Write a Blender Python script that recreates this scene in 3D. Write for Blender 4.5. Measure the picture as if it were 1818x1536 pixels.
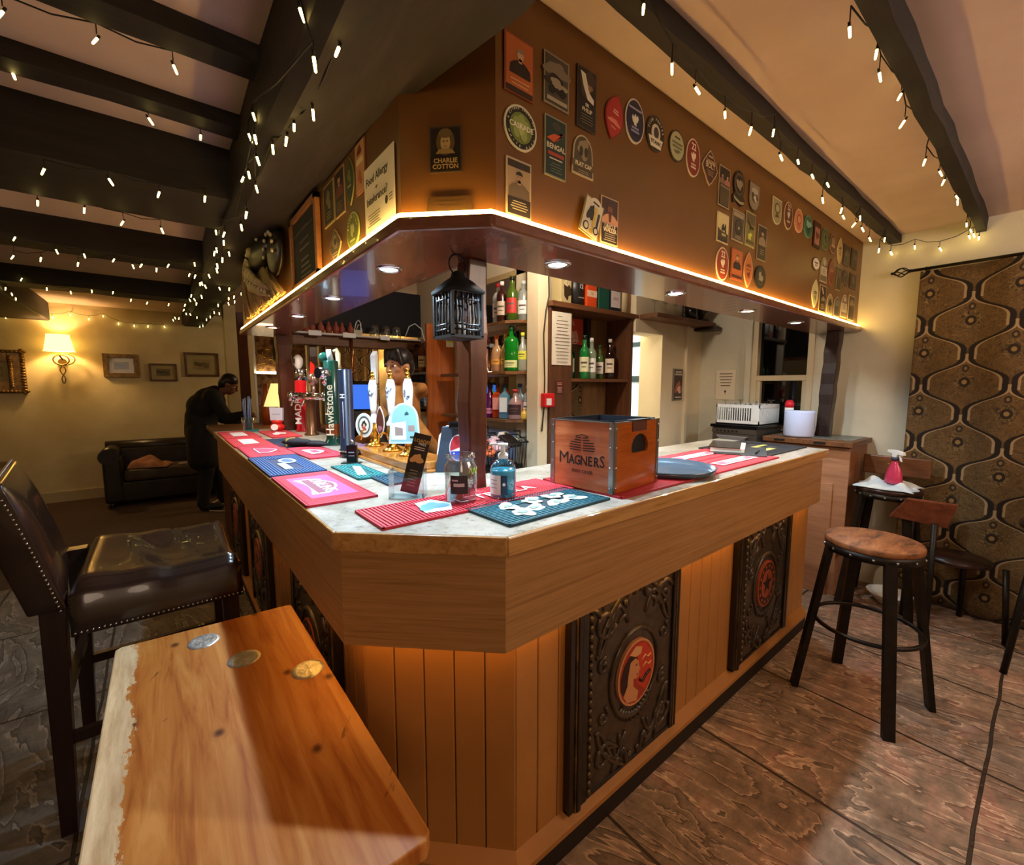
import bpy, bmesh, math, random
from mathutils import Vector, Matrix, noise
S = bpy.context.scene
PI = math.pi
R = math.radians
COL = S.collection
for o in list(bpy.data.objects):
    bpy.data.objects.remove(o)

# ---------------------------------------------------------------- camera, world, light, exposure
cam_data = bpy.data.cameras.new('camera')
cam = bpy.data.objects.new('camera', cam_data)
COL.objects.link(cam)
cam_data.sensor_width = 36.0
cam_data.sensor_fit = 'HORIZONTAL'
cam_data.lens = 772.0 / 1818.0 * 36.0
cam_data.clip_start = 0.02
cam.location = (0, 0, 1.45)
cam.rotation_euler = (R(90) - math.atan(81 / 772.0), 0, R(51.2 - 90))
S.camera = cam

S.view_settings.view_transform = 'Standard'
S.view_settings.look = 'None'
S.view_settings.gamma = 1
S.view_settings.use_curve_mapping = False
S.view_settings.exposure = 0.14

wd = bpy.data.worlds.new('world')
S.world = wd
wd.use_nodes = True
wd.node_tree.nodes['Background'].inputs[0].default_value = (0.30, 0.22, 0.16, 1)
wd.node_tree.nodes['Background'].inputs[1].default_value = 0.10

def lin(c):
    if isinstance(c, str):
        c = c.lstrip('#')
        c = [int(c[i:i + 2], 16) / 255 for i in (0, 2, 4)]
        return tuple((v / 12.92 if v <= .04045 else ((v + .055) / 1.055) ** 2.4) for v in c)
    return tuple(c)

def lamp(name, kind, loc, power, color, size=.05, rot=None, spot=None, blend=.5, sy=None):
    d = bpy.data.lights.new(name, kind)
    d.energy = power
    d.color = color
    if kind == 'AREA':
        d.size = size
        if sy:
            d.shape = 'RECTANGLE'; d.size_y = sy
    else:
        d.shadow_soft_size = size
    if kind == 'SPOT':
        d.spot_size = R(spot); d.spot_blend = blend
    o = bpy.data.objects.new(name, d)
    COL.objects.link(o)
    o.location = loc
    if rot: o.rotation_euler = rot
    return o

WARM = (1.0, 0.66, 0.40)
COOL = (0.62, 0.82, 1.0)
# room lamps out of view, with added fill lamps among them
lamp('fill_lamp_front', 'POINT', (2.3, -1.2, 2.1), 34, (1, .74, .56), .28)  # added soft fill for the bar front and the floor
lamp('fill_lamp_right', 'POINT', (3.0, -1.0, 2.15), 27, (1, .74, .56), .25)  # added soft fill for the right side of the room
lamp('fill_lamp_behind', 'POINT', (-.7, -1.7, 2.0), 38, (1, .74, .54), .42)  # added soft fill behind the camera, evens out bar front and table
lamp('ceiling_lamp_left', 'POINT', (-1.9, 3.6, 2.2), 16, (1, .72, .50), .10)
lamp('bar_fill_lamp', 'POINT', (1.6, 1.72, 2.40), 34, (1, .86, .68), .08)  # added fill inside the bar, placed to reach the wine cabinet
lamp('back_room_lamp', 'POINT', (2.8, 5.9, 2.25), 34, (1, .74, .42), .10)
lamp('corridor_lamp', 'POINT', (4.1, 3.0, 2.3), 150, (.86, .93, 1.0), .12)
DOWN_L = [(.63, 1.45), (.63, 2.07), (.63, 2.71), (.615, 3.33)]
DOWN_R = [(1.035, 1.05), (1.74, 1.05), (2.436, 1.05), (3.105, 1.045)]
for i, (x, y) in enumerate(DOWN_L + DOWN_R):
    p = [42, 36, 30, 24, 40, 32, 28, 25][i]
    lamp('downlight_beam', 'SPOT', (x, y, 1.842), p, COOL if i not in (3, 6) else (1, .85, .62), .016, (0, 0, 0), 150, .6)

# ---------------------------------------------------------------- helpers
class NG:
    """tiny shader-node helper"""
    def __init__(s, nt): s.nt = nt
    def n(s, t, **kw):
        x = s.nt.nodes.new(t)
        for k, v in kw.items(): setattr(x, k, v)
        return x
    def l(s, a, b): s.nt.links.new(a, b)
    def m(s, op, a, b=None, c=None):
        x = s.n('ShaderNodeMath', operation=op)
        for i, v in enumerate((a, b, c)):
            if v is None: continue
            if isinstance(v, (int, float)): x.inputs[i].default_value = v
            else: s.l(v, x.inputs[i])
        return x.outputs[0]
    def rs(s, scale, rot):
        """rotate first, then stretch"""
        a = s.coord((1, 1, 1), rot); mp = s.n('ShaderNodeMapping'); mp.inputs['Scale'].default_value = scale
        s.l(a, mp.inputs[0]); return mp.outputs[0]
    def ramp(s, fac, stops, interp='LINEAR'):
        x = s.n('ShaderNodeValToRGB')
        x.color_ramp.interpolation = interp
        e = x.color_ramp.elements
        while len(e) > 1: e.remove(e[-1])
        for i, (p, c) in enumerate(stops):
            k = e[0] if i == 0 else e.new(p)
            k.position = p
            k.color = tuple(lin(c)) + (1,)
        s.l(fac, x.inputs[0])
        return x.outputs[0]
    def mix(s, fac, a, b, blend='MIX'):
        x = s.n('ShaderNodeMix', data_type='RGBA', blend_type=blend)
        for i, v in ((0, fac), (6, a), (7, b)):
            if isinstance(v, (int, float)): x.inputs[i].default_value = v
            elif isinstance(v, (tuple, str)): x.inputs[i].default_value = tuple(lin(v)) + (1,)
            else: s.l(v, x.inputs[i])
        return x.outputs[2]
    def coord(s, scale=(1, 1, 1), rot=(0, 0, 0), loc=(0, 0, 0), kind='Object'):
        t = s.n('ShaderNodeTexCoord'); mp = s.n('ShaderNodeMapping')
        mp.inputs['Scale'].default_value = scale
        mp.inputs['Rotation'].default_value = rot
        mp.inputs['Location'].default_value = loc
        s.l(t.outputs[kind], mp.inputs[0])
        return mp.outputs[0]
    def noise(s, vec, scale=5, detail=4, rough=.5, dist=0):
        x = s.n('ShaderNodeTexNoise')
        x.inputs['Scale'].default_value = scale; x.inputs['Detail'].default_value = detail
        x.inputs['Roughness'].default_value = rough; x.inputs['Distortion'].default_value = dist
        s.l(vec, x.inputs['Vector'])
        return x.outputs['Fac']
    def bump(s, h, strength=.3, dist=.01, nrm=None):
        x = s.n('ShaderNodeBump')
        x.inputs['Strength'].default_value = strength; x.inputs['Distance'].default_value = dist
        s.l(h, x.inputs['Height'])
        if nrm is not None: s.l(nrm, x.inputs['Normal'])
        return x.outputs[0]

MATS = {}
def mat(name, color='#808080', rough=.5, metal=0, emit=None, estr=0, trans=0, ior=1.45, coat=0, alpha=1, sheen=0):
    if name in MATS: return MATS[name]
    m = bpy.data.materials.new(name); m.use_nodes = True
    b = m.node_tree.nodes['Principled BSDF']
    b.inputs['Base Color'].default_value = tuple(lin(color)) + (1,)
    b.inputs['Roughness'].default_value = rough
    b.inputs['Metallic'].default_value = metal
    b.inputs['IOR'].default_value = ior
    b.inputs['Transmission Weight'].default_value = trans
    b.inputs['Coat Weight'].default_value = coat
    b.inputs['Alpha'].default_value = alpha
    b.inputs['Sheen Weight'].default_value = sheen
    if emit:
        b.inputs['Emission Color'].default_value = tuple(lin(emit)) + (1,)
        b.inputs['Emission Strength'].default_value = estr
    MATS[name] = m
    return m
def base(name, rough=.5, metal=0, coat=0):
    m = mat(name, '#808080', rough, metal, coat=coat)
    g = NG(m.node_tree)
    return m, g, m.node_tree.nodes['Principled BSDF']
def speck(name, c1, c2, scale=12, rough=.6, bump=.1, metal=0, detail=5, coat=0, dist=.004, stops=(.35, .65), vec=(1, 1, 1)):
    """two-tone mottled surface"""
    if name in MATS: return MATS[name]
    m, g, b = base(name, rough, metal, coat)
    v = g.coord(vec)
    n = g.noise(v, scale, detail, .6)
    g.l(g.ramp(n, [(stops[0], c1), (stops[1], c2)]), b.inputs['Base Color'])
    if bump: g.l(g.bump(n, bump, dist), b.inputs['Normal'])
    return m
def wood(name, c1, c2, c3=None, scale=(1, 14, 14), rough=.45, rotz=0, bump=.12, base_scale=3.0, coat=0, dist=.6, contrast=(.32, .5, .72)):
    """grain runs along the axis with the smallest scale"""
    if name in MATS: return MATS[name]
    m, g, b = base(name, rough, 0, coat)
    v = g.rs(scale, (0, 0, rotz))
    n1 = g.noise(v, base_scale, 6, .62, dist)
    v2 = g.rs(tuple(s * 4.0 for s in scale), (0, 0, rotz))
    n2 = g.noise(v2, base_scale, 3, .7)
    f = g.m('ADD', g.m('MULTIPLY', n1, .72), g.m('MULTIPLY', n2, .28))
    g.l(g.ramp(f, [(contrast[0], c2), (contrast[1], c1), (contrast[2], c3 or c1)]), b.inputs['Base Color'])
    g.l(g.bump(f, bump, .003), b.inputs['Normal'])
    return m

class MB:
    """collects shapes into one bmesh; .u(i) sets the material slot of what follows"""
    def __init__(s): s.bm = bmesh.new(); s.i = 0; s.sm = False
    def u(s, i): s.i = i; return s
    def smooth(s, f=True): s.sm = f; return s
    def face(s, vs):
        try:
            f = s.bm.faces.new(vs); f.material_index = s.i; f.smooth = s.sm; return f
        except ValueError: return None
    def mesh(s, verts, faces):
        vs = [s.bm.verts.new(v) for v in verts]
        for f in faces: s.face([vs[k] for k in f])
        return vs
    def box(s, c, d, rot=None, taper=1.0):
        x, y, z = d[0] / 2, d[1] / 2, d[2] / 2
        P = [Vector((sx * x * (taper if sz > 0 else 1), sy * y * (taper if sz > 0 else 1), sz * z)) for sz in (-1, 1) for sy in (-1, 1) for sx in (-1, 1)]
        if rot is not None: P = [rot @ p for p in P]
        c = Vector(c)
        s.mesh([p + c for p in P], [(0, 2, 3, 1), (4, 5, 7, 6), (0, 1, 5, 4), (2, 6, 7, 3), (1, 3, 7, 5), (0, 4, 6, 2)])
        return s
    def bb(s, a, b):
        s.box([(a[i] + b[i]) / 2 for i in range(3)], [abs(b[i] - a[i]) for i in range(3)]); return s
    def cyl(s, p0, p1, r0, r1=None, n=16, cap=True):
        r1 = r0 if r1 is None else r1
        p0, p1 = Vector(p0), Vector(p1); d = (p1 - p0).normalized()
        a = d.orthogonal().normalized(); b = d.cross(a)
        A = [s.bm.verts.new(p0 + (a * math.cos(t) + b * math.sin(t)) * r0) for t in [2 * PI * k / n for k in range(n)]]
        B = [s.bm.verts.new(p1 + (a * math.cos(t) + b * math.sin(t)) * r1) for t in [2 * PI * k / n for k in range(n)]]
        sm = s.sm; s.sm = True
        for k in range(n): s.face([A[k], A[(k + 1) % n], B[(k + 1) % n], B[k]])
        s.sm = False
        if cap:
            if r0 > 1e-5: s.face(A[::-1])
            if r1 > 1e-5: s.face(B)
        s.sm = sm
        return s
    def lathe(s, prof, c=(0, 0, 0), n=24, M=None, cap=True):
        c = Vector(c); rings = []
        for r, z in prof:
            ring = []
            for k in range(n):
                t = 2 * PI * k / n
                p = Vector((r * math.cos(t), r * math.sin(t), z))
                if M is not None: p = M @ p
                ring.append(s.bm.verts.new(p + c))
            rings.append(ring)
        sm = s.sm; s.sm = True
        for a, b in zip(rings, rings[1:]):
            for k in range(n): s.face([a[k], a[(k + 1) % n], b[(k + 1) % n], b[k]])
        s.sm = sm
        if cap:
            if prof[0][0] > 1e-5: s.face(rings[0][::-1])
            if prof[-1][0] > 1e-5: s.face(rings[-1])
        return s
    def ball(s, c, r, n=12, m=8, M=None):
        if isinstance(r, (int, float)): r = (r, r, r)
        c = Vector(c); rings = []
        for j in range(m + 1):
            ph = -PI / 2 + PI * j / m
            ring = []
            for k in range(n):
                t = 2 * PI * k / n
                p = Vector((r[0] * math.cos(ph) * math.cos(t), r[1] * math.cos(ph) * math.sin(t), r[2] * math.sin(ph)))
                if M is not None: p = M @ p
                ring.append(s.bm.verts.new(p + c))
            rings.append(ring)
        sm = s.sm; s.sm = True
        for a, b in zip(rings, rings[1:]):
            for k in range(n): s.face([a[k], a[(k + 1) % n], b[(k + 1) % n], b[k]])
        s.sm = sm
        return s
    def tube(s, pts, r, n=6, closed=False, cap=True):
        P = [Vector(p) for p in pts]
        if len(P) < 2: return s
        rs = r if isinstance(r, (list, tuple)) else [r] * len(P)
        rings = []; prev = None
        for i, p in enumerate(P):
            if closed: d = (P[(i + 1) % len(P)] - P[i - 1])
            else: d = P[min(i + 1, len(P) - 1)] - P[max(i - 1, 0)]
            if d.length < 1e-9: d = Vector((0, 0, 1))
            d.normalize()
            if prev is None: a = d.orthogonal().normalized()
            else:
                a = prev - d * prev.dot(d)
                a = d.orthogonal().normalized() if a.length < 1e-6 else a.normalized()
            prev = a; b = d.cross(a)
            rings.append([s.bm.verts.new(p + (a * math.cos(t) + b * math.sin(t)) * rs[i]) for t in [2 * PI * k / n for k in range(n)]])
        sm = s.sm; s.sm = True
        prs = list(zip(rings, rings[1:])) + ([(rings[-1], rings[0])] if closed else [])
        for A, B in prs:
            for k in range(n): s.face([A[k], A[(k + 1) % n], B[(k + 1) % n], B[k]])
        s.sm = sm
        if cap and not closed:
            s.face(rings[0][::-1]); s.face(rings[-1])
        return s
    def prism(s, poly, z0, z1, M=None):
        """poly: list of (x, y), extruded from z0 to z1, then transformed by M"""
        M = M or Matrix()
        A = [s.bm.verts.new(M @ Vector((x, y, z0))) for x, y in poly]
        B = [s.bm.verts.new(M @ Vector((x, y, z1))) for x, y in poly]
        n = len(poly)
        s.face(A[::-1]); s.face(B)
        for k in range(n): s.face([A[k], A[(k + 1) % n], B[(k + 1) % n], B[k]])
        return s
    def text(s, body, size, M, ext=.0004, align='CENTER', bold=0):
        me = text_mesh(body, size, ext, align, bold)
        off = len(s.bm.verts)
        vs = [s.bm.verts.new(M @ v.co) for v in me.vertices]
        for p in me.polygons: s.face([vs[k] for k in p.vertices])
        return s

_TX = {}
def text_mesh(body, size, ext, align, bold):
    key = (body, size, ext, align, bold)
    if key in _TX: return _TX[key]
    c = bpy.data.curves.new('lettering', 'FONT')
    c.body = body; c.size = size; c.extrude = ext; c.align_x = align; c.align_y = 'CENTER'; c.offset = bold; c.resolution_u = 2
    o = bpy.data.objects.new('lettering', c)
    COL.objects.link(o)
    dg = bpy.context.evaluated_depsgraph_get()
    me = bpy.data.meshes.new_from_object(o.evaluated_get(dg))
    bpy.data.objects.remove(o)
    _TX[key] = me
    return me

def obj(name, mb, mats, parent=None, label=None, bevel=0, sub=0, loc=None, kind=None, autos=False):
    me = bpy.data.meshes.new(name)
    bm = mb.bm
    bmesh.ops.recalc_face_normals(bm, faces=bm.faces)
    bm.to_mesh(me); bm.free()
    if not isinstance(mats, (list, tuple)): mats = [mats]
    for m in mats: me.materials.append(m)
    o = bpy.data.objects.new(name, me)
    COL.objects.link(o)
    if parent: o.parent = parent
    if loc is not None: o.location = loc
    if label: o['label'] = label
    if kind: o['kind'] = kind
    if bevel:
        b = o.modifiers.new('bevel', 'BEVEL'); b.width = bevel; b.segments = 2; b.limit_method = 'ANGLE'; b.angle_limit = R(40)
    if sub:
        b = o.modifiers.new('sub', 'SUBSURF'); b.levels = sub; b.render_levels = sub
    return o
def thing(name, label, cat, loc=(0, 0, 0), rz=0, group=None, rot=None):
    o = bpy.data.objects.new(name, None); COL.objects.link(o)
    o.empty_display_size = .05
    o.location = loc; o.rotation_euler = rot or (0, 0, rz)
    o['label'] = label; o['category'] = cat
    if group: o['group'] = group
    return o
def tag(o, label, cat, group=None):
    o['label'] = label; o['category'] = cat
    if group: o['group'] = group
    return o
def struct(name, mb, m, **k):
    return obj(name, mb, m, kind='structure', **k)
def rot2(a): return Matrix.Rotation(a, 4, 'Z')
def circ(rx, ry, n=28, cx=0, cy=0, a0=0): return [(cx + rx * math.cos(2 * PI * k / n + a0), cy + ry * math.sin(2 * PI * k / n + a0)) for k in range(n)]
# ---------------------------------------------------------------- materials
cream_wall = speck('cream_plaster', '#c9b98c', '#d6c89c', 3.0, .85, .15, detail=8, dist=.004)
wall_r_m = speck('pale_plaster', '#cdc7ae', '#d8d3bc', 2.5, .85, .15, detail=8, dist=.004)
bar_wall_m = speck('warm_plaster', '#dccba6', '#e6d8b6', 2.5, .85, .12, detail=8, dist=.004)
ceil_m = speck('ceiling_paint', '#c4aca0', '#d0b9ac', 2.0, .9, .12, detail=8, dist=.004)
beam_m = wood('black_beam_wood', '#1c1513', '#120e0d', '#2a211d', (1, 9, 9), .7, bump=.5)
beam_y = wood('black_beam_wood_y', '#241b19', '#18120f', '#33282a', (6, 1, 6), .75, bump=.6)
white_m = mat('white_gloss', '#e9e4d6', .4)
brown_paint = speck('brown_board_paint', '#664019', '#724a1f', 2.2, .38, .06, detail=6)
soffit_m = wood('soffit_wood', '#7a4c38', '#6a3f30', '#8a5a44', (2, 2, 8), .22, bump=.05, coat=.3)
clad_m = speck('orange_brown_paint', '#a06c34', '#b0783c', 3.0, .42, .05, detail=6)
kick_m = mat('dark_kickboard', '#1b130d', .6)
vene = dict(c1='#a47846', c2='#8a6034', c3='#b68a58')
fascia_x = wood('oak_veneer', scale=(.6, 30, 30), rough=.5, bump=.1, **vene)
fascia_y = wood('oak_veneer_y', scale=(30, .6, 30), rough=.5, bump=.1, **vene)
fascia_d = wood('oak_veneer_d', scale=(.6, 30, 30), rotz=R(45), rough=.5, bump=.1, **vene)
edge_m = wood('oak_edge', '#b98a4f', '#94652f', '#cda064', (1.2, 20, 20), .3, coat=.4)
post_m = wood('dark_post_wood', '#4a2413', '#35180c', '#5f301a', (9, 9, .9), .3, bump=.15, coat=.3)
oldwood = wood('old_brown_wood', '#6b4426', '#4d2f19', '#835634', (1, 10, 10), .5, bump=.2)
oldwood_y = wood('old_brown_wood_y', '#7a5430', '#5b3c20', '#94683e', (10, 1, 10), .5, bump=.2)
oldwood_z = wood('old_brown_wood_z', '#5c3820', '#3f2514', '#724829', (10, 10, 1), .45, bump=.2)
orangewood = wood('orange_oak', '#a85418', '#8c4210', '#c0672a', (12, 12, 1), .35, bump=.15)
def countertop():
    m, g, b = base('stone_laminate', .28, 0, .2)
    n1 = g.noise(g.coord(), 5, 8, .65, .8)
    n2 = g.noise(g.coord(), 40, 5, .7)
    c = g.ramp(n1, [(.35, '#968e7c'), (.5, '#b4ad9e'), (.66, '#c9c4b8')])
    c2 = g.ramp(n2, [(.36, '#6e6250'), (.46, '#ffffff')])
    g.l(g.mix(.55, c, c2, 'MULTIPLY'), b.inputs['Base Color'])
    return m
top_m = countertop()
def flagstone(name, cols, joint, off=(0, 0), warp=1.0, size=(.95, .62)):
    m, g, b = base(name, .48)
    v = g.coord((1, 1, 1), loc=(off[0], off[1], 0))
    br = g.n('ShaderNodeTexBrick'); br.offset = 0.0; br.offset_frequency = 2; br.squash = 1
    br.inputs['Scale'].default_value = 1.0; br.inputs['Mortar Size'].default_value = .006
    br.inputs['Mortar Smooth'].default_value = .25; br.inputs['Bias'].default_value = 0
    br.inputs['Brick Width'].default_value = size[1]; br.inputs['Row Height'].default_value = size[0]
    br.inputs['Color1'].default_value = (.2, .2, .2, 1); br.inputs['Color2'].default_value = (.8, .8, .8, 1); br.inputs['Mortar'].default_value = (0, 0, 0, 1)
    w = g.n('ShaderNodeTexNoise'); w.inputs['Scale'].default_value = 3.0; g.l(v, w.inputs['Vector'])
    vm = g.n('ShaderNodeVectorMath', operation='MULTIPLY_ADD'); g.l(w.outputs['Color'], vm.inputs[0]); vm.inputs[1].default_value = (.02, .02, 0); g.l(v, vm.inputs[2])
    g.l(vm.outputs[0], br.inputs['Vector'])
    # riven layers: contour lines of a stretched noise, shifted per slab
    sh = g.n('ShaderNodeVectorMath', operation='MULTIPLY_ADD'); g.l(br.outputs['Color'], sh.inputs[0]); sh.inputs[1].default_value = (3.1, 5.7, 0)
    g.l(g.rs((3.4, .9, 1), (0, 0, R(-14))), sh.inputs[2])
    h = g.noise(sh.outputs[0], 1.5 * warp, 5, .55, .5)
    lay = g.m('MULTIPLY', h, 12.0)
    fr = g.m('FRACT', lay)
    edge = g.ramp(fr, [(0, '#d8d8d8'), (.06, '#2c2c2c'), (.25, '#707070'), (.85, '#909090'), (1, '#d8d8d8')])
    fine = g.noise(g.coord((1, 1.5, 1)), 22, 8, .7)
    c = g.ramp(g.noise(g.coord((1, 2, 1)), 2.6, 7, .65, .6), [(.32, cols[0]), (.5, cols[1]), (.68, cols[2])])
    c = g.mix(.75, c, edge, 'OVERLAY')
    c = g.mix(.5, c, g.ramp(fine, [(.3, '#606060'), (.7, '#d0d0d0')]), 'OVERLAY')
    c = g.mix(.25, c, g.mix(1.0, br.outputs['Color'], (0.5, 0.5, 0.5), 'MIX'), 'SOFT_LIGHT')
    mort = g.ramp(br.outputs['Fac'], [(.1, '#000000'), (.7, '#ffffff')])
    g.l(g.mix(mort, c, joint), b.inputs['Base Color'])
    hh = g.m('ADD', g.m('ADD', g.m('MULTIPLY', g.m('FLOOR', lay), .06), g.m('MULTIPLY', g.m('SMOOTH_MIN', fr, .25, .1), .2)), g.m('MULTIPLY', fine, .10))
    hh = g.m('SUBTRACT', hh, g.m('MULTIPLY', br.outputs['Fac'], .5))
    g.l(g.bump(hh, 1.0, .05), b.inputs['Normal'])
    return m
floor_r = flagstone('riven_flagstone', ('#a08268', '#bb9e82', '#d2b798'), '#3a2d20', off=(.14, -.06))
floor_l = flagstone('grey_flagstone', ('#6c675f', '#807b73', '#959085'), '#2b2620', off=(.3, .1), warp=.8)
floor_far = speck('brown_carpet', '#3b2a1a', '#4a3522', 30, .9, .2)

def curtain_mat(name, yscale=1.0):
    m, g, b = base(name, .85)
    uv = g.n('ShaderNodeTexCoord')
    sx = g.n('ShaderNodeSeparateXYZ'); g.l(uv.outputs['UV'], sx.inputs[0])
    U, V = sx.outputs[0], sx.outputs[1]          # metres along the cloth, metres up
    W, Hh = .40, .38
    cz = g.m('COSINE', g.m('MULTIPLY', V, 2 * PI / Hh))
    cz3 = g.m('COSINE', g.m('MULTIPLY', V, 6 * PI / Hh))
    half = g.m('ADD', .1, g.m('MULTIPLY', g.m('SUBTRACT', cz, g.m('MULTIPLY', cz3, .13)), .093))
    fold = g.m('PINGPONG', U, W / 2)
    d = g.m('SUBTRACT', fold, half)
    inside = g.m('LESS_THAN', d, 0)
    # centre of the medallion this point belongs to
    cu = g.m('SUBTRACT', g.m('MULTIPLY', fold, inside), g.m('MULTIPLY', g.m('SUBTRACT', W / 2, fold), g.m('SUBTRACT', inside, 1)))
    vv = g.m('ADD', V, g.m('MULTIPLY', g.m('SUBTRACT', 1, inside), Hh / 2))
    cvs = g.m('SUBTRACT', g.m('MODULO', g.m('ADD', vv, Hh * 50.5), Hh), Hh / 2)
    def dist(oy, kx=1.0, ky=1.0):
        a = g.m('POWER', g.m('MULTIPLY', cu, kx), 2); bq = g.m('POWER', g.m('MULTIPLY', g.m('ADD', cvs, oy), ky), 2)
        return g.m('SQRT', g.m('ADD', a, bq))
    r1 = dist(-.015, 1.0, .85)
    nz = g.noise(uv.outputs['UV'], 42, 6, .75, 1.6)
    nz2 = g.noise(uv.outputs['UV'], 9, 4, .6, 1.0)
    ad = g.m('ABSOLUTE', d)
    swirl = g.m('SINE', g.m('MULTIPLY', g.m('ADD', g.m('MULTIPLY', nz, 1.2), r1), 60))
    basec = g.ramp(g.m('ADD', g.m('MULTIPLY', swirl, .18), nz), [(.30, '#3c2c16'), (.5, '#5e4826'), (.72, '#84693f')])
    outc = g.ramp(g.m('ADD', g.m('MULTIPLY', swirl, .15), nz2), [(.3, '#3e3323'), (.7, '#66553a')])
    c = basec
    c = g.mix(g.m('MULTIPLY', g.m('MULTIPLY', g.m('LESS_THAN', r1, .048), g.m('GREATER_THAN', r1, .026)), .8), c, g.ramp(nz, [(.42, '#2e2210'), (.62, '#8a7248')]))
    c = g.mix(g.m('LESS_THAN', r1, .026), c, '#2b2013')
    c = g.mix(g.m('LESS_THAN', r1, .012), c, '#8d7344')
    r2 = dist(-.10, 1.1, .8)
    c = g.mix(g.m('LESS_THAN', r2, .018), c, '#34281a')
    c = g.mix(g.m('LESS_THAN', r2, .008), c, '#7c6845')
    c = g.mix(g.ramp(ad, [(.013, '#ffffff'), (.017, '#000000')]), c, '#1c140d')
    c = g.mix(g.m('MULTIPLY', g.ramp(g.m('ABSOLUTE', g.m('SUBTRACT', ad, .018)), [(.0045, '#ffffff'), (.0065, '#000000')]), g.m('GREATER_THAN', cvs, -.035)), c, '#a08a66')
    c = g.mix(g.m('MULTIPLY', g.m('SUBTRACT', 1, inside), 0), c, outc)
    g.l(c, b.inputs['Base Color'])
    g.l(g.bump(nz, .15, .002), b.inputs['Normal'])
    return m
curtain_m = curtain_mat('ogee_damask')

leather_m = speck('dark_leather', '#1d110d', '#2a1912', 9, .24, .15, detail=6, coat=.4)
darkwood = wood('very_dark_wood', '#26120c', '#190b07', '#331a10', (10, 10, 1), .35, coat=.2)
iron_m = speck('black_iron', '#1c1814', '#2a231d', 20, .45, .1, metal=.6)
seatwood = wood('rustic_seat_wood', '#84502a', '#2e1a0d', '#a8703e', (2.2, 7, 7), .62, rotz=R(35), bump=.25)
def pine():
    m, g, b = base('varnished_pine', .5, 0, 0); b.inputs['Specular IOR Level'].default_value = .28
    v = g.coord((16, 1.3, 1))
    n1 = g.noise(v, 2.2, 6, .6, .6)
    st = g.coord((1, 1, 1)); sp = g.n('ShaderNodeSeparateXYZ'); g.l(st, sp.inputs[0])
    plank = g.m('FLOOR', g.m('MULTIPLY', sp.outputs[0], 9.5))
    wn = g.n('ShaderNodeTexWhiteNoise', noise_dimensions='1D'); g.l(plank, wn.inputs['W'])
    f = g.m('ADD', n1, g.m('MULTIPLY', wn.outputs['Value'], .16))
    c = g.ramp(f, [(.34, '#9a521c'), (.50, '#b56e2c'), (.70, '#c98844')])
    # knots
    vo = g.n('ShaderNodeTexVoronoi', voronoi_dimensions='2D'); vo.inputs['Randomness'].default_value = 1; vo.inputs['Scale'].default_value = 3.4; g.l(g.coord((1.3, 1, 1), loc=(.3, .1, 0)), vo.inputs['Vector'])
    kn = g.ramp(vo.outputs['Distance'], [(.02, '#ffffff'), (.06, '#707070'), (.075, '#101010'), (.085, '#606060'), (.10, '#000000')])
    c = g.mix(kn, c, '#5b2c12')
    # worn bare wood along the outer edge and scuffs
    w = g.noise(g.coord((3.2, 1.3, 1)), 5, 8, .75)
    edge = g.m('SUBTRACT', -.165, sp.outputs[0])
    wear = g.ramp(g.m('ADD', g.m('MULTIPLY', edge, 14), g.m('MULTIPLY', g.m('SUBTRACT', w, .5), 1.7)), [(.48, '#000000'), (.52, '#ffffff')])
    mk = g.ramp(g.noise(g.rs((9, 2.2, 1), (0, 0, R(38))), 2.6, 5, .6, .4), [(.66, '#000000'), (.70, '#ffffff')])
    c = g.mix(g.m('MULTIPLY', mk, .75), c, '#6a3414')
    sc = g.ramp(g.noise(g.coord((1.4, 1, 1)), 6.5, 9, .8), [(.665, '#000000'), (.69, '#ffffff')])
    c = g.mix(g.m('MAXIMUM', wear, g.m('MULTIPLY', sc, .6)), c, g.ramp(g.noise(g.coord((12, 1.5, 1)), 3, 6, .7), [(.35, '#b8966a'), (.65, '#dcc096')]))
    g.l(c, b.inputs['Base Color'])
    rr = g.m('ADD', .42, g.m('MULTIPLY', wear, .35)); g.l(rr, b.inputs['Roughness'])
    g.l(g.bump(f, .08, .002), b.inputs['Normal'])
    return m
pine_m = pine()
chrome = mat('chrome', '#d8dadc', .12, 1)
brass = mat('brass', '#d9a441', .2, 1)
copper = mat('copper', '#b87048', .28, 1)
steel = mat('brushed_steel', '#9c9a96', .32, 1)
black = mat('matt_black', '#0c0c0d', .5)
blackg = mat('gloss_black', '#0b0b0e', .18)
darkgrey = mat('dark_grey', '#2c2b2c', .5)
white = mat('white', '#efefec', .5)
paper = mat('paper', '#e9e3cf', .8)
def thin_glass(name, tint, k=.14):
    m = bpy.data.materials.new(name); m.use_nodes = True; nt = m.node_tree; g = NG(nt)
    nt.nodes.remove(nt.nodes['Principled BSDF']); out = nt.nodes['Material Output']
    tr = g.n('ShaderNodeBsdfTransparent'); tr.inputs[0].default_value = tuple(lin(tint)) + (1,)
    gl = g.n('ShaderNodeBsdfGlossy'); gl.inputs['Roughness'].default_value = .04
    lw = g.n('ShaderNodeLayerWeight'); lw.inputs['Blend'].default_value = .35
    f = g.m('ADD', g.m('MULTIPLY', lw.outputs['Facing'], .55 if k > .05 else .08), k * .5)
    mx = g.n('ShaderNodeMixShader'); g.l(f, mx.inputs[0]); g.l(tr.outputs[0], mx.inputs[1]); g.l(gl.outputs[0], mx.inputs[2]); g.l(mx.outputs[0], out.inputs[0])
    return m
glass = thin_glass('clear_glass', '#f2f6f4')
frame_glass = thin_glass('picture_glass', '#f4f4ee', .02)
acrylic = thin_glass('clear_acrylic', '#f4f8fa', .10)
mirror = mat('mirror_glass', '#cfd3cf', .03, 1)
led_m = mat('led_strip', '#ffffff', .5, emit='#ffcf70', estr=34)
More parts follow.
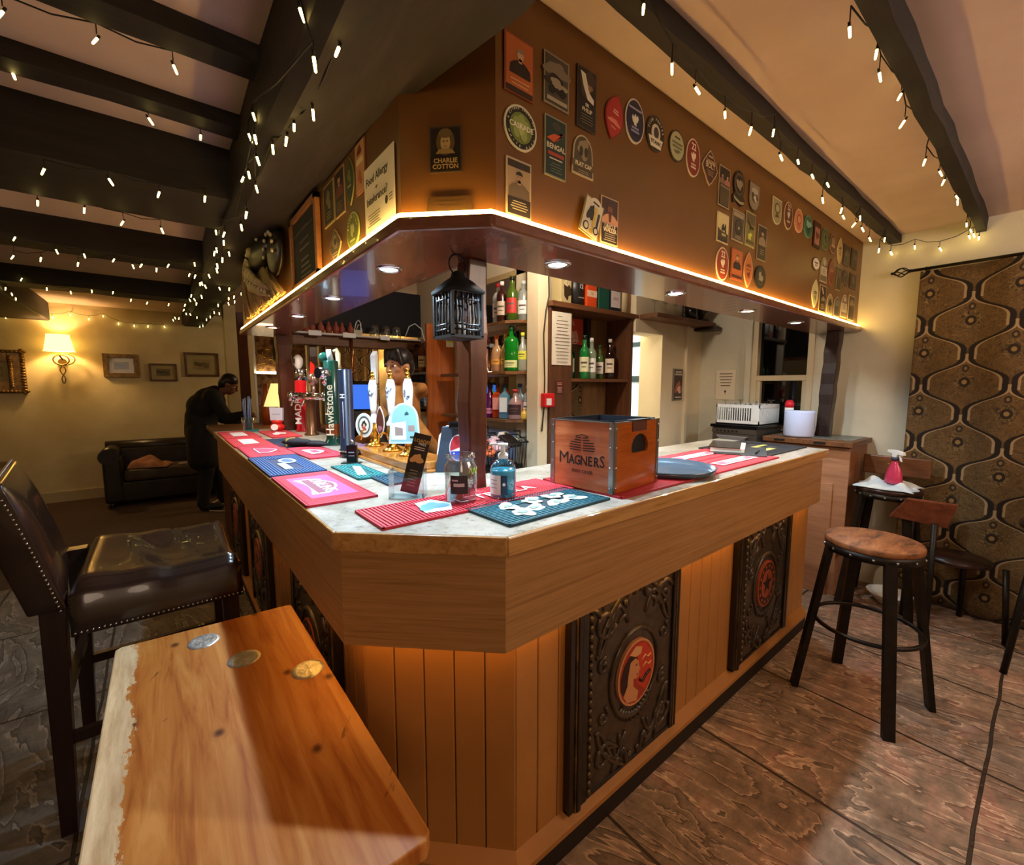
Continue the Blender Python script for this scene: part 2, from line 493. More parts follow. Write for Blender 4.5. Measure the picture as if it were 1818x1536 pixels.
led_u = mat('led_strip_under', '#ffffff', .5, emit='#ffb850', estr=16)
led_s = mat('shelf_strip_light', '#ffffff', .5, emit='#ffeec0', estr=9)
lens_c = mat('downlight_lens_cool', '#ffffff', .5, emit='#c8f4ff', estr=18)
lens_w = mat('downlight_lens_warm', '#ffffff', .5, emit='#ffe6b0', estr=18)
bulb_m = mat('fairy_bulb', '#ffffff', .4, emit='#ffdf7a', estr=16)
wire_m = mat('black_wire', '#15100d', .6)
CM = {}
def cm(hexs, rough=.45):
    k = (hexs, rough)
    if k not in CM: CM[k] = mat('print_' + hexs.strip('#') + ('' if rough == .45 else '_%d' % int(rough * 100)), hexs, rough)
    return CM[k]
# ---------------------------------------------------------------- the room
def wobj(name, mb, mats, parent, **k):
    o = obj(name, mb, mats, parent, **k)
    o.location = -Vector(parent.location)
    return o
CZ = 2.48
m = MB()
m.u(0).mesh([(.5, -3.5, 0), (5.4, -3.5, 0), (5.4, 8.0, 0), (.5, 8.0, 0)], [(0, 1, 2, 3)])
m.u(1).mesh([(-3.2, -3.5, 0), (.5, -3.5, 0), (.5, 4.6, 0), (-3.2, 4.6, 0)], [(0, 1, 2, 3)])
m.u(2).mesh([(-3.2, 4.6, 0), (.5, 4.6, 0), (.5, 8.0, 0), (-3.2, 8.0, 0)], [(0, 1, 2, 3)])
struct('floor', m, [floor_r, floor_l, floor_far])
struct('ceiling', MB().bb((-3.3, -3.6, CZ), (5.5, 8.1, CZ + .1)), ceil_m)
struct('wall_far', MB().bb((-3.3, 7.8, 0), (5.5, 7.95, CZ)), cream_wall)
struct('wall_left', MB().bb((-3.35, -3.6, 0), (-3.2, 7.8, CZ)), cream_wall)
struct('wall_front', MB().bb((-3.2, -3.65, 0), (5.5, -3.5, CZ)), cream_wall)
WY0, WY1, WZ0, WZ1 = 1.20, 1.66, 1.12, 2.08
m = MB().bb((4.0, -3.5, 0), (4.25, WY0, CZ)).bb((4.0, WY1, 0), (4.25, 2.25, CZ)).bb((4.0, WY0, 0), (4.25, WY1, WZ0)).bb((4.0, WY0, WZ1), (4.25, WY1, CZ))
m.bb((3.955, 1.655, 0), (4.0, 1.70, 2.3))
struct('wall_right', m, wall_r_m)
m = MB().bb((3.34, 2.12, 0), (4.0, 2.28, CZ)).bb((2.96, 2.12, 1.885), (3.34, 2.28, CZ)).bb((2.05, 2.40, 0), (2.99, 2.5, CZ)).bb((2.96, 2.28, 0), (3.0, 4.2, CZ))
m.bb((3.34, 2.28, 0), (3.42, 2.34, CZ)).bb((3.70, 2.095, 0), (3.735, 2.12, 2.0))
struct('wall_back', m, bar_wall_m)
struct('wall_bar_side', MB().bb((2.08, 2.28, 0), (2.2, 4.12, CZ)).bb((1.965, 2.17, 0), (2.055, 2.28, CZ)), bar_wall_m)
struct('wall_corridor', MB().bb((3.0, 4.2, 0), (5.3, 4.3, CZ)).bb((5.2, 2.28, 0), (5.3, 4.2, CZ)).bb((4.0, 2.2, 0), (5.3, 2.28, CZ)), mat('corridor_white', '#dfe3e2', .7))
struct('wall_partition', MB().bb((.675, 6.62, 0), (.805, 6.80, CZ)), cream_wall)
struct('baseboard_far', MB().bb((-3.2, 7.775, 0), (5.0, 7.8, .13)), mat('cream_skirting', '#b5a67e', .5))
struct('baseboard_right', MB().bb((3.98, -.9, 0), (4.0, .62, .12)), mat('cream_skirting', '#b5a67e', .5))
# window with sashes
wf = MB()
for y0, y1 in ((WY0, WY0 + .045), (WY1 - .045, WY1)): wf.bb((3.985, y0, WZ0), (4.06, y1, WZ1))
wf.bb((3.985, WY0, WZ1 - .05), (4.06, WY1, WZ1)).bb((3.965, WY0 - .03, WZ0 - .03), (4.08, WY1 + .03, WZ0 + .01)).bb((3.99, WY0 + .04, 1.50), (4.05, WY1 - .04, 1.545))
wf.bb((4.0, WY0 + .04, 1.13), (4.04, WY0 + .075, 1.5)).bb((4.0, WY1 - .075, 1.13), (4.04, WY1 - .04, 1.5))
win = struct('window_1', wf, mat('window_cream', '#d9c9a4', .45), bevel=.004)
obj('window_pane', MB().bb((4.045, WY0 + .04, WZ0), (4.052, WY1 - .04, WZ1 - .04)), mat('night_glass', '#050506', .04, coat=.5), win)

# corridor door frame with glazing
dr = struct('door_1', MB().bb((5.12, 3.28, 0), (5.2, 3.34, 2.05)).bb((5.12, 4.0, 0), (5.2, 4.06, 2.05)).bb((5.12, 3.28, 2.0), (5.2, 4.06, 2.06)).bb((5.12, 3.3, 1.52), (5.19, 4.03, 1.6)), mat('dark_green_frame', '#10211c', .4))
obj('door_panel', MB().bb((5.15, 3.33, 0), (5.18, 4.0, 2.0)), speck('grey_glazing', '#8d999a', '#b9c3c2', 4, .3, 0), dr)

# beams
n = 0
def trim(mb, mt, **k):
    global n
    n += 1
    return struct('trim_%d' % n, mb, mt, **k)
# big beam running past the bar, slightly rising towards the far wall
m = MB()
ya, yb = -3.5, 7.8
def zb(y): return 2.2 + max(0, y - 1.0) * .0155
xa, xb = .30, .545
prof = []
N = 24
rnd = random.Random(3)
V = []
for k in range(N + 1):
    y = ya + (yb - ya) * k / N
    wob = (rnd.random() - .5) * .012
    xr = .62 if y < 1.08 else .545
    for (x, z) in ((xa + wob, CZ), (xa - .004 + wob, zb(y) + .03), (xa + .03 + wob, zb(y)), (xr, zb(y) + wob * .3), (xr, CZ)):
        V.append((x, y, z))
F = []
for k in range(N):
    for j in range(4):
        a = k * 5 + j
        F.append((a, a + 1, a + 6, a + 5))
F.append((0, 1, 2, 3, 4)); F.append(tuple(N * 5 + i for i in range(5)))
m.mesh(V, F)
trim(m, beam_y)
def joist(y0, y1, z, x0=-3.2, x1=.31, seed=1):
    m = MB(); rr = random.Random(seed); K = 18; V = []
    for k in range(K + 1):
        x = x0 + (x1 - x0) * k / K
        w = [(rr.random() - .5) * .010 for _ in range(4)]
        V += [(x, y0 + w[0], CZ), (x, y0 + w[1], z + w[2]), (x, y1 + w[3], z + w[2]), (x, y1 + w[0], CZ)]
    F = []
    for k in range(K):
        for j in range(3):
            a = k * 4 + j; F.append((a, a + 1, a + 5, a + 4))
    m.mesh(V, F + [(0, 1, 2, 3), tuple(K * 4 + i for i in (3, 2, 1, 0))])
    return trim(m, beam_m)
joist(1.60, 1.70, 2.425, seed=1)
joist(2.03, 2.125, 2.425, seed=2)
joist(2.35, 2.83, 2.27, seed=3)
joist(3.88, 4.10, 2.31, seed=4)
joist(5.58, 5.86, 2.335, seed=5)
joist(.55, .65, 2.425, seed=6)
joist(-.5, -.4, 2.425, seed=7)
joist(.742, .800, 2.428, x0=.62, x1=4.0, seed=8)
joist(.338, .386, 2.40, x0=.62, x1=4.0, seed=9)
joist(-.75, -.69, 2.40, x0=.62, x1=4.0, seed=10)
trim(MB().bb((-1.42, 4.2, 2.255), (-1.0, 7.8, CZ)), beam_y, bevel=.02)
# dark timber above the gallery shelf
trim(MB().bb((.84, 4.05, 1.95), (2.08, 4.13, 2.36)), mat('charcoal_board', '#17151a', .7))

# ---------------------------------------------------------------- bar counter
bar = thing('bar_counter', 'wooden pub bar counter with stone-effect top, angled corner and carved front panels', 'bar counter', (.45, .95, 0))
OUT = [(.305, 4.12), (.305, 1.07), (.61, .775), (2.915, .775)]
INN = [(2.95, 1.42), (.95, 1.42), (.95, 4.12)]
def poly_off(pts, d):
    """offset of the open outer line (left leg, chamfer, right leg) inwards by d"""
    t = math.tan(R(22.5)) * d
    return [(pts[0][0] + d, pts[0][1]), (pts[1][0] + d, pts[1][1] + t), (pts[2][0] + t, pts[2][1] + d), (pts[3][0], pts[3][1] + d)]
wobj('worktop', MB().prism(poly_off(OUT, .004) + INN, 1.062, 1.10), top_m, bar)
def strip(pts, d0, d1, z0, z1):
    a, b = poly_off(pts, d0), poly_off(pts, d1)
    m = MB()
    for k in range(3): m.prism([a[k], a[k + 1], b[k + 1], b[k]], z0, z1)
    return m
e = strip(OUT, -.004, .012, 1.052, 1.0995)
e.bb((2.915, .775, 1.052), (2.93, 1.42, 1.0995))
wobj('worktop_edge', e, edge_m, bar, bevel=.004)
FO = poly_off(OUT, .016)
FI = poly_off(OUT, .036)
wobj('fascia', MB().prism([FO[0], FO[1], FI[1], FI[0]], .80, 1.055), fascia_y, bar)
wobj('fascia', MB().prism([FO[1], FO[2], FI[2], FI[1]], .80, 1.055), fascia_d, bar)
wobj('fascia', MB().prism([FO[2], (2.885, FO[3][1]), (2.885, FI[3][1]), FI[2]], .80, 1.055).bb((2.865, .81, .80), (2.885, 1.40, 1.055)), fascia_x, bar)
CL = [(.40, 4.05), (.40, 1.165), (.705, .86), (2.95, .86)]
m = MB()
m.u(1).prism(poly_off(CL, .012) + [(2.95, 1.30), (.86, 1.30), (.86, 4.05)], .10, 1.05)
m.u(0)
def boards(m, p, q, w=.0835):
    p, q = Vector(p), Vector(q); L = (q - p).length; d = (q - p) / L; nn = Vector((-d.y, d.x))
    k = max(1, round(L / w)); s = L / k
    for i in range(k):
        a = p + d * (i * s + .0015); b = p + d * ((i + 1) * s - .0015)
        m.prism([tuple(a + nn * .0025), tuple(a + d * .003), tuple(b - d * .003), tuple(b + nn * .0025), tuple(b + nn * .012), tuple(a + nn * .012)], .10, 1.04)
boards(m, CL[0], CL[1]); boards(m, CL[1], CL[2]); boards(m, CL[2], CL[3])
m.bb((2.94, .87, .10), (2.953, 1.30, 1.04))
wobj('cladding', m, [clad_m, mat('groove_brown', '#4a2610', .6)], bar)
PL = poly_off(CL, -.03); PI_ = poly_off(CL, .0)
m = MB()
for k in range(3):
    a, b, c, d = PL[k], PL[k + 1], PI_[k + 1], PI_[k]
    vs = [(a[0], a[1], .075), (b[0], b[1], .075), (c[0], c[1], .075), (d[0], d[1], .075), (a[0], a[1], .092), (b[0], b[1], .092), (c[0], c[1], .13), (d[0], d[1], .13)]
    m.mesh(vs, [(0, 1, 2, 3), (4, 7, 6, 5), (0, 4, 5, 1), (2, 6, 7, 3), (1, 5, 6, 2), (0, 3, 7, 4)])
wobj('plinth_ledge', m, clad_m, bar)
wobj('kickboard', MB().prism(poly_off(CL, -.024) + [(2.95, 1.30), (.86, 1.30), (.86, 4.05)], 0.0, .076), kick_m, bar)
m = MB()
U = poly_off(OUT, .045); U2 = poly_off(OUT, .055)
for k in range(3):
    m.prism([U[k], U[k + 1], U2[k + 1], U2[k]], .806, .812)
wobj('under_led_strip', m, led_u, bar, label='glowing amber LED strip under the overhang')
relief_m = speck('dark_carved_relief', '#2c2118', '#493a2a', 26, .30, .35, detail=6, coat=.2)
frame_dark = mat('carved_frame_dark', '#1a110b', .35, coat=.3)
gold_line = speck('worn_gilt_line', '#7a5a2c', '#3a2815', 18, .4, .1, metal=.3)
bead_m = mat('bronze_beads', '#5c4a30', .3, .6)
def spiral(cx, cy, r, turns, a0, z, hand=1, n=26):
    return [(cx + r * (1 - k / n * .85) * math.cos(a0 + hand * turns * 2 * PI * k / n), cy + r * (1 - k / n * .85) * math.sin(a0 + hand * turns * 2 * PI * k / n), z) for k in range(n + 1)]
def carved_panel(origin, ux, w, medal, mirror=False):
    """ux: direction along the face, local y is up, local z points out of the face"""
    ux = Vector(ux); uz = ux.cross(Vector((0, 0, 1)))
    M = Matrix((tuple(ux) + (0,), (0, 0, 1, 0), tuple(uz) + (0,), (0, 0, 0, 1))).transposed()
    M = Matrix.Translation(Vector(origin)) @ M
    h = .672
    def tf(mb):
        bmesh.ops.transform(mb.bm, matrix=M, verts=mb.bm.verts[:]); return mb
    S1 = -1 if mirror else 1
    def X(v): return v if not mirror else w - v
    m = MB()
    m.prism([(.11, 0), (w - .04, 0), (w - .04, h), (.11, h)] if not mirror else [(.04, 0), (w - .11, 0), (w - .11, h), (.04, h)], 0, .016)
    rr = random.Random(int(w * 1000 + origin[0] * 50 + origin[1] * 31))
    cx, cy = X(.335), .335
    Z = .017
    # ring, fan and scrolls
    m.smooth()
    m.tube([(cx + .135 * math.cos(t), cy + .155 * math.sin(t), Z) for t in [2 * PI * k / 36 for k in range(36)]], .010, closed=True)
    for k in range(11):
        a = R(-150 + 12 * k)
        m.tube([(cx + .075 * math.cos(a), cy - .07 + .07 * math.sin(a), Z), (cx + .115 * math.cos(a), cy - .07 + .105 * math.sin(a), Z)], .0085)
    for sx in (-1, 1):
        for sy in (-1, 1):
            m.tube(spiral(cx + sx * .165, cy + sy * .235, .055, 1.3, R(20 * sx), Z, sx * sy), .0095)
            m.tube(spiral(cx + sx * .17, cy + sy * .09, .03, 1.2, R(70), Z, -sx * sy), .0085)
            m.tube([(cx + sx * (.05 + .16 * t), cy + sy * (.20 + .07 * math.sin(t * 5)), Z) for t in [k / 14 for k in range(15)]], .0085)
            m.tube([(cx + sx * (.20 - .14 * t * t), cy + sy * (.13 + .19 * t), Z) for t in [k / 10 for k in range(11)]], .0085)
            m.tube([(cx + sx * (.02 + .05 * t), cy + sy * (.29 + .03 * math.sin(t * 6)), Z) for t in [k / 10 for k in range(11)]], .011)
            for j in range(4):
                a = rr.random() * 6
                px, py = cx + sx * (.06 + .15 * rr.random()), cy + sy * (.17 + .14 * rr.random())
                m.tube([(px + .03 * (t - .5) * math.cos(a) * 2, py + .03 * (t - .5) * math.sin(a) * 2 + .012 * math.sin(t * 3.1), Z) for t in [k / 6 for k in range(7)]], [.003, .007, .009, .010, .009, .007, .003])
    pn = wobj('carved_panel', tf(m), relief_m, bar, label='dark carved relief panel with gilt frame and round emblem')
    m = MB()
    def rail(x0, x1, z1): m.bb((min(X(x0), X(x1)), 0, 0), (max(X(x0), X(x1)), h, z1))
    rail(0, .022, .026); rail(.03, .048, .034); rail(.056, .085, .024); rail(w - .04, w - .024, .026); rail(w - .014, w, .028)
    m.bb((0, 0, 0), (w, .014, .022))
    k = wobj('panel_frame', tf(m), frame_dark, bar, bevel=.003); k.parent = pn; k.location = (0, 0, 0)
    for ra in ((.024, .029, .030), (.050, .055, .026), (w - .022, w - .016, .027)):
        m = MB(); rail(*ra)
        k = wobj('gilt_line', tf(m), gold_line, bar); k.parent = pn; k.location = (0, 0, 0)
    m = MB()
    for j in range(22):
        m.ball((X(.098), .018 + j * .031, .018), (.010, .0135, .010), 8, 6)
    k = wobj('beading', tf(m), bead_m, bar); k.parent = pn; k.location = (0, 0, 0)
    m = MB()
    for j in range(12):
        x = .125 + j * (w - .175) / 12 + .01
        m.tube([(X(x - .012), h - .022, .018), (X(x), h - .006, .018), (X(x + .012), h - .022, .018), (X(x + .02), h - .006, .018)], .0035, 5)
    m.bb((min(X(.11), X(w - .04)), h - .032, .014), (max(X(.11), X(w - .04)), h - .027, .020))
    k = wobj('top_border', tf(m), mat('gilt_border', '#b49a58', .35, .5), bar); k.parent = pn; k.location = (0, 0, 0)
    # medallion
    if medal:
        m = MB()
        rx, ry = (.105, .118)
        m.u(0).prism(circ(rx, ry, 36, cx, cy), .016, .026)
        if medal == 'lady':
            m.u(1).prism(circ(rx * .93, ry * .93, 36, cx, cy), .026, .0265)
            m.u(2).prism([(cx - .02, cy + .10), (cx + .04, cy + .095), (cx + .088, cy + .04), (cx + .092, cy - .03), (cx + .05, cy - .085), (cx + .0, cy - .04), (cx - .0, cy + .05)], .0265, .0268)
            m.u(3).prism([(cx - .092, cy + .01), (cx - .075, cy + .05), (cx - .045, cy + .075), (cx - .01, cy + .068), (cx + .002, cy + .045), (cx - .025, cy + .02), (cx - .05, cy - .03), (cx - .072, cy - .06), (cx - .09, cy - .035)], .0265, .0272)
            m.u(4).prism([(cx - .045, cy + .078), (cx - .01, cy + .098), (cx + .025, cy + .085), (cx + .02, cy + .062), (cx - .01, cy + .06)], .0265, .0274)
            m.u(0).prism([(cx - .04, cy + .05), (cx - .012, cy + .056), (cx + .006, cy + .04), (cx + .010, cy + .018), (cx + .018, cy + .008), (cx + .010, cy + .002), (cx + .010, cy - .012), (cx - .004, cy - .022), (cx - .022, cy - .016), (cx - .02, cy - .045), (cx + .01, cy - .075), (cx + .0, cy - .105), (cx - .055, cy - .09), (cx - .075, cy - .06), (cx - .055, cy - .03), (cx - .05, cy + .01)], .0265, .0276)
            m.u(3).prism([(cx - .014, cy + .030), (cx + .002, cy + .033), (cx - .004, cy + .026)], .0276, .0279).prism([(cx - .008, cy - .006), (cx + .008, cy - .004), (cx + .0, cy - .010)], .0276, .0279)
            m.u(3).tube([(cx + .012, cy - .03, .0272), (cx + .03, cy - .045, .0272), (cx + .05, cy - .03, .0272), (cx + .075, cy - .02, .0272)], .006)
            m.u(4).tube([(cx + .025, cy + .035, .027), (cx + .045, cy + .048, .027), (cx + .06, cy + .034, .027), (cx + .078, cy + .04, .027)], .0028)
            m.u(4).tube([(cx + .03, cy + .008, .027), (cx + .05, cy + .018, .027), (cx + .065, cy + .004, .027), (cx + .082, cy + .01, .027)], .0028)
            ms = [cm('#c98a5a'), cm('#a03420'), cm('#c23a22'), cm('#2e120c'), cm('#d9a06a')]
        else:
            m.u(1).prism(circ(rx * .92, ry * .92, 36, cx, cy), .026, .0265)
            m.u(0).prism(circ(rx * .62, ry * .62, 30, cx, cy), .0265, .027)
            star = []
            for j in range(10):
                a = PI / 2 + j * PI / 5; q = .055 if j % 2 == 0 else .022
                star.append((cx + q * math.cos(a), cy + q * math.sin(a)))
            m.u(3).prism(star, .027, .0278)
            for j in range(14):
                a = 2 * PI * j / 14
                m.u(0).prism(circ(.008, .009, 8, cx + .082 * math.cos(a), cy + .092 * math.sin(a)), .0265, .0272)
            ms = [cm('#b5532e'), cm('#3a1a10'), cm('#c23a22'), cm('#170d08'), cm('#d9a06a')]
        k = wobj('medallion', tf(m), ms, bar, label='round red and cream picture medallion' if medal == 'lady' else 'round orange medallion with a dark star')
        k.parent = pn; k.location = (0, 0, 0)
carved_panel((.893, .859, .128), (1, 0, 0), .60, 'lady')
carved_panel((1.985, .859, .128), (1, 0, 0), .63, 'star')
for y in (1.95, 3.08, 4.05):
    carved_panel((.399, y, .128), (0, -1, 0), .60, 'star', mirror=True)

# counter that carries on past the end of the bar, lower timber top
sc = thing('side_counter', 'plain brown timber counter carrying on past the far left end of the bar', 'counter', (.7, 4.6, 0))
wobj('worktop', MB().bb((.32, 4.13, 1.04), (1.25, 5.15, 1.08)), oldwood, sc, bevel=.004)
wobj('cabinet_body', MB().bb((.42, 4.15, 0), (1.2, 5.1, 1.04)), oldwood_z, sc)

# ---------------------------------------------------------------- canopy over the bar
can = thing('bar_canopy', 'brown painted bulkhead canopy hanging over the bar, glowing strip along its ledge', 'bar canopy', (.6, 1.1, 1.85))
wobj('front_board', MB().prism([(.53, 3.95), (.53, 1.13), (.55, 1.138), (.55, 3.95)], 1.88, CZ), brown_paint, can)
wobj('front_board', MB().prism([(.53, 1.13), (.71, .95), (.718, .97), (.55, 1.138)], 1.88, CZ), brown_paint, can)
wobj('front_board', MB().prism([(.71, .95), (4.0, .95), (4.0, .97), (.718, .97)], 1.88, CZ), brown_paint, can)
so = [(.50, 3.97), (.50, 1.09), (.675, .915), (3.995, .915), (3.995, 1.19), (.80, 1.19), (.80, 3.97)]
wobj('soffit', MB().prism(so, 1.848, 1.884), soffit_m, can, bevel=.008)
wobj('inner_board', MB().bb((.78, 1.17, 1.884), (.795, 3.95, CZ)).bb((.795, 1.17, 1.884), (3.99, 1.185, CZ)).bb((.53, 3.95, 1.884), (.795, 3.965, CZ)), beam_m, can)
SO = [(.512, 3.93), (.512, 1.102), (.683, .931), (3.98, .931)]
m = MB()
for k in range(3):
    a, b = Vector(SO[k]), Vector(SO[k + 1]); d = (b - a).normalized()
    m.smooth().cyl((a.x, a.y, 1.891), (b.x, b.y, 1.891), .0065, n=8)
wobj('led_strip', m, led_m, can, label='bright yellow-white LED strip on the ledge')
dl = None
for i, (x, y) in enumerate(DOWN_L + DOWN_R):
    warm = i in (3, 6)
    side = 'left' if i < 4 else 'right'
    order = ['nearest', 'second', 'third', 'farthest'][i % 4]
    t = thing('downlight', '%s downlight in the %s arm of the canopy underside%s' % (order, side, ', warm white' if warm else ', cool white'), 'downlight', (x, y, 1.848), group='recessed downlights under the canopy')
    obj('bezel', MB().lathe([(.030, -.001), (.034, -.006), (.043, -.004), (.045, .0)], n=28, cap=False), chrome, t)
    obj('lens', MB().lathe([(.0, -.002), (.030, -.002)], n=24, cap=False), lens_w if warm else lens_c, t)

# posts
def post(p0, p1, w, seed, label, name='timber_post', m_=None, d=None):
    d = d or w
    rr = random.Random(seed); p0, p1 = Vector(p0), Vector(p1); K = 10; V = []
    for k in range(K + 1):
        c = p0.lerp(p1, k / K) - p0; j = [(rr.random() - .5) * w * .09 for _ in range(4)]
        V += [(c.x - w / 2 + j[0], c.y - d / 2 + j[1], c.z), (c.x + w / 2 + j[2], c.y - d / 2 + j[1], c.z), (c.x + w / 2 + j[2], c.y + d / 2 + j[3], c.z), (c.x - w / 2 + j[0], c.y + d / 2 + j[3], c.z)]
    F = [(3, 2, 1, 0), tuple(K * 4 + i for i in range(4))]
    for k in range(K):
        for j in range(4):
            a = k * 4 + j; b = k * 4 + (j + 1) % 4
            F.append((a, b, b + 4, a + 4))
    m = MB(); m.mesh(V, F)
    o = obj(name, m, m_ or post_m, bevel=.006); o.location = p0
    return tag(o, label, 'post')
post((.825, 1.245, 1.10), (.80, 1.20, 1.849), .072, 5, 'knobbly dark timber post standing on the counter at the near corner of the bar')
post((.80, 3.90, 1.10), (.765, 3.82, 1.849), .10, 6, 'wide reddish timber post at the far left end of the bar top')
post((1.03, 4.01, 1.09), (1.03, 4.01, 1.86), .07, 7, 'slim black timber post under the gallery shelf at the back of the bar')
post((.87, 6.70, 0), (.87, 6.70, 2.4), .12, 8, 'black timber door post beside the cream partition end')
post((3.80, 1.05, 1.0905), (3.82, 1.03, 1.849), .085, 9, 'wavy black timber post standing on the cabinet beside the window', m_=wood('blackened_post', '#2c1a14', '#1e110d', '#3a241c', (9, 9, .9), .4))
# ---------------------------------------------------------------- pump clips, signs on the canopy
def shape(kind, w, h):
    if kind == 'rect': return [(-w / 2, -h / 2), (w / 2, -h / 2), (w / 2, h / 2), (-w / 2, h / 2)]
    if kind == 'oval': return circ(w / 2, h / 2, 32)
    if kind == 'leaf':
        P = []
        for k in range(15): t = k / 14; P.append((w / 2 * math.sin(PI * t) ** .8, -h / 2 + h * t))
        for k in range(1, 14): t = 1 - k / 14; P.append((-w / 2 * math.sin(PI * t) ** .8, -h / 2 + h * t))
        return P
    if kind == 'arch':
        return [(-w / 2, -h / 2), (w / 2, -h / 2)] + [(w * .44 * math.cos(PI * k / 14), h / 2 - w * .5 + w * .5 * math.sin(PI * k / 14)) for k in range(15)]
    if kind == 'shield':
        return [(-w / 2, h / 2), (-w / 2, -h * .1)] + [(-w / 2 * math.cos(PI * k / 12), -h * .1 - h * .4 * math.sin(PI * k / 12)) for k in range(1, 12)] + [(w / 2, -h * .1), (w / 2, h / 2)][::1]
    if kind == 'plaque':
        P = []
        for k in range(48):
            t = 2 * PI * k / 48
            q = 1 + .10 * math.cos(4 * t) + (.10 if k in (0, 24, 12, 36) else 0)
            P.append((w / 2 * .92 * q * math.cos(t), h / 2 * .88 * q * math.sin(t)))
        return P
    if kind == 'banner':
        c = circ(w * .46, h * .40, 30, 0, h * .10)
        return [p for p in c if not (p[1] < -h * .22)][:] and ([(w * .5, -h * .28), (w * .46, -h * .42), (w * .2, -h * .5), (-w * .2, -h * .42), (-w * .44, -h * .5), (-w * .5, -h * .3)][::-1] + [p for p in circ(w * .46, h * .40, 30, 0, h * .10, -PI / 2) if p[1] > -h * .2])
FR = {'R': ((1, 0, 0), (0, -1, 0)), 'L': ((0, -1, 0), (-1, 0, 0)), 'C': ((.70711, -.70711, 0), (-.70711, -.70711, 0))}
def frame(plane, x, y, z, tilt=0, off=.001):
    u, nn = Vector(FR[plane][0]), Vector(FR[plane][1])
    M = Matrix((tuple(u) + (0,), (0, 0, 1, 0), tuple(nn) + (0,), (0, 0, 0, 1))).transposed()
    return Matrix.Translation(Vector((x, y, z)) + nn * off) @ M @ Matrix.Rotation(tilt, 4, 'Z')
def art(els, w, h, z, seed=0):
    """printed artwork: list of flat elements, coordinates in units of w and h"""
    m = MB(); cols = []; rr = random.Random(seed)
    def C_(c):
        if c not in cols: cols.append(c)
        m.u(cols.index(c))
    for e in els:
        z += .00025
        k = e[0]
        if k == 't':
            _, s, x, y, sz, c = e[:6]; C_(c)
            sx = e[6] if len(e) > 6 else 1
            m.text(s, sz * w, Matrix.Translation((x * w, y * h, z)) @ Matrix.Diagonal((sx, 1, 1, 1)), .0002, bold=.0004 if sz * w > .012 else 0)
        elif k == 'arc':   # lettering set round an oval
            _, s, rx, ry, a0, a1, sz, c = e; C_(c)
            for i, ch in enumerate(s):
                a = R(a0 + (a1 - a0) * (i / max(1, len(s) - 1)))
                up = -PI / 2 if a0 > a1 else PI / 2
                if ch != ' ': m.text(ch, sz * w, Matrix.Translation((rx * w * math.cos(a), ry * h * math.sin(a), z)) @ Matrix.Rotation(a + up, 4, 'Z'), .0002)
        elif k == 'e':
            _, x, y, rx, ry, c = e; C_(c); m.prism(circ(rx * w, ry * h, 24, x * w, y * h), z - .0002, z)
        elif k == 'r':
            _, x, y, a, b, c = e; C_(c); m.prism([((x - a / 2) * w, (y - b / 2) * h), ((x + a / 2) * w, (y - b / 2) * h), ((x + a / 2) * w, (y + b / 2) * h), ((x - a / 2) * w, (y + b / 2) * h)], z - .0002, z)
        elif k == 'p':
            _, pts, c = e; C_(c); m.prism([(x * w, y * h) for x, y in pts], z - .0002, z)
        elif k == 'lines':
            _, x, y, a, nl, dy, c = e; C_(c)
            for i in range(nl):
                q = a * (.7 + .3 * rr.random())
                yy = y - i * dy
                m.prism([((x - q / 2) * w, (yy - dy * .16) * h), ((x + q / 2) * w, (yy - dy * .16) * h), ((x + q / 2) * w, (yy + dy * .16) * h), ((x - q / 2) * w, (yy + dy * .16) * h)], z - .0002, z)
        elif k == 'man':
            _, x, y, s, skin, hair, coat = e
            C_(coat); m.prism([(p[0] * s * w + x * w, p[1] * s * w + y * h) for p in [(-.5, -.55), (.5, -.55), (.47, -.25), (.3, -.12), (.12, -.05), (-.12, -.05), (-.3, -.12), (-.47, -.25)]], z - .0002, z)
            C_(skin); z += .0002; m.prism([(p[0] + x * w, p[1] + y * h) for p in circ(.15 * s * w, .20 * s * w, 20, 0, .13 * s * w)], z - .0002, z); m.prism([(x * w + p[0] * s * w, y * h + p[1] * s * w) for p in [(-.08, -.12), (.08, -.12), (.07, .02), (-.07, .02)]], z - .0002, z)
            C_(hair); z += .0002
            m.prism([(x * w + s * w * .17 * math.cos(PI * i / 12), y * h + s * w * (.19 + .16 * math.sin(PI * i / 12))) for i in range(13)] + [(x * w - s * w * .12, y * h + s * w * .21), (x * w + s * w * .12, y * h + s * w * .21)], z - .0002, z)
            for sx in (-1, 1): m.prism(circ(.025 * s * w, .016 * s * w, 8, x * w + sx * .06 * s * w, y * h + .15 * s * w), z - .0002, z)
            m.prism(circ(.05 * s * w, .012 * s * w, 8, x * w, y * h + .04 * s * w), z - .0002, z)
        elif k == 'blob':
            _, x, y, rx, ry, sd, c = e; C_(c); r2 = random.Random(sd)
            ph = [r2.random() * 6 for _ in range(4)]
            m.prism([((x + rx * (1 + .22 * math.sin(2 * t + ph[0]) + .2 * math.sin(3 * t + ph[1]) + .12 * math.sin(5 * t + ph[2])) * math.cos(t)) * w, (y + ry * (1 + .22 * math.sin(2 * t + ph[0]) + .2 * math.sin(3 * t + ph[1]) + .12 * math.sin(5 * t + ph[2])) * math.sin(t)) * h) for t in [2 * PI * i / 30 for i in range(30)]], z - .0002, z)
    return m, [cm(c) for c in cols]
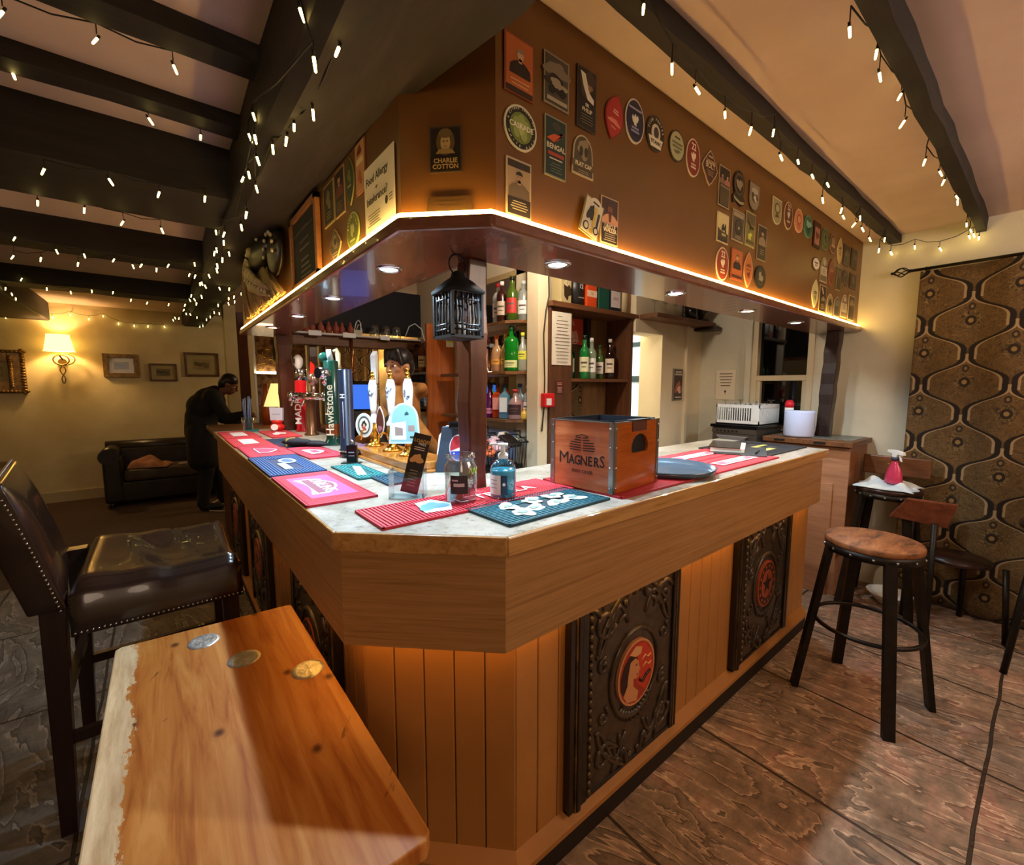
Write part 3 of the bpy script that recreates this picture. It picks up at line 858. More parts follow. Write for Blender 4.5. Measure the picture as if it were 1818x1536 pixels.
def clip(name, label, cat, place, kind, bg, rim, els, tilt=0, group='pump clips on the canopy boards', thick=.004, w=None, h=None, lift=0, back=None):
    pl, x, y, z, ww, hh = place
    w = w or ww; h = h or hh
    M = frame(pl, x, y, z, tilt, .001 + lift)
    sh = shape(kind, w, h)
    P0 = MB(); P0.u(0).prism(sh, 0, thick)
    inn = [(px * (1 - .10), py * (1 - .10 * w / h)) for px, py in sh]
    P0.u(1).prism(inn, thick, thick + .0006)
    o = obj(name, P0, [cm(rim), cm(bg)])
    o.matrix_world = M
    tag(o, label, cat, group)
    if els:
        a, ms = art(els, w, h, thick + .0008, hash(label) % 997 if False else len(label))
        obj('printed_design', a, ms, o)
    return o
P = dict(
c01=('R',0.785,0.950,2.280,0.100,0.141),c02=('R',0.921,0.950,2.298,0.098,0.133),c03=('R',1.046,0.950,2.301,0.084,0.169),
c04=('R',0.790,0.950,2.132,0.113,0.113),c05=('R',0.919,0.950,2.124,0.085,0.159),c06=('R',1.034,0.950,2.139,0.095,0.116),
c07=('R',0.784,0.950,1.978,0.086,0.146),c08=('R',1.177,0.950,2.301,0.09,0.142),c09=('R',1.283,0.950,2.325,0.104,0.137),
c10=('R',1.402,0.950,2.327,0.107,0.117),c11=('R',1.539,0.950,2.331,0.102,0.107),c12=('R',1.655,0.950,2.326,0.102,0.137),
c13=('R',1.785,0.950,2.328,0.115,0.130),c14=('R',1.065,0.950,1.965,0.085,0.113),c15=('R',1.164,0.950,1.981,0.086,0.143),
c16=('R',1.910,0.950,2.288,0.095,0.160),c17=('R',2.044,0.950,2.321,0.118,0.144),c18=('R',2.199,0.950,2.323,0.108,0.122),
c19=('R',1.915,0.950,2.123,0.101,0.120),c20=('R',2.054,0.950,2.161,0.115,0.130),c21=('R',2.176,0.950,2.174,0.100,0.150),
c22=('R',2.308,0.950,2.139,0.100,0.160),c23=('R',1.927,0.950,1.978,0.111,0.139),c24=('R',2.060,0.950,1.998,0.110,0.135),
c25=('R',2.178,0.950,1.994,0.092,0.160),c26=('R',2.312,0.950,1.982,0.122,0.108),c27=('R',2.462,0.950,2.323,0.112,0.123),
c28=('R',2.608,0.950,2.337,0.112,0.137),c29=('R',2.755,0.950,2.345,0.125,0.122),c30=('R',2.900,0.950,2.346,0.130,0.121),
c31=('R',3.046,0.950,2.331,0.119,0.142),c32=('R',3.190,0.950,2.338,0.128,0.129),c33=('R',3.340,0.950,2.340,0.130,0.119),
c34=('R',3.480,0.950,2.324,0.106,0.166),c35=('R',3.064,0.950,2.173,0.117,0.075),c36=('R',3.204,0.950,2.160,0.129,0.145),
c37=('R',3.347,0.950,2.171,0.119,0.162),c38=('R',3.083,0.950,2.004,0.110,0.165),c39=('R',3.218,0.950,1.990,0.116,0.160),
c40=('R',3.358,0.950,1.975,0.118,0.128),c41=('R',3.500,0.950,1.973,0.122,0.130),c42=('R',3.655,0.950,1.995,0.136,0.150),
c43=('R',3.820,0.950,2.000,0.137,0.170),c44=('R',3.626,0.950,2.322,0.120,0.130),c45=('R',3.636,0.950,2.172,0.122,0.118),
c46=('R',3.797,0.950,2.329,0.141,0.130),c47=('R',3.810,0.950,2.180,0.150,0.100),c48=('R',3.500,0.950,2.152,0.086,0.145),
l01=('L',0.530,1.404,2.126,0.080,0.150),l03=('L',0.530,1.500,2.118,0.080,0.150),l04=('L',0.530,1.603,2.117,0.100,0.150),
l05=('L',0.530,1.727,2.117,0.120,0.144),l06=('L',0.530,1.674,1.958,0.120,0.112),l07=('L',0.530,1.488,1.960,0.114,0.116))
c = clip; pc = 'pump_clip'; PCAT = 'pump clip'
c(pc, 'orange pump clip with an old gentleman, top left of the right canopy board', PCAT, P['c01'], 'rect', '#b8602c', '#8a4420', [('r', 0, -.43, .9, .10, '#2e1810'), ('man', .02, .12, .72, '#caa07a', '#8a7a66', '#2a1712'), ('lines', 0, -.26, .66, 2, .07, '#d9a06a')])
c(pc, 'grey sepia pump clip with motor-racing scene, second in the top row', PCAT, P['c02'], 'rect', '#4a4036', '#8d8068', [('blob', .0, .22, .42, .16, 3, '#7d6e5a'), ('blob', -.05, -.05, .40, .16, 5, '#2a221c'), ('blob', .05, -.05, .30, .10, 9, '#9a8c76'), ('e', -.2, -.18, .12, .09, '#1c1612'), ('e', .22, -.18, .12, .09, '#1c1612'), ('r', 0, -.38, .8, .08, '#a69a84')])
c(pc, 'black pump clip of a white plumed figure, lettered SIR PHILIP', PCAT, P['c03'], 'rect', '#1c1512', '#3c3028', [('blob', .0, .24, .38, .20, 2, '#3e3028'), ('p', [(-.35, .42), (-.1, .40), (.12, .12), (.36, .04), (.34, -.04), (.02, .0), (-.2, .2)], '#d6cbb8'), ('blob', .15, .2, .1, .06, 4, '#8a6a50'), ('t', 'SIR', 0, -.10, .15, '#cfc4ae'), ('t', 'PHILIP', 0, -.19, .19, '#cfc4ae'), ('lines', 0, -.27, .7, 4, .045, '#6a6058')])
c(pc, 'round hop-green pump clip lettered CASKADE', PCAT, P['c04'], 'oval', '#1b1a18', '#cfc8a8', [('e', 0, 0, .34, .34, '#6f7d3a')] + [('e', .16 * math.cos(a), .17 * math.sin(a) , .11, .13, '#93a052') for a in (0.4, 1.5, 2.6, 3.8, 5.2)] + [('e', 0, -.02, .09, .14, '#a9b565'), ('t', 'CASKADE', 0, .02, .165, '#e8e4c8'), ('arc', 'A CITRUS LAGER ALE', .41, .41, 165, 15, .07, '#e8e4c8'), ('arc', 'WHITE ALES', .42, .42, 205, 335, .07, '#e8e4c8')])
c(pc, 'dark teal pump clip with red lettering, lettered BENGAL', PCAT, P['c05'], 'rect', '#14302e', '#8a8672', [('e', .02, .36, .2, .07, '#3c3a32'), ('p', [(-.42, .12), (-.1, .22), (.3, .24), (.36, .30), (.1, .14), (-.1, .08)], '#c8512c'), ('t', 'BENGAL', 0, .0, .23, '#d8ceb0'), ('r', 0, -.12, .74, .06, '#a83a2a'), ('r', 0, -.20, .6, .02, '#d8ceb0'), ('lines', 0, -.28, .6, 4, .045, '#5e6a5e')])
c(pc, 'arched brown pump clip with riders, lettered FLAT CAP', PCAT, P['c06'], 'arch', '#4c3f2c', '#b9a98a', [('blob', 0, .16, .28, .20, 6, '#8c7c5c'), ('e', -.1, .1, .08, .12, '#2c2418'), ('e', .12, .1, .08, .12, '#2c2418'), ('r', 0, -.24, .98, .16, '#5c4c34'), ('t', 'FLAT CAP', 0, -.24, .17, '#d8cba8'), ('lines', 0, -.38, .5, 2, .05, '#a08f6c')])
c(pc, 'sepia pump clip with a moustached soldier, above the ledge at the corner', PCAT, P['c07'], 'rect', '#a88e6c', '#bfae90', [('r', 0, .40, .9, .12, '#2c221a'), ('man', .0, .12, .85, '#a88a6a', '#241a14', '#6e5c48'), ('r', 0, -.32, .92, .30, '#2a1f18'), ('lines', 0, -.24, .7, 4, .045, '#b8a888')])
c(pc, 'red leaf-shaped pump clip near the ceiling', PCAT, P['c08'], 'leaf', '#a82a26', '#7a1c1a', [('r', .02, .14, .25, .03, '#d8a090'), ('r', .02, .08, .3, .03, '#d8a090'), ('blob', .0, -.12, .26, .07, 3, '#d07464'), ('r', .0, -.25, .25, .02, '#d8a090')], tilt=R(-12))
c(pc, 'dark blue oval pump clip with a white bird', PCAT, P['c09'], 'oval', '#23203a', '#c9bfae', [('r', 0, .27, .66, .045, '#9c90a4'), ('p', [(-.02, .16), (.03, .14), (.05, .10), (.13, .15), (.17, .08), (.12, -.01), (.06, -.03), (.07, -.09), (.03, -.12), (.0, -.07), (-.05, -.11), (-.07, -.05), (-.13, -.03), (-.18, .06), (-.14, .13), (-.07, .07), (-.05, .12)], '#d8d2c0'), ('r', 0, -.16, .36, .05, '#8a88a6'), ('r', 0, -.24, .42, .05, '#8a88a6')])
c(pc, 'round black and cream pump clip lettered PLUM PORTER TITANIC', PCAT, P['c10'], 'oval', '#241c16', '#3a3026', [('arc', 'PLUM PORTER', .40, .38, 165, 15, .12, '#d8ccb0'), ('e', 0, 0, .25, .26, '#c8bca0'), ('e', .02, .02, .14, .16, '#3a3040'), ('p', [(-.42, -.12), (.40, -.12), (.28, -.40), (-.28, -.40)], '#d8ccb0'), ('t', 'TITANIC', 0, -.26, .155, '#241c16')])
c(pc, 'pale green-cream oval pump clip with faint lettering', PCAT, P['c11'], 'oval', '#a8a47c', '#3a3222', [('r', 0, .26, .35, .05, '#3c3a24'), ('r', 0, .08, .66, .07, '#6c6a48'), ('r', 0, -.04, .62, .06, '#6c6a48'), ('blob', 0, -.18, .2, .05, 2, '#6c6a48')])
c(pc, 'brick red oval pump clip numbered 22, in the top row', PCAT, P['c12'], 'oval', '#7c2a18', '#d0b8a0', [('t', '22', 0, .28, .34, '#e8d8c0'), ('p', [(-.02, .16), (.03, .14), (.05, .10), (.13, .15), (.17, .08), (.12, -.01), (.06, -.03), (.07, -.09), (.03, -.12), (.0, -.07), (-.05, -.11), (-.07, -.05), (-.13, -.03), (-.18, .06), (-.14, .13), (-.07, .07), (-.05, .12)], '#e0c8b0'), ('r', 0, -.18, .32, .04, '#d8b8a0'), ('r', 0, -.26, .36, .05, '#d8b8a0')])
c(pc, 'dark red scalloped pump clip lettered BOLT', PCAT, P['c13'], 'plaque', '#4a2418', '#b89c80', [('r', 0, .32, .3, .05, '#b89c80'), ('t', 'GOLDEN', 0, .17, .14, '#c8ac80'), ('t', 'BOLT', 0, .05, .26, '#d8c09a'), ('lines', 0, -.10, .5, 3, .06, '#a88c6c')])
c(pc, 'white and yellow vintage-car pump clip leaning tilted on the ledge', PCAT, P['c14'], 'rect', '#e0d6b8', '#8a7c5c', [('e', .05, .42, .30, .14, '#e4dcc4'), ('r', .05, .42, .34, .05, '#3a3020'), ('blob', -.1, .1, .16, .24, 3, '#1d1a16'), ('r', .1, .05, .12, .56, '#d8b83c'), ('r', .3, .02, .1, .4, '#1d1a16'), ('e', -.24, -.30, .15, .12, '#1d1a16'), ('e', -.24, -.30, .1, .08, '#e4dcc4'), ('e', .28, -.28, .14, .11, '#1d1a16'), ('e', .28, -.28, .09, .07, '#e4dcc4'), ('e', .04, -.36, .1, .07, '#d8b83c')], tilt=R(-17), lift=.012)
c(pc, 'pump clip with a bearded man in pink coat, lettered UNCLE WALLER', PCAT, P['c15'], 'rect', '#3c1c1c', '#b8a080', [('man', 0, .18, .95, '#7c4c38', '#40241c', '#d09878'), ('p', [(-.09, .19), (.09, .19), (.05, -.02), (-.05, -.02)], '#52281c'), ('r', 0, -.28, .9, .40, '#1c1210'), ('t', 'UNCLE', 0, -.13, .2, '#e4d8c0'), ('t', 'WALLER', 0, -.21, .2, '#e4d8c0'), ('lines', 0, -.29, .7, 4, .045, '#a89888')])
c(pc, 'tall dark pump clip showing two figures side by side', PCAT, P['c16'], 'rect', '#2c211a', '#a89474', [('man', -.22, .22, .5, '#b08a6c', '#2a1c14', '#7c5c48'), ('man', .22, .22, .5, '#c09a7c', '#4a2c1c', '#a86c5c'), ('r', 0, -.24, .84, .44, '#4a3c2c'), ('r', 0, .0, .8, .05, '#7c6a50')])
c(pc, 'dark oval pump clip with ring border and ribbon banner', PCAT, P['c17'], 'banner', '#2c2219', '#16100c', [('e', 0, .1, .36, .30, '#6c5c44'), ('e', 0, .1, .32, .27, '#241b14'), ('blob', 0, .1, .2, .16, 8, '#8c7c64'), ('p', [(-.42, -.28), (-.2, -.34), (.1, -.38), (.42, -.34), (.4, -.42), (.1, -.46), (-.2, -.42), (-.4, -.36)], '#9a8a6c')])
c(pc, 'pale grey shield pump clip with a rider', PCAT, P['c18'], 'shield', '#857864', '#5c4c38', [('e', 0, .2, .3, .12, '#a89c84'), ('blob', 0, -.02, .26, .18, 4, '#50443a'), ('blob', .05, -.05, .14, .1, 5, '#b8ac90')])
c(pc, 'pale yellow poster-like pump clip with two silhouettes', PCAT, P['c19'], 'rect', '#d0c088', '#c8b894', [('r', 0, -.40, .9, .12, '#2c2018'), ('p', [(-.45, -.02), (-.2, -.1), (.1, -.12), (.45, -.16), (.45, -.34), (-.45, -.34)], '#3a3020'), ('blob', -.02, .02, .09, .14, 3, '#201812'), ('blob', .18, .0, .08, .14, 5, '#201812'), ('r', .05, -.22, .36, .08, '#b8a868')])
c(pc, 'grey pump clip with an oncoming steam engine', PCAT, P['c20'], 'rect', '#4c4034', '#a8947c', [('r', 0, .36, .84, .14, '#94866c'), ('e', 0, -.02, .3, .26, '#241c18'), ('e', 0, .02, .2, .16, '#3c3430'), ('e', .02, -.06, .06, .05, '#a8a090'), ('lines', 0, -.34, .6, 2, .06, '#a8987c')])
c(pc, 'yellow-green pump clip with a black bird in flight', PCAT, P['c21'], 'rect', '#7c7238', '#a8a078', [('r', 0, .30, .9, .3, '#5c4c34'), ('p', [(-.36, .34), (-.2, .2), (.0, .12), (.34, .08), (.3, .0), (.05, .02), (-.1, -.06), (-.14, .08), (-.28, .16)], '#14100c'), ('blob', -.05, -.2, .2, .09, 2, '#c8c850'), ('r', 0, -.38, .8, .08, '#4c441c')])
c(pc, 'dark pump clip with a seated pale figure, right end of its block', PCAT, P['c22'], 'rect', '#2a1c14', '#a08c70', [('man', .0, .2, .8, '#b49478', '#1c120c', '#8c7458'), ('r', 0, -.28, .86, .36, '#3a2c20'), ('lines', 0, -.2, .5, 3, .06, '#8c7c60')])
c(pc, 'brick red oval pump clip numbered 22, just above the ledge', PCAT, P['c23'], 'oval', '#8a2e16', '#e0c8a8', [('t', '22', 0, .28, .34, '#f0e0c4'), ('p', [(-.02, .16), (.03, .14), (.05, .10), (.13, .15), (.17, .08), (.12, -.01), (.06, -.03), (.07, -.09), (.03, -.12), (.0, -.07), (-.05, -.11), (-.07, -.05), (-.13, -.03), (-.18, .06), (-.14, .13), (-.07, .07), (-.05, .12)], '#e8d0b4'), ('r', 0, -.18, .32, .04, '#e0c0a4'), ('r', 0, -.26, .36, .05, '#e0c0a4')])
c(pc, 'orange pump clip with a standing dark-coated man, beside the low oval numbered 22', PCAT, P['c24'], 'rect', '#b8602e', '#8a4422', [('man', 0, .14, .66, '#d0a880', '#6a4a34', '#1e120e'), ('r', 0, -.40, .9, .10, '#4a1e12')])
c(pc, 'orange leaf-shaped pump clip just above the ledge', PCAT, P['c25'], 'leaf', '#b86a34', '#e0b088', [('blob', 0, .12, .2, .06, 3, '#7a3418'), ('r', 0, 0, .5, .03, '#7a3418'), ('blob', 0, -.14, .2, .06, 6, '#7a3418')])
c(pc, 'black round pump clip with grey emblem at the bottom of its block', PCAT, P['c26'], 'oval', '#241f1a', '#14110e', [('e', 0, 0, .32, .34, '#50483c'), ('e', 0, 0, .29, .31, '#241f1a'), ('blob', 0, 0, .18, .2, 9, '#8c8470')])
c(pc, 'cream shield pump clip starting the right-hand row', PCAT, P['c27'], 'shield', '#948860', '#c8bc98', [('e', 0, .12, .28, .2, '#50442c'), ('e', 0, .12, .2, .14, '#a89c74'), ('blob', 0, -.16, .14, .1, 3, '#50442c')])
c(pc, 'dark red oval pump clip numbered 22 in the right-hand row', PCAT, P['c28'], 'oval', '#5c3020', '#c8b090', [('t', '22', 0, .28, .34, '#d8c8a8'), ('p', [(-.02, .16), (.03, .14), (.05, .10), (.13, .15), (.17, .08), (.12, -.01), (.06, -.03), (.07, -.09), (.03, -.12), (.0, -.07), (-.05, -.11), (-.07, -.05), (-.13, -.03), (-.18, .06), (-.14, .13), (-.07, .07), (-.05, .12)], '#c8b89c'), ('r', 0, -.22, .34, .07, '#b89c80')])
c(pc, 'salmon pink oval pump clip with red centre', PCAT, P['c29'], 'oval', '#c07c50', '#d8a484', [('e', 0, .05, .26, .22, '#9c4426'), ('e', 0, .05, .18, .15, '#c88a60'), ('lines', 0, -.2, .44, 3, .07, '#8c3c22')])
c(pc, 'green oval pump clip in the right-hand row', PCAT, P['c30'], 'oval', '#2c5c44', '#5c8c70', [('blob', 0, .1, .26, .16, 4, '#7ca48c'), ('blob', 0, -.16, .2, .1, 6, '#1c3c2c')])
c(pc, 'maroon rectangular pump clip with a pink centre', PCAT, P['c31'], 'rect', '#3c1812', '#2a100c', [('r', 0, -.04, .66, .66, '#a06c58'), ('blob', 0, -.02, .2, .16, 4, '#6c2c20')])
c(pc, 'dull green round pump clip in the right-hand row', PCAT, P['c32'], 'oval', '#42502e', '#6c7a50', [('e', 0, 0, .28, .28, '#6c7444'), ('blob', 0, .02, .16, .18, 5, '#2c3820')])
c(pc, 'brown oval pump clip with a tan panel', PCAT, P['c33'], 'oval', '#5a3a26', '#94745a', [('e', 0, .12, .28, .2, '#94704c'), ('r', 0, -.12, .56, .12, '#b08c68')])
c(pc, 'cream pointed leaf pump clip in the right-hand row', PCAT, P['c34'], 'leaf', '#b89c68', '#d8c090', [('blob', 0, .1, .16, .06, 3, '#6c4420'), ('r', 0, -.02, .36, .03, '#6c4420'), ('blob', 0, -.12, .14, .05, 5, '#8c6030')])
c(pc, 'small white round badge among the right-end pump clips', PCAT, P['c35'], 'oval', '#d8ccb8', '#3c2c20', [('r', 0, .06, .5, .14, '#6c5c50'), ('r', 0, -.14, .36, .08, '#6c5c50')])
c(pc, 'cream round-topped pump clip beside the small white badge', PCAT, P['c36'], 'arch', '#6a5a44', '#a89c80', [('e', 0, .3, .2, .12, '#a89c80'), ('r', 0, -.06, .8, .34, '#b8ac90'), ('lines', 0, .02, .5, 3, .08, '#50402c')])
c(pc, 'rust red leaf-shaped pump clip in the right-end cluster', PCAT, P['c37'], 'leaf', '#6c2818', '#8c4c34', [('blob', 0, .06, .2, .1, 3, '#94503a')])
c(pc, 'pale cream leaf pump clip standing on the ledge', PCAT, P['c38'], 'leaf', '#c0b480', '#e0d8b4', [('r', 0, .06, .44, .04, '#4c4c2c'), ('r', 0, .0, .4, .03, '#4c4c2c'), ('blob', 0, -.14, .18, .07, 6, '#7c8444')])
c(pc, 'dark rectangular pump clip with white slashes on the ledge', PCAT, P['c39'], 'rect', '#2c2018', '#b8a078', [('p', [(-.3, .4), (-.1, .42), (.1, .2), (.0, .16)], '#b8a888'), ('blob', .05, .0, .2, .1, 3, '#8c7c64'), ('lines', 0, -.22, .6, 3, .07, '#a08c6c')])
c(pc, 'small arched pump clip with a dark tree on the ledge', PCAT, P['c40'], 'arch', '#8c7c58', '#c8b890', [('blob', 0, .06, .22, .2, 3, '#2c2418'), ('r', 0, -.2, .08, .3, '#2c2418')])
c(pc, 'arched grey pump clip with dark doorway shape on the ledge', PCAT, P['c41'], 'arch', '#50483c', '#a8a088', [('e', 0, .1, .26, .24, '#6c7468'), ('r', 0, -.16, .5, .4, '#3c3830')])
c(pc, 'tall cream arched pump clip on the ledge near the end wall', PCAT, P['c42'], 'arch', '#74664c', '#c8bc9c', [('e', 0, .3, .2, .1, '#b8ac8c'), ('r', 0, -.08, .8, .4, '#c0b494'), ('lines', 0, .04, .5, 3, .08, '#5c4c34'), ('r', 0, -.38, .7, .08, '#a87c50')])
c(pc, 'dark pump clip with cream edge, last on the ledge by the wall', PCAT, P['c43'], 'rect', '#42362a', '#b8a47c', [('blob', 0, .2, .26, .14, 3, '#8c7c64'), ('r', 0, -.2, .6, .36, '#2c2018')])
c(pc, 'dark brown rectangular pump clip near the ceiling at the end wall', PCAT, P['c44'], 'rect', '#33281e', '#5c4c38', [('blob', 0, .1, .3, .2, 3, '#5c4c3c')])
c(pc, 'dark round pump clip with a tan ring at the right end', PCAT, P['c45'], 'oval', '#3a2e24', '#6c5a44', [('e', 0, 0, .3, .3, '#6c5a48'), ('e', 0, 0, .22, .22, '#33281e')])
c(pc, 'very dark pump clip in the top corner against the wall', PCAT, P['c46'], 'rect', '#2a2018', '#4c3c2c', [('blob', 0, .1, .26, .2, 7, '#4c4030')])
c(pc, 'dark square pump clip against the wall at mid height', PCAT, P['c47'], 'rect', '#2e241c', '#50402e', [('e', 0, .1, .26, .28, '#5c503c')])
c(pc, 'slim dark pump clip with a pale left edge at the right end', PCAT, P['c48'], 'rect', '#3c3224', '#8c8060', [('r', 0, .2, .5, .3, '#5c5040')])
# left board
c(pc, 'peach narrow pump clip above the allergy sign', PCAT, P['l01'], 'rect', '#c08a60', '#8c5c3c', [('r', 0, .12, .7, .12, '#e0c8a0'), ('blob', 0, .32, .18, .1, 3, '#6c2c1c'), ('blob', 0, -.2, .18, .12, 5, '#a85c34')])
c(pc, 'long green leaf-shaped pump clip beside the peach one', PCAT, P['l03'], 'leaf', '#3c4424', '#8c8450', [('blob', 0, .1, .2, .12, 5, '#6c7440'), ('r', 0, -.1, .4, .04, '#a8a070')])
c(pc, 'dark pump clip with a portrait on the left board', PCAT, P['l04'], 'rect', '#2c1814', '#a88c64', [('man', 0, .2, .8, '#c09478', '#2a1812', '#6c342c'), ('lines', 0, -.22, .6, 4, .06, '#7c5c44')])
c(pc, 'dull olive pump clip next to the chalkboard', PCAT, P['l05'], 'rect', '#3c3420', '#a8945c', [('blob', 0, .1, .2, .2, 5, '#7c7444'), ('lines', 0, -.2, .5, 3, .07, '#8c8454')])
c(pc, 'cut-out head shaped pump clip on the left ledge', PCAT, P['l06'], 'plaque', '#5c4c38', '#b89c6c', [('blob', 0, .1, .26, .2, 5, '#8c7c64'), ('e', .05, .1, .08, .1, '#2c2018'), ('lines', 0, -.24, .5, 2, .08, '#c8b48c')])
c(pc, 'green oval pump clip on the left ledge beside the allergy sign', PCAT, P['l07'], 'oval', '#6c742c', '#b8bc68', [('arc', 'GREENE KING', .36, .38, 165, 15, .08, '#c8cc84'), ('blob', 0, .02, .12, .2, 4, '#b8bc7c'), ('r', 0, -.26, .4, .05, '#b8bc7c')])
c(pc, 'dark pump clip with a wigged portrait, lettered CHARLIE COTTON', PCAT, ('C', .618, 1.042, 2.061, .086, .112), 'rect', '#241a12', '#4c3c28', [('e', 0, .16, .28, .30, '#5c4a2c'), ('e', .0, .14, .15, .2, '#b0945c'), ('e', 0, .34, .2, .1, '#6c5834'), ('p', [(-.3, -.1), (.3, -.1), (.2, .0), (-.2, .0)], '#8c7444'), ('e', -.05, .17, .025, .015, '#241a12'), ('e', .06, .17, .025, .015, '#241a12'), ('r', .0, .06, .08, .012, '#5c2c1c'), ('r', 0, -.33, .92, .3, '#1a120c'), ('t', 'CHARLIE', 0, -.26, .185, '#a88c54'), ('t', 'COTTON', 0, -.39, .185, '#a88c54')])
# paper sign
M = frame('L', .530, 1.262, 2.004, 0, .004)
w_, h_ = .215, .190
o = obj('allergy_sign', MB().prism([(-w_ / 2, -h_ / 2), (w_ / 2, -h_ / 2), (w_ / 2, h_ / 2), (-w_ / 2, h_ / 2)], 0, .002), paper)
o.matrix_world = M
tag(o, 'cream paper sign about food allergy or intolerance on the left canopy board', 'sign')
a, ms = art([('t', 'Food Allergy', -.06, .27, .145, '#2c2418'), ('t', 'or', -.06, .12, .075, '#5c5040'), ('t', 'Intolerance?', -.06, -.03, .145, '#2c2418'), ('e', .26, -.19, .045, .06, '#2c2418'), ('lines', .40, -.15, .12, 3, .04, '#5c5040'), ('lines', -.16, -.24, .48, 5, .04, '#6c6050'), ('lines', -.3, -.46, .16, 1, .03, '#6c6050')], w_, h_, .0024, 3)
obj('lettering', a, ms, o)
# clear plate on the corner ledge
o = obj('acrylic_nameplate', MB().prism([(-.062, -.018), (.062, -.018), (.058, .018), (-.058, .018)], 0, .004), mat('brassy_plate', '#7c5c34', .12, .7))
o.matrix_world = frame('C', .625, 1.035, 1.925, 0, .006)
tag(o, 'small shiny engraved plate on the corner ledge under the wigged portrait', 'nameplate')
a, ms = art([('lines', 0, .18, .6, 2, .3, '#3c2814')], .12, .036, .0044, 3); obj('engraving', a, ms, o)
# chalkboard
t = thing('chalkboard', 'framed chalkboard with faint chalk writing on the left canopy board', 'chalkboard', (.528, 2.06, 2.06))
t.matrix_world = frame('L', .53, 2.06, 2.045, 0, .003)
w_, h_ = .43, .31
m = MB()
for a_ in ((-w_ / 2, -h_ / 2, -w_ / 2 + .028, h_ / 2), (w_ / 2 - .028, -h_ / 2, w_ / 2, h_ / 2), (-w_ / 2, -h_ / 2, w_ / 2, -h_ / 2 + .022), (-w_ / 2, h_ / 2 - .022, w_ / 2, h_ / 2)):
    m.bb((a_[0], a_[1], 0), (a_[2], a_[3], .018))
obj('frame', m, wood('light_frame_wood', '#a8703c', '#8c5828', '#b8804c', (2, 12, 12)), t)
obj('board', MB().bb((-w_ / 2 + .02, -h_ / 2 + .015, 0), (w_ / 2 - .02, h_ / 2 - .015, .008)), mat('slate_black', '#1d1a17', .7), t)
a, ms = art([('blob', -.05, .25, .28, .03, 3, '#4c4840'), ('lines', 0, .1, .4, 2, .1, '#4c4840'), ('lines', 0, -.15, .3, 2, .08, '#5c584c'), ('lines', .02, -.3, .4, 2, .07, '#4c4840')], w_, h_, .0085, 5)
obj('chalk_writing', a, ms, t)
# carved mask
t = thing('tribal_mask', 'carved bird-like mask with shell teeth and hanging raffia at the far left of the canopy', 'mask')
t.matrix_world = frame('L', .53, 2.95, 2.10, 0, .001) @ Matrix.Diagonal((1.25, .88, .62, 1))
mk_d = speck('mask_dark_wood', '#15100c', '#2c2016', 20, .4, .3); mk_g = speck('mask_bone', '#8c7a58', '#b8a67c', 25, .6, .3); raf = speck('raffia', '#6c5a34', '#a8905c', 40, .9, .4, vec=(8, 1, 8))
m = MB(); m.ball((.06, .10, .06), (.22, .11, .08), 22, 14); m.ball((.34, .03, .05), (.12, .13, .05), 16, 10)
obj('head', m, mk_d, t)
m = MB().smooth(); m.tube([(-.10, .05, .13), (.02, -.01, .16), (.15, -.09, .15), (.30, -.17, .10)], [.030, .034, .026, .008], 10); m.tube([(-.12, -.02, .12), (.0, -.09, .14), (.14, -.15, .12), (.28, -.20, .09)], [.028, .030, .022, .008], 10)
m.tube([(-.08, .0, .12), (.05, -.055, .15), (.18, -.12, .14), (.28, -.185, .09)], [.012, .014, .012, .006], 8)
obj('beak', m, mk_g, t)
m = MB().smooth()
m.tube([(-.12 + .062 * math.cos(a_), .05 + .05 * math.sin(a_), .13) for a_ in [2 * PI * k / 20 for k in range(20)]], .020, 8, closed=True); m.ball((.0, .13, .13), (.045, .040, .03), 14, 8)
obj('eye', m, mk_g, t)
obj('pupil', MB().ball((-.12, .05, .14), (.03, .026, .02), 12, 8), mk_d, t)
m = MB()
for k in range(8):
    a_ = R(165 - 18 * k); m.ball((.06 + .17 * math.cos(a_), .09 + .085 * math.sin(a_), .135), .013, 8, 6)
for k in range(8):
    a_ = R(190 - 30 * k); m.ball((.33 + .09 * math.cos(a_), .04 + .09 * math.sin(a_), .105), .012, 8, 6)
for k in range(8): m.ball((-.06 + .045 * k, -.035 - .020 * k, .165 - .007 * k), .011, 8, 6)
obj('shell_teeth', m, mat('shell_white', '#c8bc9c', .4), t, kind='stuff')
m = MB(); rr = random.Random(4)
for k in range(150):
    x = -.46 + rr.random() * .84
    top = (.10 + rr.random() * .06) if x < -.16 else (-.02 - .10 * max(0, x) + rr.random() * .04)
    w_ = rr.random() * .05
    m.tube([(x * .72 - .05, top, .04 + w_), (x * .9, (top - .22) * .5, .06 + w_), (x + rr.uniform(-.02, .02), -.205 - rr.random() * .01, .02 + w_)], .005 + rr.random() * .012, 5)
obj('raffia_fringe', m, raf, t, kind='stuff')
m = MB().smooth()
for k in range(11):
    a_ = R(70 + 14 * k); m.tube([(-.10, .06, .05), (-.14 + .24 * math.cos(a_), .06 + .13 * math.sin(a_), .04)], [.020, .004], 5)
obj('feather_crest', m, mk_g, t)
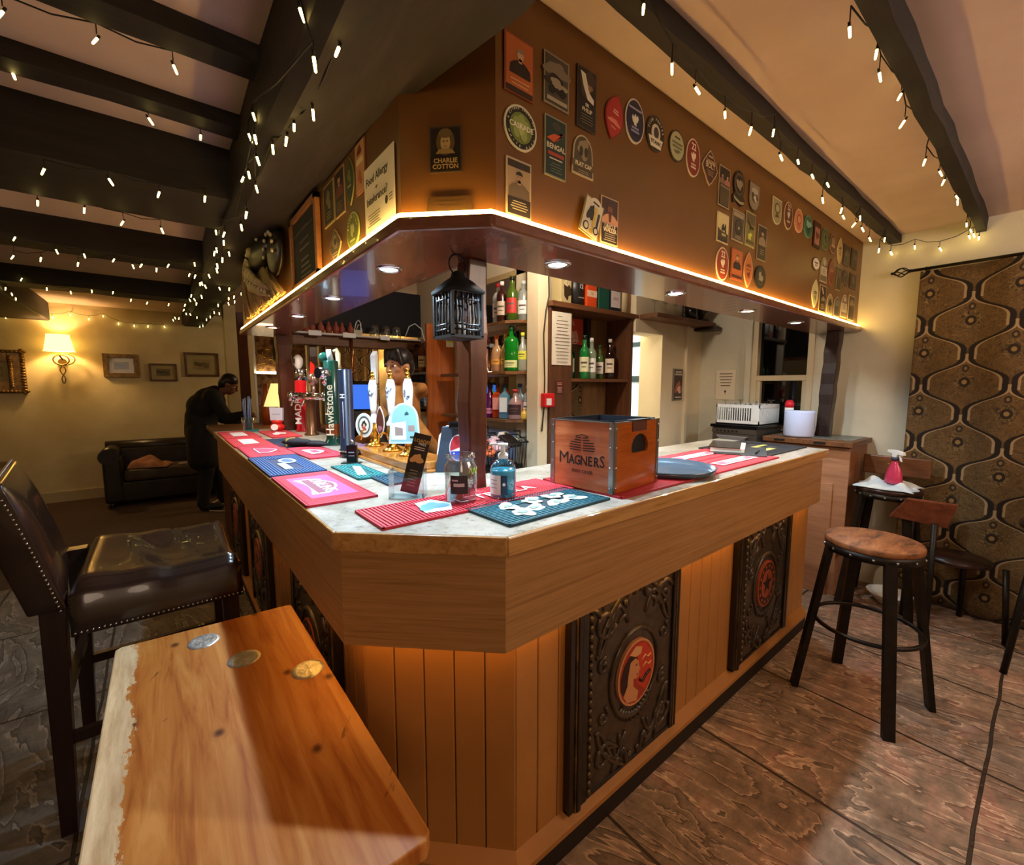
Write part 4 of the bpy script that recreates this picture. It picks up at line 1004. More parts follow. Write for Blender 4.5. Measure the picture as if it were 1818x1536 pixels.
# lantern hanging off the post
t = thing('lantern', 'black pierced metal lantern hanging from the ledge at the corner timber post', 'lantern', (.725, 1.165, 1.60))
m = MB()
s_ = .052
for sx in (-1, 1):
    for sy in (-1, 1): m.bb((sx * s_ - .004, sy * s_ - .004, .0), (sx * s_ + .004, sy * s_ + .004, .13))
m.bb((-.056, -.056, -.004), (.056, .056, .004)); m.bb((-.056, -.056, .128), (.056, .056, .134))
obj('body_frame', m, black, t)
m = MB(); rr = random.Random(8)
for sx, ax in ((-1, 0), (1, 0), (-1, 1), (1, 1)):
    for k in range(5):
        q = -.036 + k * .018
        pts = [(q + rr.uniform(-.003, .003), z) for z in (.004, .03, .055, .085, .105, .128)]
        P3 = [((sx * s_, p, z) if ax == 0 else (p, sx * s_, z)) for p, z in pts]
        m.tube(P3, .0035, 4)
    for z in (.02, .035, .108):
        A = [((sx * s_, q, z) if ax == 0 else (q, sx * s_, z)) for q in (-.045, .045)]
        m.tube(A, .0035, 4)
obj('pierced_panels', m, black, t)
obj('roof', MB().lathe([(.083, .130), (.084, .137), (.045, .168), (.022, .182), (.018, .196), (.0, .20)], n=4, M=Matrix.Rotation(PI / 4, 4, 'Z').to_3x3()), mat('lantern_roof_black', '#0a0a0a', .8), t)
obj('candle', MB().cyl((0, 0, .004), (0, 0, .045), .022, n=16), mat('candle_wax', '#d8cfb8', .6), t)
obj('hanging_ring', MB().smooth().tube([(.03 * math.cos(a_), 0, .218 + .03 * math.sin(a_)) for a_ in [2 * PI * k / 20 for k in range(20)]], .0025, 6, closed=True), iron_m, t)
# ---------------------------------------------------------------- things on the bar top
TZ = 1.1003
def bar_mat(label, cx, cy, L, W, side, main, rib, els, tilt=0, group=None, z=TZ, ribs='long', th=.007):
    rz = (0 if side == 'R' else -PI / 2) + tilt
    m = MB()
    m.u(0).bb((-L / 2, -W / 2, 0), (L / 2, W / 2, th * .6))
    for a, b in (((-L / 2, -W / 2), (L / 2, -W / 2 + .006)), ((-L / 2, W / 2 - .006), (L / 2, W / 2)), ((-L / 2, -W / 2), (-L / 2 + .006, W / 2)), ((L / 2 - .006, -W / 2), (L / 2, W / 2))):
        m.bb((a[0], a[1], th * .6), (b[0], b[1], th))
    m.u(1)
    if ribs == 'long':
        n = int(W / .011)
        for k in range(1, n):
            y = -W / 2 + k * W / n
            if abs(y) < W * .20:
                m.bb((-L / 2 + .008, y - .0028, th * .6), (-L * .30, y + .0028, th)); m.bb((L * .30, y - .0028, th * .6), (L / 2 - .008, y + .0028, th))
            else: m.bb((-L / 2 + .008, y - .0028, th * .6), (L / 2 - .008, y + .0028, th))
    else:
        n = int(L / .011)
        for k in range(1, n):
            x = -L / 2 + k * L / n
            if abs(x) < L * .30:
                m.bb((x - .0028, -W / 2 + .008, th * .6), (x + .0028, -W * .24, th)); m.bb((x - .0028, W * .24, th * .6), (x + .0028, W / 2 - .008, th))
            else: m.bb((x - .0028, -W / 2 + .008, th * .6), (x + .0028, W / 2 - .008, th))
    o = obj('bar_mat', m, [cm(main, .6), cm(rib, .6)])
    o.location = (cx, cy, z); o.rotation_euler = (0, 0, rz)
    tag(o, label, 'bar mat', group)
    if els:
        a, ms = art(els, W, W, th * 1.03, len(label)); obj('printed_logo', a, ms, o)
    return o
RED, REDR, BLK = '#c8283c', '#de5a66', '#16181c'
bar_mat('long red ribbed bar runner at the corner under the glass jar', .74, 1.10, .68, .198, 'R', '#c01c30', '#e04a58', [('p', [(-1.0, -.25), (-.62, -.32), (-.45, .0), (-.6, .34), (-.9, .30)], '#d8e8e8'), ('blob', -.75, .0, .18, .2, 3, '#78b4d0'), ('t', 'ESTRELLA', .42, .02, .36, '#f4ecec')], ribs='short')
bar_mat('dark teal bar mat with white hop flowers at the front corner', .858, .930, .41, .196, 'R', '#12404c', '#2e7486', [('blob', x, y, .17, .15, i, '#eef2ea') for i, (x, y) in enumerate([(-.5, .18), (-.25, -.12), (0, .2), (.22, -.12), (.45, .18), (.62, -.1), (-.55, -.2)])] + [('blob', x, y, .07, .06, i + 3, '#8fb4b0') for i, (x, y) in enumerate([(-.5, .18), (-.25, -.12), (0, .2), (.22, -.12), (.45, .18), (.62, -.1), (-.55, -.2)])], tilt=R(2))
bar_mat('pink-red bar mat with arched label lettered CARLING, nearest on the left arm', .413, 1.588, .52, .212, 'L', '#b81c34', '#dc4c60', [('p', [(-.85, -.34), (.85, -.34), (.85, .34), (-.85, .34)], '#cc4c90'), ('p', [(-.62, -.22)] + [(-.62 + 1.24 * k / 12, -.02 + .27 * math.sin(PI * k / 12)) for k in range(13)] + [(.62, -.22)] + [(.62 - 1.24 * k / 12, -.28 + .10 * math.sin(PI * k / 12)) for k in range(13)], '#f4e4ee'), ('p', [(-.56, -.17)] + [(-.56 + 1.12 * k / 12, -.04 + .25 * math.sin(PI * k / 12)) for k in range(13)] + [(.56, -.17)], '#93405c'), ('t', 'CARLING', 0, .03, .27, '#f6f2f4')], ribs='short')
bar_mat('blue ribbed bar mat with pale green script', .413, 2.150, .555, .212, 'L', '#12305c', '#2c62a0', [('e', -.35, .12, .34, .17, '#cdeadc'), ('e', -.35, .12, .26, .11, '#2c62a0'), ('r', .35, -.06, .8, .15, '#cdeadc')])
bar_mat('pink-red bar mat with white curved label beside the blue mat', .425, 2.67, .47, .215, 'L', '#b81c34', '#dc4c60', [('p', [(-.5, -.22)] + [(-.5 + 1.0 * k / 12, .0 + .25 * math.sin(PI * k / 12)) for k in range(13)] + [(.5, -.22)], '#f4e4ee'), ('p', [(-.44, -.19)] + [(-.44 + .88 * k / 12, -.04 + .25 * math.sin(PI * k / 12)) for k in range(13)] + [(.44, -.19)], '#c8406c')], ribs='short')
bar_mat('red bar mat with a white rectangular panel, second from the far end', .410, 3.165, .50, .20, 'L', RED, REDR, [('r', -.05, 0, 1.4, .42, '#f4eef0'), ('r', -.42, 0, .03, .42, '#c8283c')])
bar_mat('red bar mat with a white rectangular panel, at the far left end', .420, 3.70, .53, .21, 'L', RED, REDR, [('r', -.05, 0, 1.4, .42, '#f4eef0'), ('r', -.42, 0, .03, .42, '#c8283c')])
bar_mat('pink-red bar mat with a pale label in front of the tall dark tap columns', .62, 2.46, .46, .185, 'L', '#b81c34', '#dc4c60', [('p', [(-.5, -.22)] + [(-.5 + 1.0 * k / 12, .0 + .25 * math.sin(PI * k / 12)) for k in range(13)] + [(.5, -.22)], '#f4e4ee'), ('r', 0, 0, .5, .2, '#c8406c')], ribs='short', tilt=R(3))
bar_mat('pink bar mat with a white scroll near the red tap column', .665, 3.59, .56, .19, 'L', RED, REDR, [('blob', 0, 0, .5, .22, 5, '#f0e6ea')])
bar_mat('navy bar mat with yellow-green lettering under the black gloves', .61, 2.98, .50, .20, 'L', '#14203c', '#2a4468', [('blob', -.3, .05, .4, .2, 5, '#b8d8b0'), ('r', .4, -.02, .7, .2, '#d8e8a8')])
bar_mat('teal bar mat with a white slanting bottle outline', .615, 1.78, .34, .12, 'L', '#0f5c5e', '#2e9896', [('p', [(-.9, .1), (.8, -.3), (.95, -.05), (-.7, .32)], '#c6ece4')])
bar_mat('small dark blue bar mat tucked beside the teal one', .665, 1.545, .19, .12, 'L', '#123848', '#1f5872', [])
for y, nm, nx in ((.918, 'front', 2.02), (1.108, 'back', 2.02)):
    bar_mat('red bar runner with a white label strip, %s one beyond the round tray' % nm, nx, y, .66, .186, 'R', RED, '#e0545e', [('r', .35 if nm == 'front' else .2, 0, 1.9, .34, '#f2e8ec'), ('r', .35 if nm == 'front' else .2, 0, 1.75, .22, '#d86c86'), ('lines', .35 if nm == 'front' else .2, .0, 1.5, 1, .4, '#f2e8ec')], ribs='short')
bar_mat('red ribbed bar mat under the wooden cider crate', 1.385, 1.0, .575, .36, 'R', '#a81c28', '#cc3c44', [], ribs='short')
bar_mat('dark grey bar mat with yellow writing at the right end of the bar', 2.63, 1.06, .54, .37, 'R', '#2c2a2c', '#343236', [('r', -.25, -.1, .5, .09, '#d8cc6c'), ('r', -.28, -.25, .7, .1, '#d8cc6c'), ('r', .15, -.02, .5, .07, '#d8cc6c'), ('r', -.35, .25, .6, .06, '#d8cc6c')])

# wooden cider crate
t = thing('cider_crate', 'varnished wooden cider crate with black liner on the bar, lettered MAGNERS', 'crate', (1.10, .857, 1.108), R(6))
CW, CD, CH = .295, .255, .228
crate_w = wood('crate_front_wood', '#b8643a', '#9a4c28', '#cc8050', (14, 1, 10), .3, coat=.4)
crate_o = wood('crate_side_wood', '#b05a14', '#94460c', '#c46c1e', (1.4, 1.4, 12), .25, coat=.5)
m = MB().bb((0, 0, 0), (.012, CD, CH)).bb((CW - .012, 0, 0), (CW, CD, CH)).bb((.012, CD - .012, 0), (CW - .012, CD, CH)).bb((.012, .012, 0), (CW - .012, CD - .012, .012))
obj('crate_body', m, crate_w, t, bevel=.002)
# end panel with an arched hand hole
hx, hz, hr = .158, .158, .049
outer = [(0, 0), (CW, 0), (CW, CH), (0, CH)]
hole = [(.165 + .056 * math.cos(a), .140 + .044 * math.sin(a)) for a in [R(-25 + 230 * k / 18) for k in range(19)]]
m = MB()
def ring_panel(m, outer, hole, y0, y1):
    # quads from the hole to the border by angle
    n = 48; cxh = sum(p[0] for p in hole) / len(hole); czh = sum(p[1] for p in hole) / len(hole)
    def hit(poly, a):
        d = (math.cos(a), math.sin(a)); best = None
        for i in range(len(poly)):
            p, q = poly[i], poly[(i + 1) % len(poly)]
            ex, ez = q[0] - p[0], q[1] - p[1]; den = d[0] * ez - d[1] * ex
            if abs(den) < 1e-9: continue
            s = ((p[0] - cxh) * ez - (p[1] - czh) * ex) / den; u = ((p[0] - cxh) * d[1] - (p[1] - czh) * d[0]) / den
            if s > 0 and -1e-6 <= u <= 1 + 1e-6 and (best is None or s < best): best = s
        return (cxh + d[0] * best, czh + d[1] * best)
    angs = sorted([2 * PI * k / n for k in range(n)] + [math.atan2(p[1] - czh, p[0] - cxh) % (2 * PI) for p in outer])
    I = [hit(hole, a) for a in angs]; O = [hit(outer, a) for a in angs]; N_ = len(angs)
    V = [(p[0], y0, p[1]) for p in I] + [(p[0], y0, p[1]) for p in O] + [(p[0], y1, p[1]) for p in I] + [(p[0], y1, p[1]) for p in O]
    F = []
    for k in range(N_):
        j = (k + 1) % N_
        F += [(k, j, N_ + j, N_ + k), (2 * N_ + k, 3 * N_ + k, 3 * N_ + j, 2 * N_ + j), (k, 2 * N_ + k, 2 * N_ + j, j)]
    m.mesh(V, F)
ring_panel(m, outer, hole, 0, .012)
obj('end_panel', m, crate_o, t, label='orange end panel with a hand hole')
m = MB()
for x, y in ((0, 0), (CW, 0), (0, CD), (CW, CD)):
    sx, sy = (1 if x == 0 else -1), (1 if y == 0 else -1)
    m = MB(); m.bb((x - sx * .002, y - sx * 0 - sy * .002, 0), (x + sx * .016, y - sy * .0005, CH)); m.bb((x - sx * .002, y - sy * .002, 0), (x - sx * .0005, y + sy * .016, CH))
    obj('metal_corner', m, steel, t)
m = MB(); m.bb((-.002, -.002, CH - .001), (CW + .002, .006, CH + .002)).bb((-.002, 0, CH - .001), (.006, CD, CH + .002))
obj('metal_rim', m, steel, t)
m = MB()
for z in (.02, .085, .15, .21):
    for p in ((-.003, .010, z), (.010, -.003, z), (-.003, CD - .010, z), (CW - .01, -.003, z)): m.ball(p, .0035, 8, 6)
obj('rivets', m, chrome, t, kind='stuff')
m = MB().bb((.010, .010, CH - .17), (CW - .01, .016, CH + .005)).bb((.010, CD - .016, CH - .17), (CW - .01, CD - .01, CH + .005)).bb((.010, .010, CH - .17), (.016, CD - .01, CH + .005)).bb((CW - .016, .010, CH - .17), (CW - .01, CD - .01, CH + .005)).bb((.01, .01, CH - .18), (CW - .01, CD - .01, CH - .17))
m.bb((.105, -.010, CH + .002), (.215, .018, CH + .006))
obj('black_liner', m, mat('liner_plastic', '#15181e', .35), t)
obj('bin_flap', MB().bb((.11, -.0025, CH - .034), (.205, -.0005, CH)), mat('dark_brown_label', '#54260c', .5), t)
ink = mat('burnt_ink', '#1c100a', .7)
MM = Matrix(((0, 0, -1, -.0006), (-1, 0, 0, CD), (0, 1, 0, 0), (0, 0, 0, 1)))
m = MB()
m.text('M', .060, MM @ Matrix.Translation((.058, .098, 0)), .0003)
for i, ch in enumerate('AGNER'): m.text(ch, .046, MM @ Matrix.Translation((.091 + .0245 * i + (.002 if i > 1 else 0), .0945, 0)) @ Matrix.Diagonal((.82, 1, 1, 1)), .0003, bold=.0008)
m.text('S', .056, MM @ Matrix.Translation((.214, .098, 0)) @ Matrix.Diagonal((.85, 1, 1, 1)), .0003)
m.text('IRISH CIDER', .016, MM @ Matrix.Translation((.135, .058, 0)), .0003)
for i in range(6):
    z = .128 + .0085 * i; w = [.10, .104, .10, .096, .06, .05][i]
    for q in (-1, 1):
        m.prism([(.133 + q * w * .04, z), (.133 + q * w / 2, z + .002), (.133 + q * w / 2, z + .0055), (.133 + q * w * .04, z + .0032)], 0, .0003, MM)
m.prism([(.107, .176), (.133, .182), (.159, .176), (.159, .179), (.133, .185), (.107, .179)], 0, .0003, MM)
obj('lettering', m, ink, t)

# round tray
t = thing('round_tray', 'round grey-blue serving tray on the bar beside the wooden crate', 'tray', (1.60, .98, 1.1085))
obj('tray_dish', MB().lathe([(.0, .0), (.165, .0), (.178, .004), (.190, .022), (.193, .022), (.182, .001), (.168, -.001)], n=48, cap=False), mat('tray_blue_grey', '#50606e', .22, .2), t)
# clipboard with papers
t = thing('clipboard', 'black open clipboard with papers and a pen at the right of the bar', 'clipboard', (2.40, 1.03, 1.1080), R(22))
obj('board', MB().bb((-.17, -.12, 0), (.17, .12, .004)), darkgrey, t, bevel=.001)
obj('paper_stack', MB().bb((-.12, -.02, .004), (.16, .14, .028)), paper, t, bevel=.003)
obj('cover', MB().bb((-.13, .0, .028), (.17, .15, .031)).bb((.165, -.02, .004), (.170, .15, .031)), blackg, t, bevel=.001)
obj('pen', MB().cyl((-.12, -.07, .008), (.0, -.085, .008), .004, n=8), blackg, t)

# hand sanitiser bottle
t = thing('sanitiser_bottle', 'clear pump bottle of blue hand sanitiser on the red runner', 'bottle', (.818, 1.062, 1.1075))
obj('bottle_body', MB().lathe([(.0, 0), (.036, 0), (.041, .006), (.041, .085), (.038, .098), (.026, .114), (.014, .120), (.014, .124), (.0, .124)], n=32), glass, t)
obj('blue_gel', MB().lathe([(.0, .003), (.034, .003), (.0385, .008), (.0385, .082), (.037, .088), (.0, .088)], n=32), mat('blue_gel', '#3ab4d8', .15, trans=.35), t)
obj('pump_head', MB().lathe([(.0, .122), (.016, .122), (.016, .134), (.012, .138), (.007, .142), (.007, .158), (.016, .162), (.016, .168), (.0, .170)], n=24).box((-.020, .012, .166), (.036, .009, .006), Matrix.Rotation(R(-30), 3, 'Z')), white, t)
m = MB()
def wrap_label(m, r, z0, z1, a0, a1, n=14):
    V = []
    for k in range(n + 1):
        a = R(a0 + (a1 - a0) * k / n); V += [(r * math.cos(a), r * math.sin(a), z0), (r * math.cos(a), r * math.sin(a), z1)]
    m.mesh(V, [(2 * k, 2 * k + 2, 2 * k + 3, 2 * k + 1) for k in range(n)])
m.u(0); wrap_label(m, .0415, .014, .074, 158, 222); m.u(1); wrap_label(m, .0418, .014, .074, 222, 250)
for k in range(3): m.u(2); wrap_label(m, .0421, .058 - k * .012, .060 - k * .012, 170, 205)
ms = [white, mat('navy_label', '#142c4c', .4), mat('grey_print', '#8a94a0', .5)]
m.u(0); wrap_label(m, .0422, .043, .050, 230, 242, 4); wrap_label(m, .0422, .0405, .0525, 234.5, 237.5, 2)
obj('label', m, ms, t)
# glass jar
t = thing('glass_jar', 'open clear glass jar with dark label and tan shapes inside on the red runner', 'jar', (.690, 1.105, 1.1075))
obj('jar_glass', MB().lathe([(.0, .0), (.040, .0), (.048, .006), (.0485, .105), (.040, .122), (.039, .128), (.044, .132), (.044, .143), (.040, .145), (.040, .131), (.036, .128), (.036, .121), (.0455, .104), (.0455, .010), (.0, .007)], n=36), glass, t)
m = MB(); rr = random.Random(2)
for k in range(8):
    a = k * 1.3; m.cyl((.022 * math.cos(a), .022 * math.sin(a), .01 + .018 * (k // 4)), (.027 * math.cos(a + .2), .027 * math.sin(a + .2), .045 + .018 * (k // 4)), .010, n=10)
obj('jar_contents', m, mat('cork_tan', '#8c5c40', .7), t, kind='stuff')
m = MB(); m.u(0); wrap_label(m, .0492, .03, .085, 200, 262); m.u(1); wrap_label(m, .0495, .052, .062, 212, 250); m.u(1); wrap_label(m, .0495, .068, .073, 206, 228)
obj('label', m, [mat('burgundy_label', '#2c1416', .5), mat('label_pale', '#b8a4a0', .5)], t)
m = MB().smooth()
m.tube([(.0492 * math.cos(R(a)), .0492 * math.sin(R(a)), .095 + .009 * math.sin(a * .35)) for a in range(268, 312, 3)], .0013, 4)
obj('marker_scribble', m, mat('lime_ink', '#b8d84c', .5), t)
# leaflet holder
t = thing('leaflet_holder', 'clear acrylic leaflet holder on the corner of the bar', 'leaflet holder', (.598, 1.275, TZ), R(-38))
m = MB().bb((-.055, -.030, 0), (.055, .030, .003)).bb((-.055, -.030, 0), (.055, -.0275, .085)).bb((-.055, .0275, 0), (.055, .030, .105)).bb((-.055, -.03, 0), (-.0525, .03, .09)).bb((.0525, -.03, 0), (.055, .03, .09))
obj('acrylic_box', m, acrylic, t)
t = thing('menu_leaflet', 'tall dark leaflet with gold print leaning in the acrylic holder', 'leaflet', (.598, 1.275, TZ + .004), R(-38))
MM = Matrix.Rotation(R(-6), 4, 'X') @ Matrix.Rotation(R(14), 4, 'Y') @ Matrix.Rotation(PI / 2, 4, 'X')
MM = Matrix.Translation((.0, .004, .006)) @ MM
m = MB().prism([(-.028, 0), (.028, 0), (.028, .195), (-.028, .195)], -.004, .0, MM)
obj('leaflet_card', m, mat('leaflet_black', '#231a12', .4), t)
a, ms = art([('t', 'LOADED', .1, .38, .26, '#b88a3c'), ('t', 'FRIES', .1, .33, .2, '#e8dcc0'), ('r', 0, .27, .6, .012, '#d8c8a8'), ('r', 0, .235, .6, .012, '#d8c8a8'), ('blob', 0, .08, .30, .085, 3, '#c8944a'), ('lines', 0, -.12, .6, 6, .05, '#8c7c64')], .056, .195, .0004, 4)
bmesh.ops.transform(a.bm, matrix=MM @ Matrix.Translation((0, .0975, 0)), verts=a.bm.verts[:])
obj('printed_design', a, ms, t)

# hand pumps on their wooden plinth
t = thing('pump_plinth', 'low varnished wooden plinth under the three beer hand pumps', 'pump plinth', (.86, 1.93, TZ))
obj('plinth_block', MB().bb((-.12, -.36, 0), (.11, .40, .012)).bb((-.105, -.345, .012), (.10, .385, .045)), wood('plinth_oak', '#b87836', '#9a5f26', '#cc9048', (12, 1, 12), .25, coat=.5), t, bevel=.005)
ceram = mat('pump_ceramic', '#e8eeee', .12, coat=.6)
def hand_pump(label, x, y, clip_kind):
    t = thing('hand_pump', label, 'beer pump', (x, y, TZ + .046), group='beer hand pumps')
    t.scale = (.92, .92, .885)
    obj('brass_base', MB().lathe([(.0, 0), (.052, 0), (.052, .006), (.040, .010), (.028, .022), (.020, .045), (.027, .075), (.030, .095), (.024, .118), (.022, .132), (.0, .134)], n=28), brass, t)
    obj('swan_neck', MB().smooth().tube([(-.02, 0, .09), (-.05, 0, .10), (-.07, 0, .09), (-.075, 0, .04)], .006, 8), brass, t)
    obj('lower_handle', MB().lathe([(.0, .134), (.026, .134), (.028, .142), (.026, .152), (.017, .165), (.013, .182), (.014, .19), (.0, .19)], n=24), ceram, t, label='white ceramic collar')
    obj('ceramic_handle', MB().lathe([(.0, .19), (.015, .19), (.017, .215), (.020, .26), (.024, .31), (.025, .335), (.021, .365), (.014, .385), (.0, .387)], n=28), ceram, t, label='white ceramic handle with blue flowers')
    obj('finial', MB().lathe([(.0, .386), (.016, .386), (.016, .392), (.009, .397), (.012, .404), (.0125, .408), (.008, .414), (.005, .42), (.007, .425), (.007, .43), (.0, .435)], n=20), brass, t)
    m = MB().smooth(); rr = random.Random(int(y * 100))
    for k in range(9):
        a = R(180 + rr.uniform(-50, 60)); z = .28 + rr.random() * .06; r = .0255
        m.tube([(r * math.cos(a + d), r * math.sin(a + d), z + .008 * math.sin(d * 20)) for d in (0, .1, .2, .3, .4)], .0012, 4)
    obj('flower_print', m, mat('blue_ink', '#2c3c54', .5), t)
    return t
p1 = hand_pump('left beer hand pump with white ceramic handle, nearest the dark tap columns', .85, 2.20, 0)
p2 = hand_pump('middle beer hand pump with white ceramic handle', .85, 1.975, 1)
p3 = hand_pump('right beer hand pump with white ceramic handle, above the leaflet', .85, 1.79, 2)
def face_cam_frame(x, y, z, deg):
    a = R(deg); n_ = Vector((math.cos(a), math.sin(a), 0)); u = Vector((-n_.y, n_.x, 0))
    M = Matrix((tuple(u) + (0,), (0, 0, 1, 0), tuple(n_) + (0,), (0, 0, 0, 1))).transposed()
    return Matrix.Translation((x, y, z)) @ M
def pump_badge(label, kind, w, h, bg, rim, els, M, th=.005):
    m = MB(); sh = shape(kind, w, h)
    m.u(0).prism(sh, 0, th); m.u(1).prism([(a * .88, b * .9) for a, b in sh], th, th + .0006)
    o = obj('pump_clip', m, [cm(rim), cm(bg)]); o.matrix_world = M; tag(o, label, 'pump clip', 'clips on the hand pumps')
    a, ms = art(els, w, h, th + .0008, 5); obj('printed_design', a, ms, o)
pump_badge('oval cream and grey pump clip with red-faced portrait on the left hand pump', 'oval', .085, .125, '#c8ccc8', '#e0dccc', [('e', 0, 0, .36, .38, '#50504c'), ('e', 0, 0, .28, .30, '#d8d4c4'), ('blob', 0, .06, .12, .14, 3, '#2c2420'), ('blob', 0, -.1, .12, .1, 5, '#b04434'), ('e', 0, .0, .06, .07, '#d0a88c')], face_cam_frame(.80, 2.20, 1.255, 235))
pump_badge('brown leaf-shaped pump clip on the middle hand pump', 'leaf', .05, .15, '#5c2c20', '#d8d0c0', [('blob', 0, -.2, .2, .1, 4, '#b06878')], face_cam_frame(.80, 1.985, 1.285, 205))
pump_badge('large pale blue pump clip with house shapes on the right hand pump', 'arch', .135, .175, '#8fc4cc', '#c4e4e8', [('p', [(-.42, -.40), (.05, -.40), (.05, .05), (-.42, .0)], '#eaf8fa'), ('p', [(-.30, -.30), (-.05, -.30), (-.05, -.12), (-.30, -.08)], '#9a8a84'), ('r', .22, -.12, .2, .14, '#a08c84'), ('r', .25, -.34, .16, .05, '#2c4434'), ('blob', .08, .24, .05, .05, 3, '#1c5c5c')], face_cam_frame(.805, 1.735, 1.295, 232))

# lager tap columns
def tower(name, label, x, y, prof, mt, extra=None, grp='lager tap columns'):
    t = thing(name, label, 'beer tap', (x, y, TZ), group=grp)
    obj('column', MB().lathe(prof, n=28), mt, t)
    return t
def vtext(t, s, size, r, deg, z, m_, sx=1):
    a = R(deg); n_ = Vector((math.cos(a), math.sin(a), 0)); u = Vector((-n_.y, n_.x, 0))
    M = Matrix((tuple(u) + (0,), (0, 0, 1, 0), tuple(n_) + (0,), (0, 0, 0, 1))).transposed()
    M = Matrix.Translation((n_.x * r, n_.y * r, z)) @ M @ Matrix.Rotation(PI / 2, 4, 'Z')
    obj('lettering', MB().text(s, size, M, .001, bold=.0008), m_, t)
redp = mat('tap_red', '#b81820', .2, coat=.6)
t = tower('beer_tap', 'red lager tap column with chrome top, lettered MADRI', .86, 3.72, [(.0, 0), (.052, 0), (.052, .012), (.044, .02), (.044, .40), (.0, .40)], redp)
obj('chrome_band', MB().lathe([(.045, .40), (.047, .402), (.047, .485), (.043, .49), (.0, .49)], n=28), chrome, t)
obj('tap_badge', MB().ball((-.01, 0, .545), (.035, .045, .055), 16, 12), mat('badge_white', '#e8e4e4', .25), t)
obj('badge_screen', MB().box((-.045, -.015, .55), (.01, .04, .035)), darkgrey, t)
vtext(t, 'MADRI', .075, .045, 222, .17, white)
t = tower('beer_tap', 'bronze tap column with a chrome T-bar of cut-glass knobs', .84, 3.38, [(.0, 0), (.05, 0), (.05, .01), (.036, .02), (.034, .22), (.04, .25), (.04, .27), (.0, .27)], mat('bronze_column', '#6c4628', .3, .5))
m = MB().cyl((-.05, .25, .285), (.02, -.30, .285), .024, n=18)
for k in range(5):
    f = k / 4; m.ball((-.05 + .07 * f, .25 - .55 * f, .285), .033 if k % 2 == 0 else .028, 14, 10)
obj('t_bar', m, chrome, t)
m = MB().ball((-.075, .26, .28), (.022, .04, .04), 14, 10); m.cyl((-.06, .20, .26), (-.09, .19, .21), .010, .007, n=10).cyl((-.03, .02, .26), (-.06, .01, .21), .010, .007, n=10)
obj('tap_nozzle', m, chrome, t)
obj('red_handle', MB().prism([(-.016, 0), (.016, 0), (.019, .06), (-.008, .085)], -.008, .008, Matrix.Translation((-.01, -.13, .44)) @ Matrix.Rotation(R(-40), 4, 'Z') @ Matrix.Rotation(PI / 2, 4, 'X')), mat('handle_red', '#d8281c', .3), t)
obj('tap_head', MB().ball((-.01, -.14, .40), (.035, .035, .045), 14, 10).cyl((-.01, -.14, .29), (-.01, -.14, .37), .014, n=10), mat('tap_head_copper', '#b8907c', .2, .8), t)
t = tower('beer_tap', 'dark green lager tap column with copper band, lettered Hawkstone', .80, 2.72, [(.0, 0), (.058, 0), (.058, .008), (.046, .03), (.042, .045), (.042, .50), (.034, .505), (.0, .506)], mat('tap_green', '#10392c', .15, coat=.7))
obj('copper_band', MB().lathe([(.0432, .06), (.0432, .13)], n=28, cap=False), copper, t)
vtext(t, 'Hawkstone', .066, .0435, 232, .21, mat('cream_ink', '#e8e0bc', .5))
m = MB().cyl((0, 0, .43), (-.085, -.03, .43), .034, .034, n=24); m.cyl((-.02, 0, .35), (-.06, -.01, .43), .02, n=12)
obj('lens_housing', m, chrome, t)
obj('lens_face', MB().cyl((-.085, -.03, .43), (-.0865, -.0305, .43), .030, n=24), blackg, t)
obj('tap_handle', MB().cyl((0, 0, .505), (-.01, 0, .57), .018, .015, n=14), mat('handle_white_blue', '#c8dce0', .3), t)
m = MB().ball((-.03, .03, .525), (.03, .012, .03), 12, 8); obj('handle_lever', m, mat('lever_green', '#1c5040', .3), t)
t = tower('beer_tap', 'navy blue lager tap column with a small white emblem and line', .79, 2.44, [(.0, 0), (.044, 0), (.044, .006), (.038, .01), (.038, .44), (.034, .446), (.0, .446)], mat('tap_navy', '#1c2438', .3, coat=.3))
vtext(t, 'H', .035, .0385, 226, .30, white)
m = MB(); a_ = R(226); m.cyl((.0385 * math.cos(a_), .0385 * math.sin(a_), .07), (.0385 * math.cos(a_), .0385 * math.sin(a_), .27), .0012, n=5)
obj('white_line', m, white, t)
t = thing('beer_tap', 'cream-handled tap on a copper ball fitting behind the navy column', 'beer tap', (.90, 2.90, TZ), group='lager tap columns')
obj('column', MB().lathe([(.0, 0), (.045, 0), (.03, .01), (.028, .40), (.0, .40)], n=20), mat('bronze_column', '#6c4628', .3, .5), t)
obj('copper_ball', MB().ball((0, 0, .43), (.045, .045, .038), 18, 12), copper, t)
obj('tap_handle', MB().smooth().tube([(0, 0, .465), (0, 0, .50), (0, 0, .56), (-.012, 0, .585), (-.028, 0, .575)], [.018, .014, .017, .016, .010], 12), mat('cream_handle', '#dcd0a8', .35), t)
t = thing('beer_tap', 'tall white tapered tap handle rising behind the hand pumps', 'beer tap', (.98, 2.50, TZ), group='lager tap columns')
obj('column', MB().lathe([(.0, 0), (.03, 0), (.018, .01), (.016, .33), (.022, .34), (.022, .36), (.0, .37)], n=16), chrome, t)
obj('tap_handle', MB().prism([(-.018, .37), (.018, .37), (.032, .53), (.02, .56), (-.028, .53)], -.014, .014, Matrix.Rotation(R(50), 4, 'Z') @ Matrix.Rotation(PI / 2, 4, 'X')), mat('handle_white', '#e4e8e6', .3), t, bevel=.003)
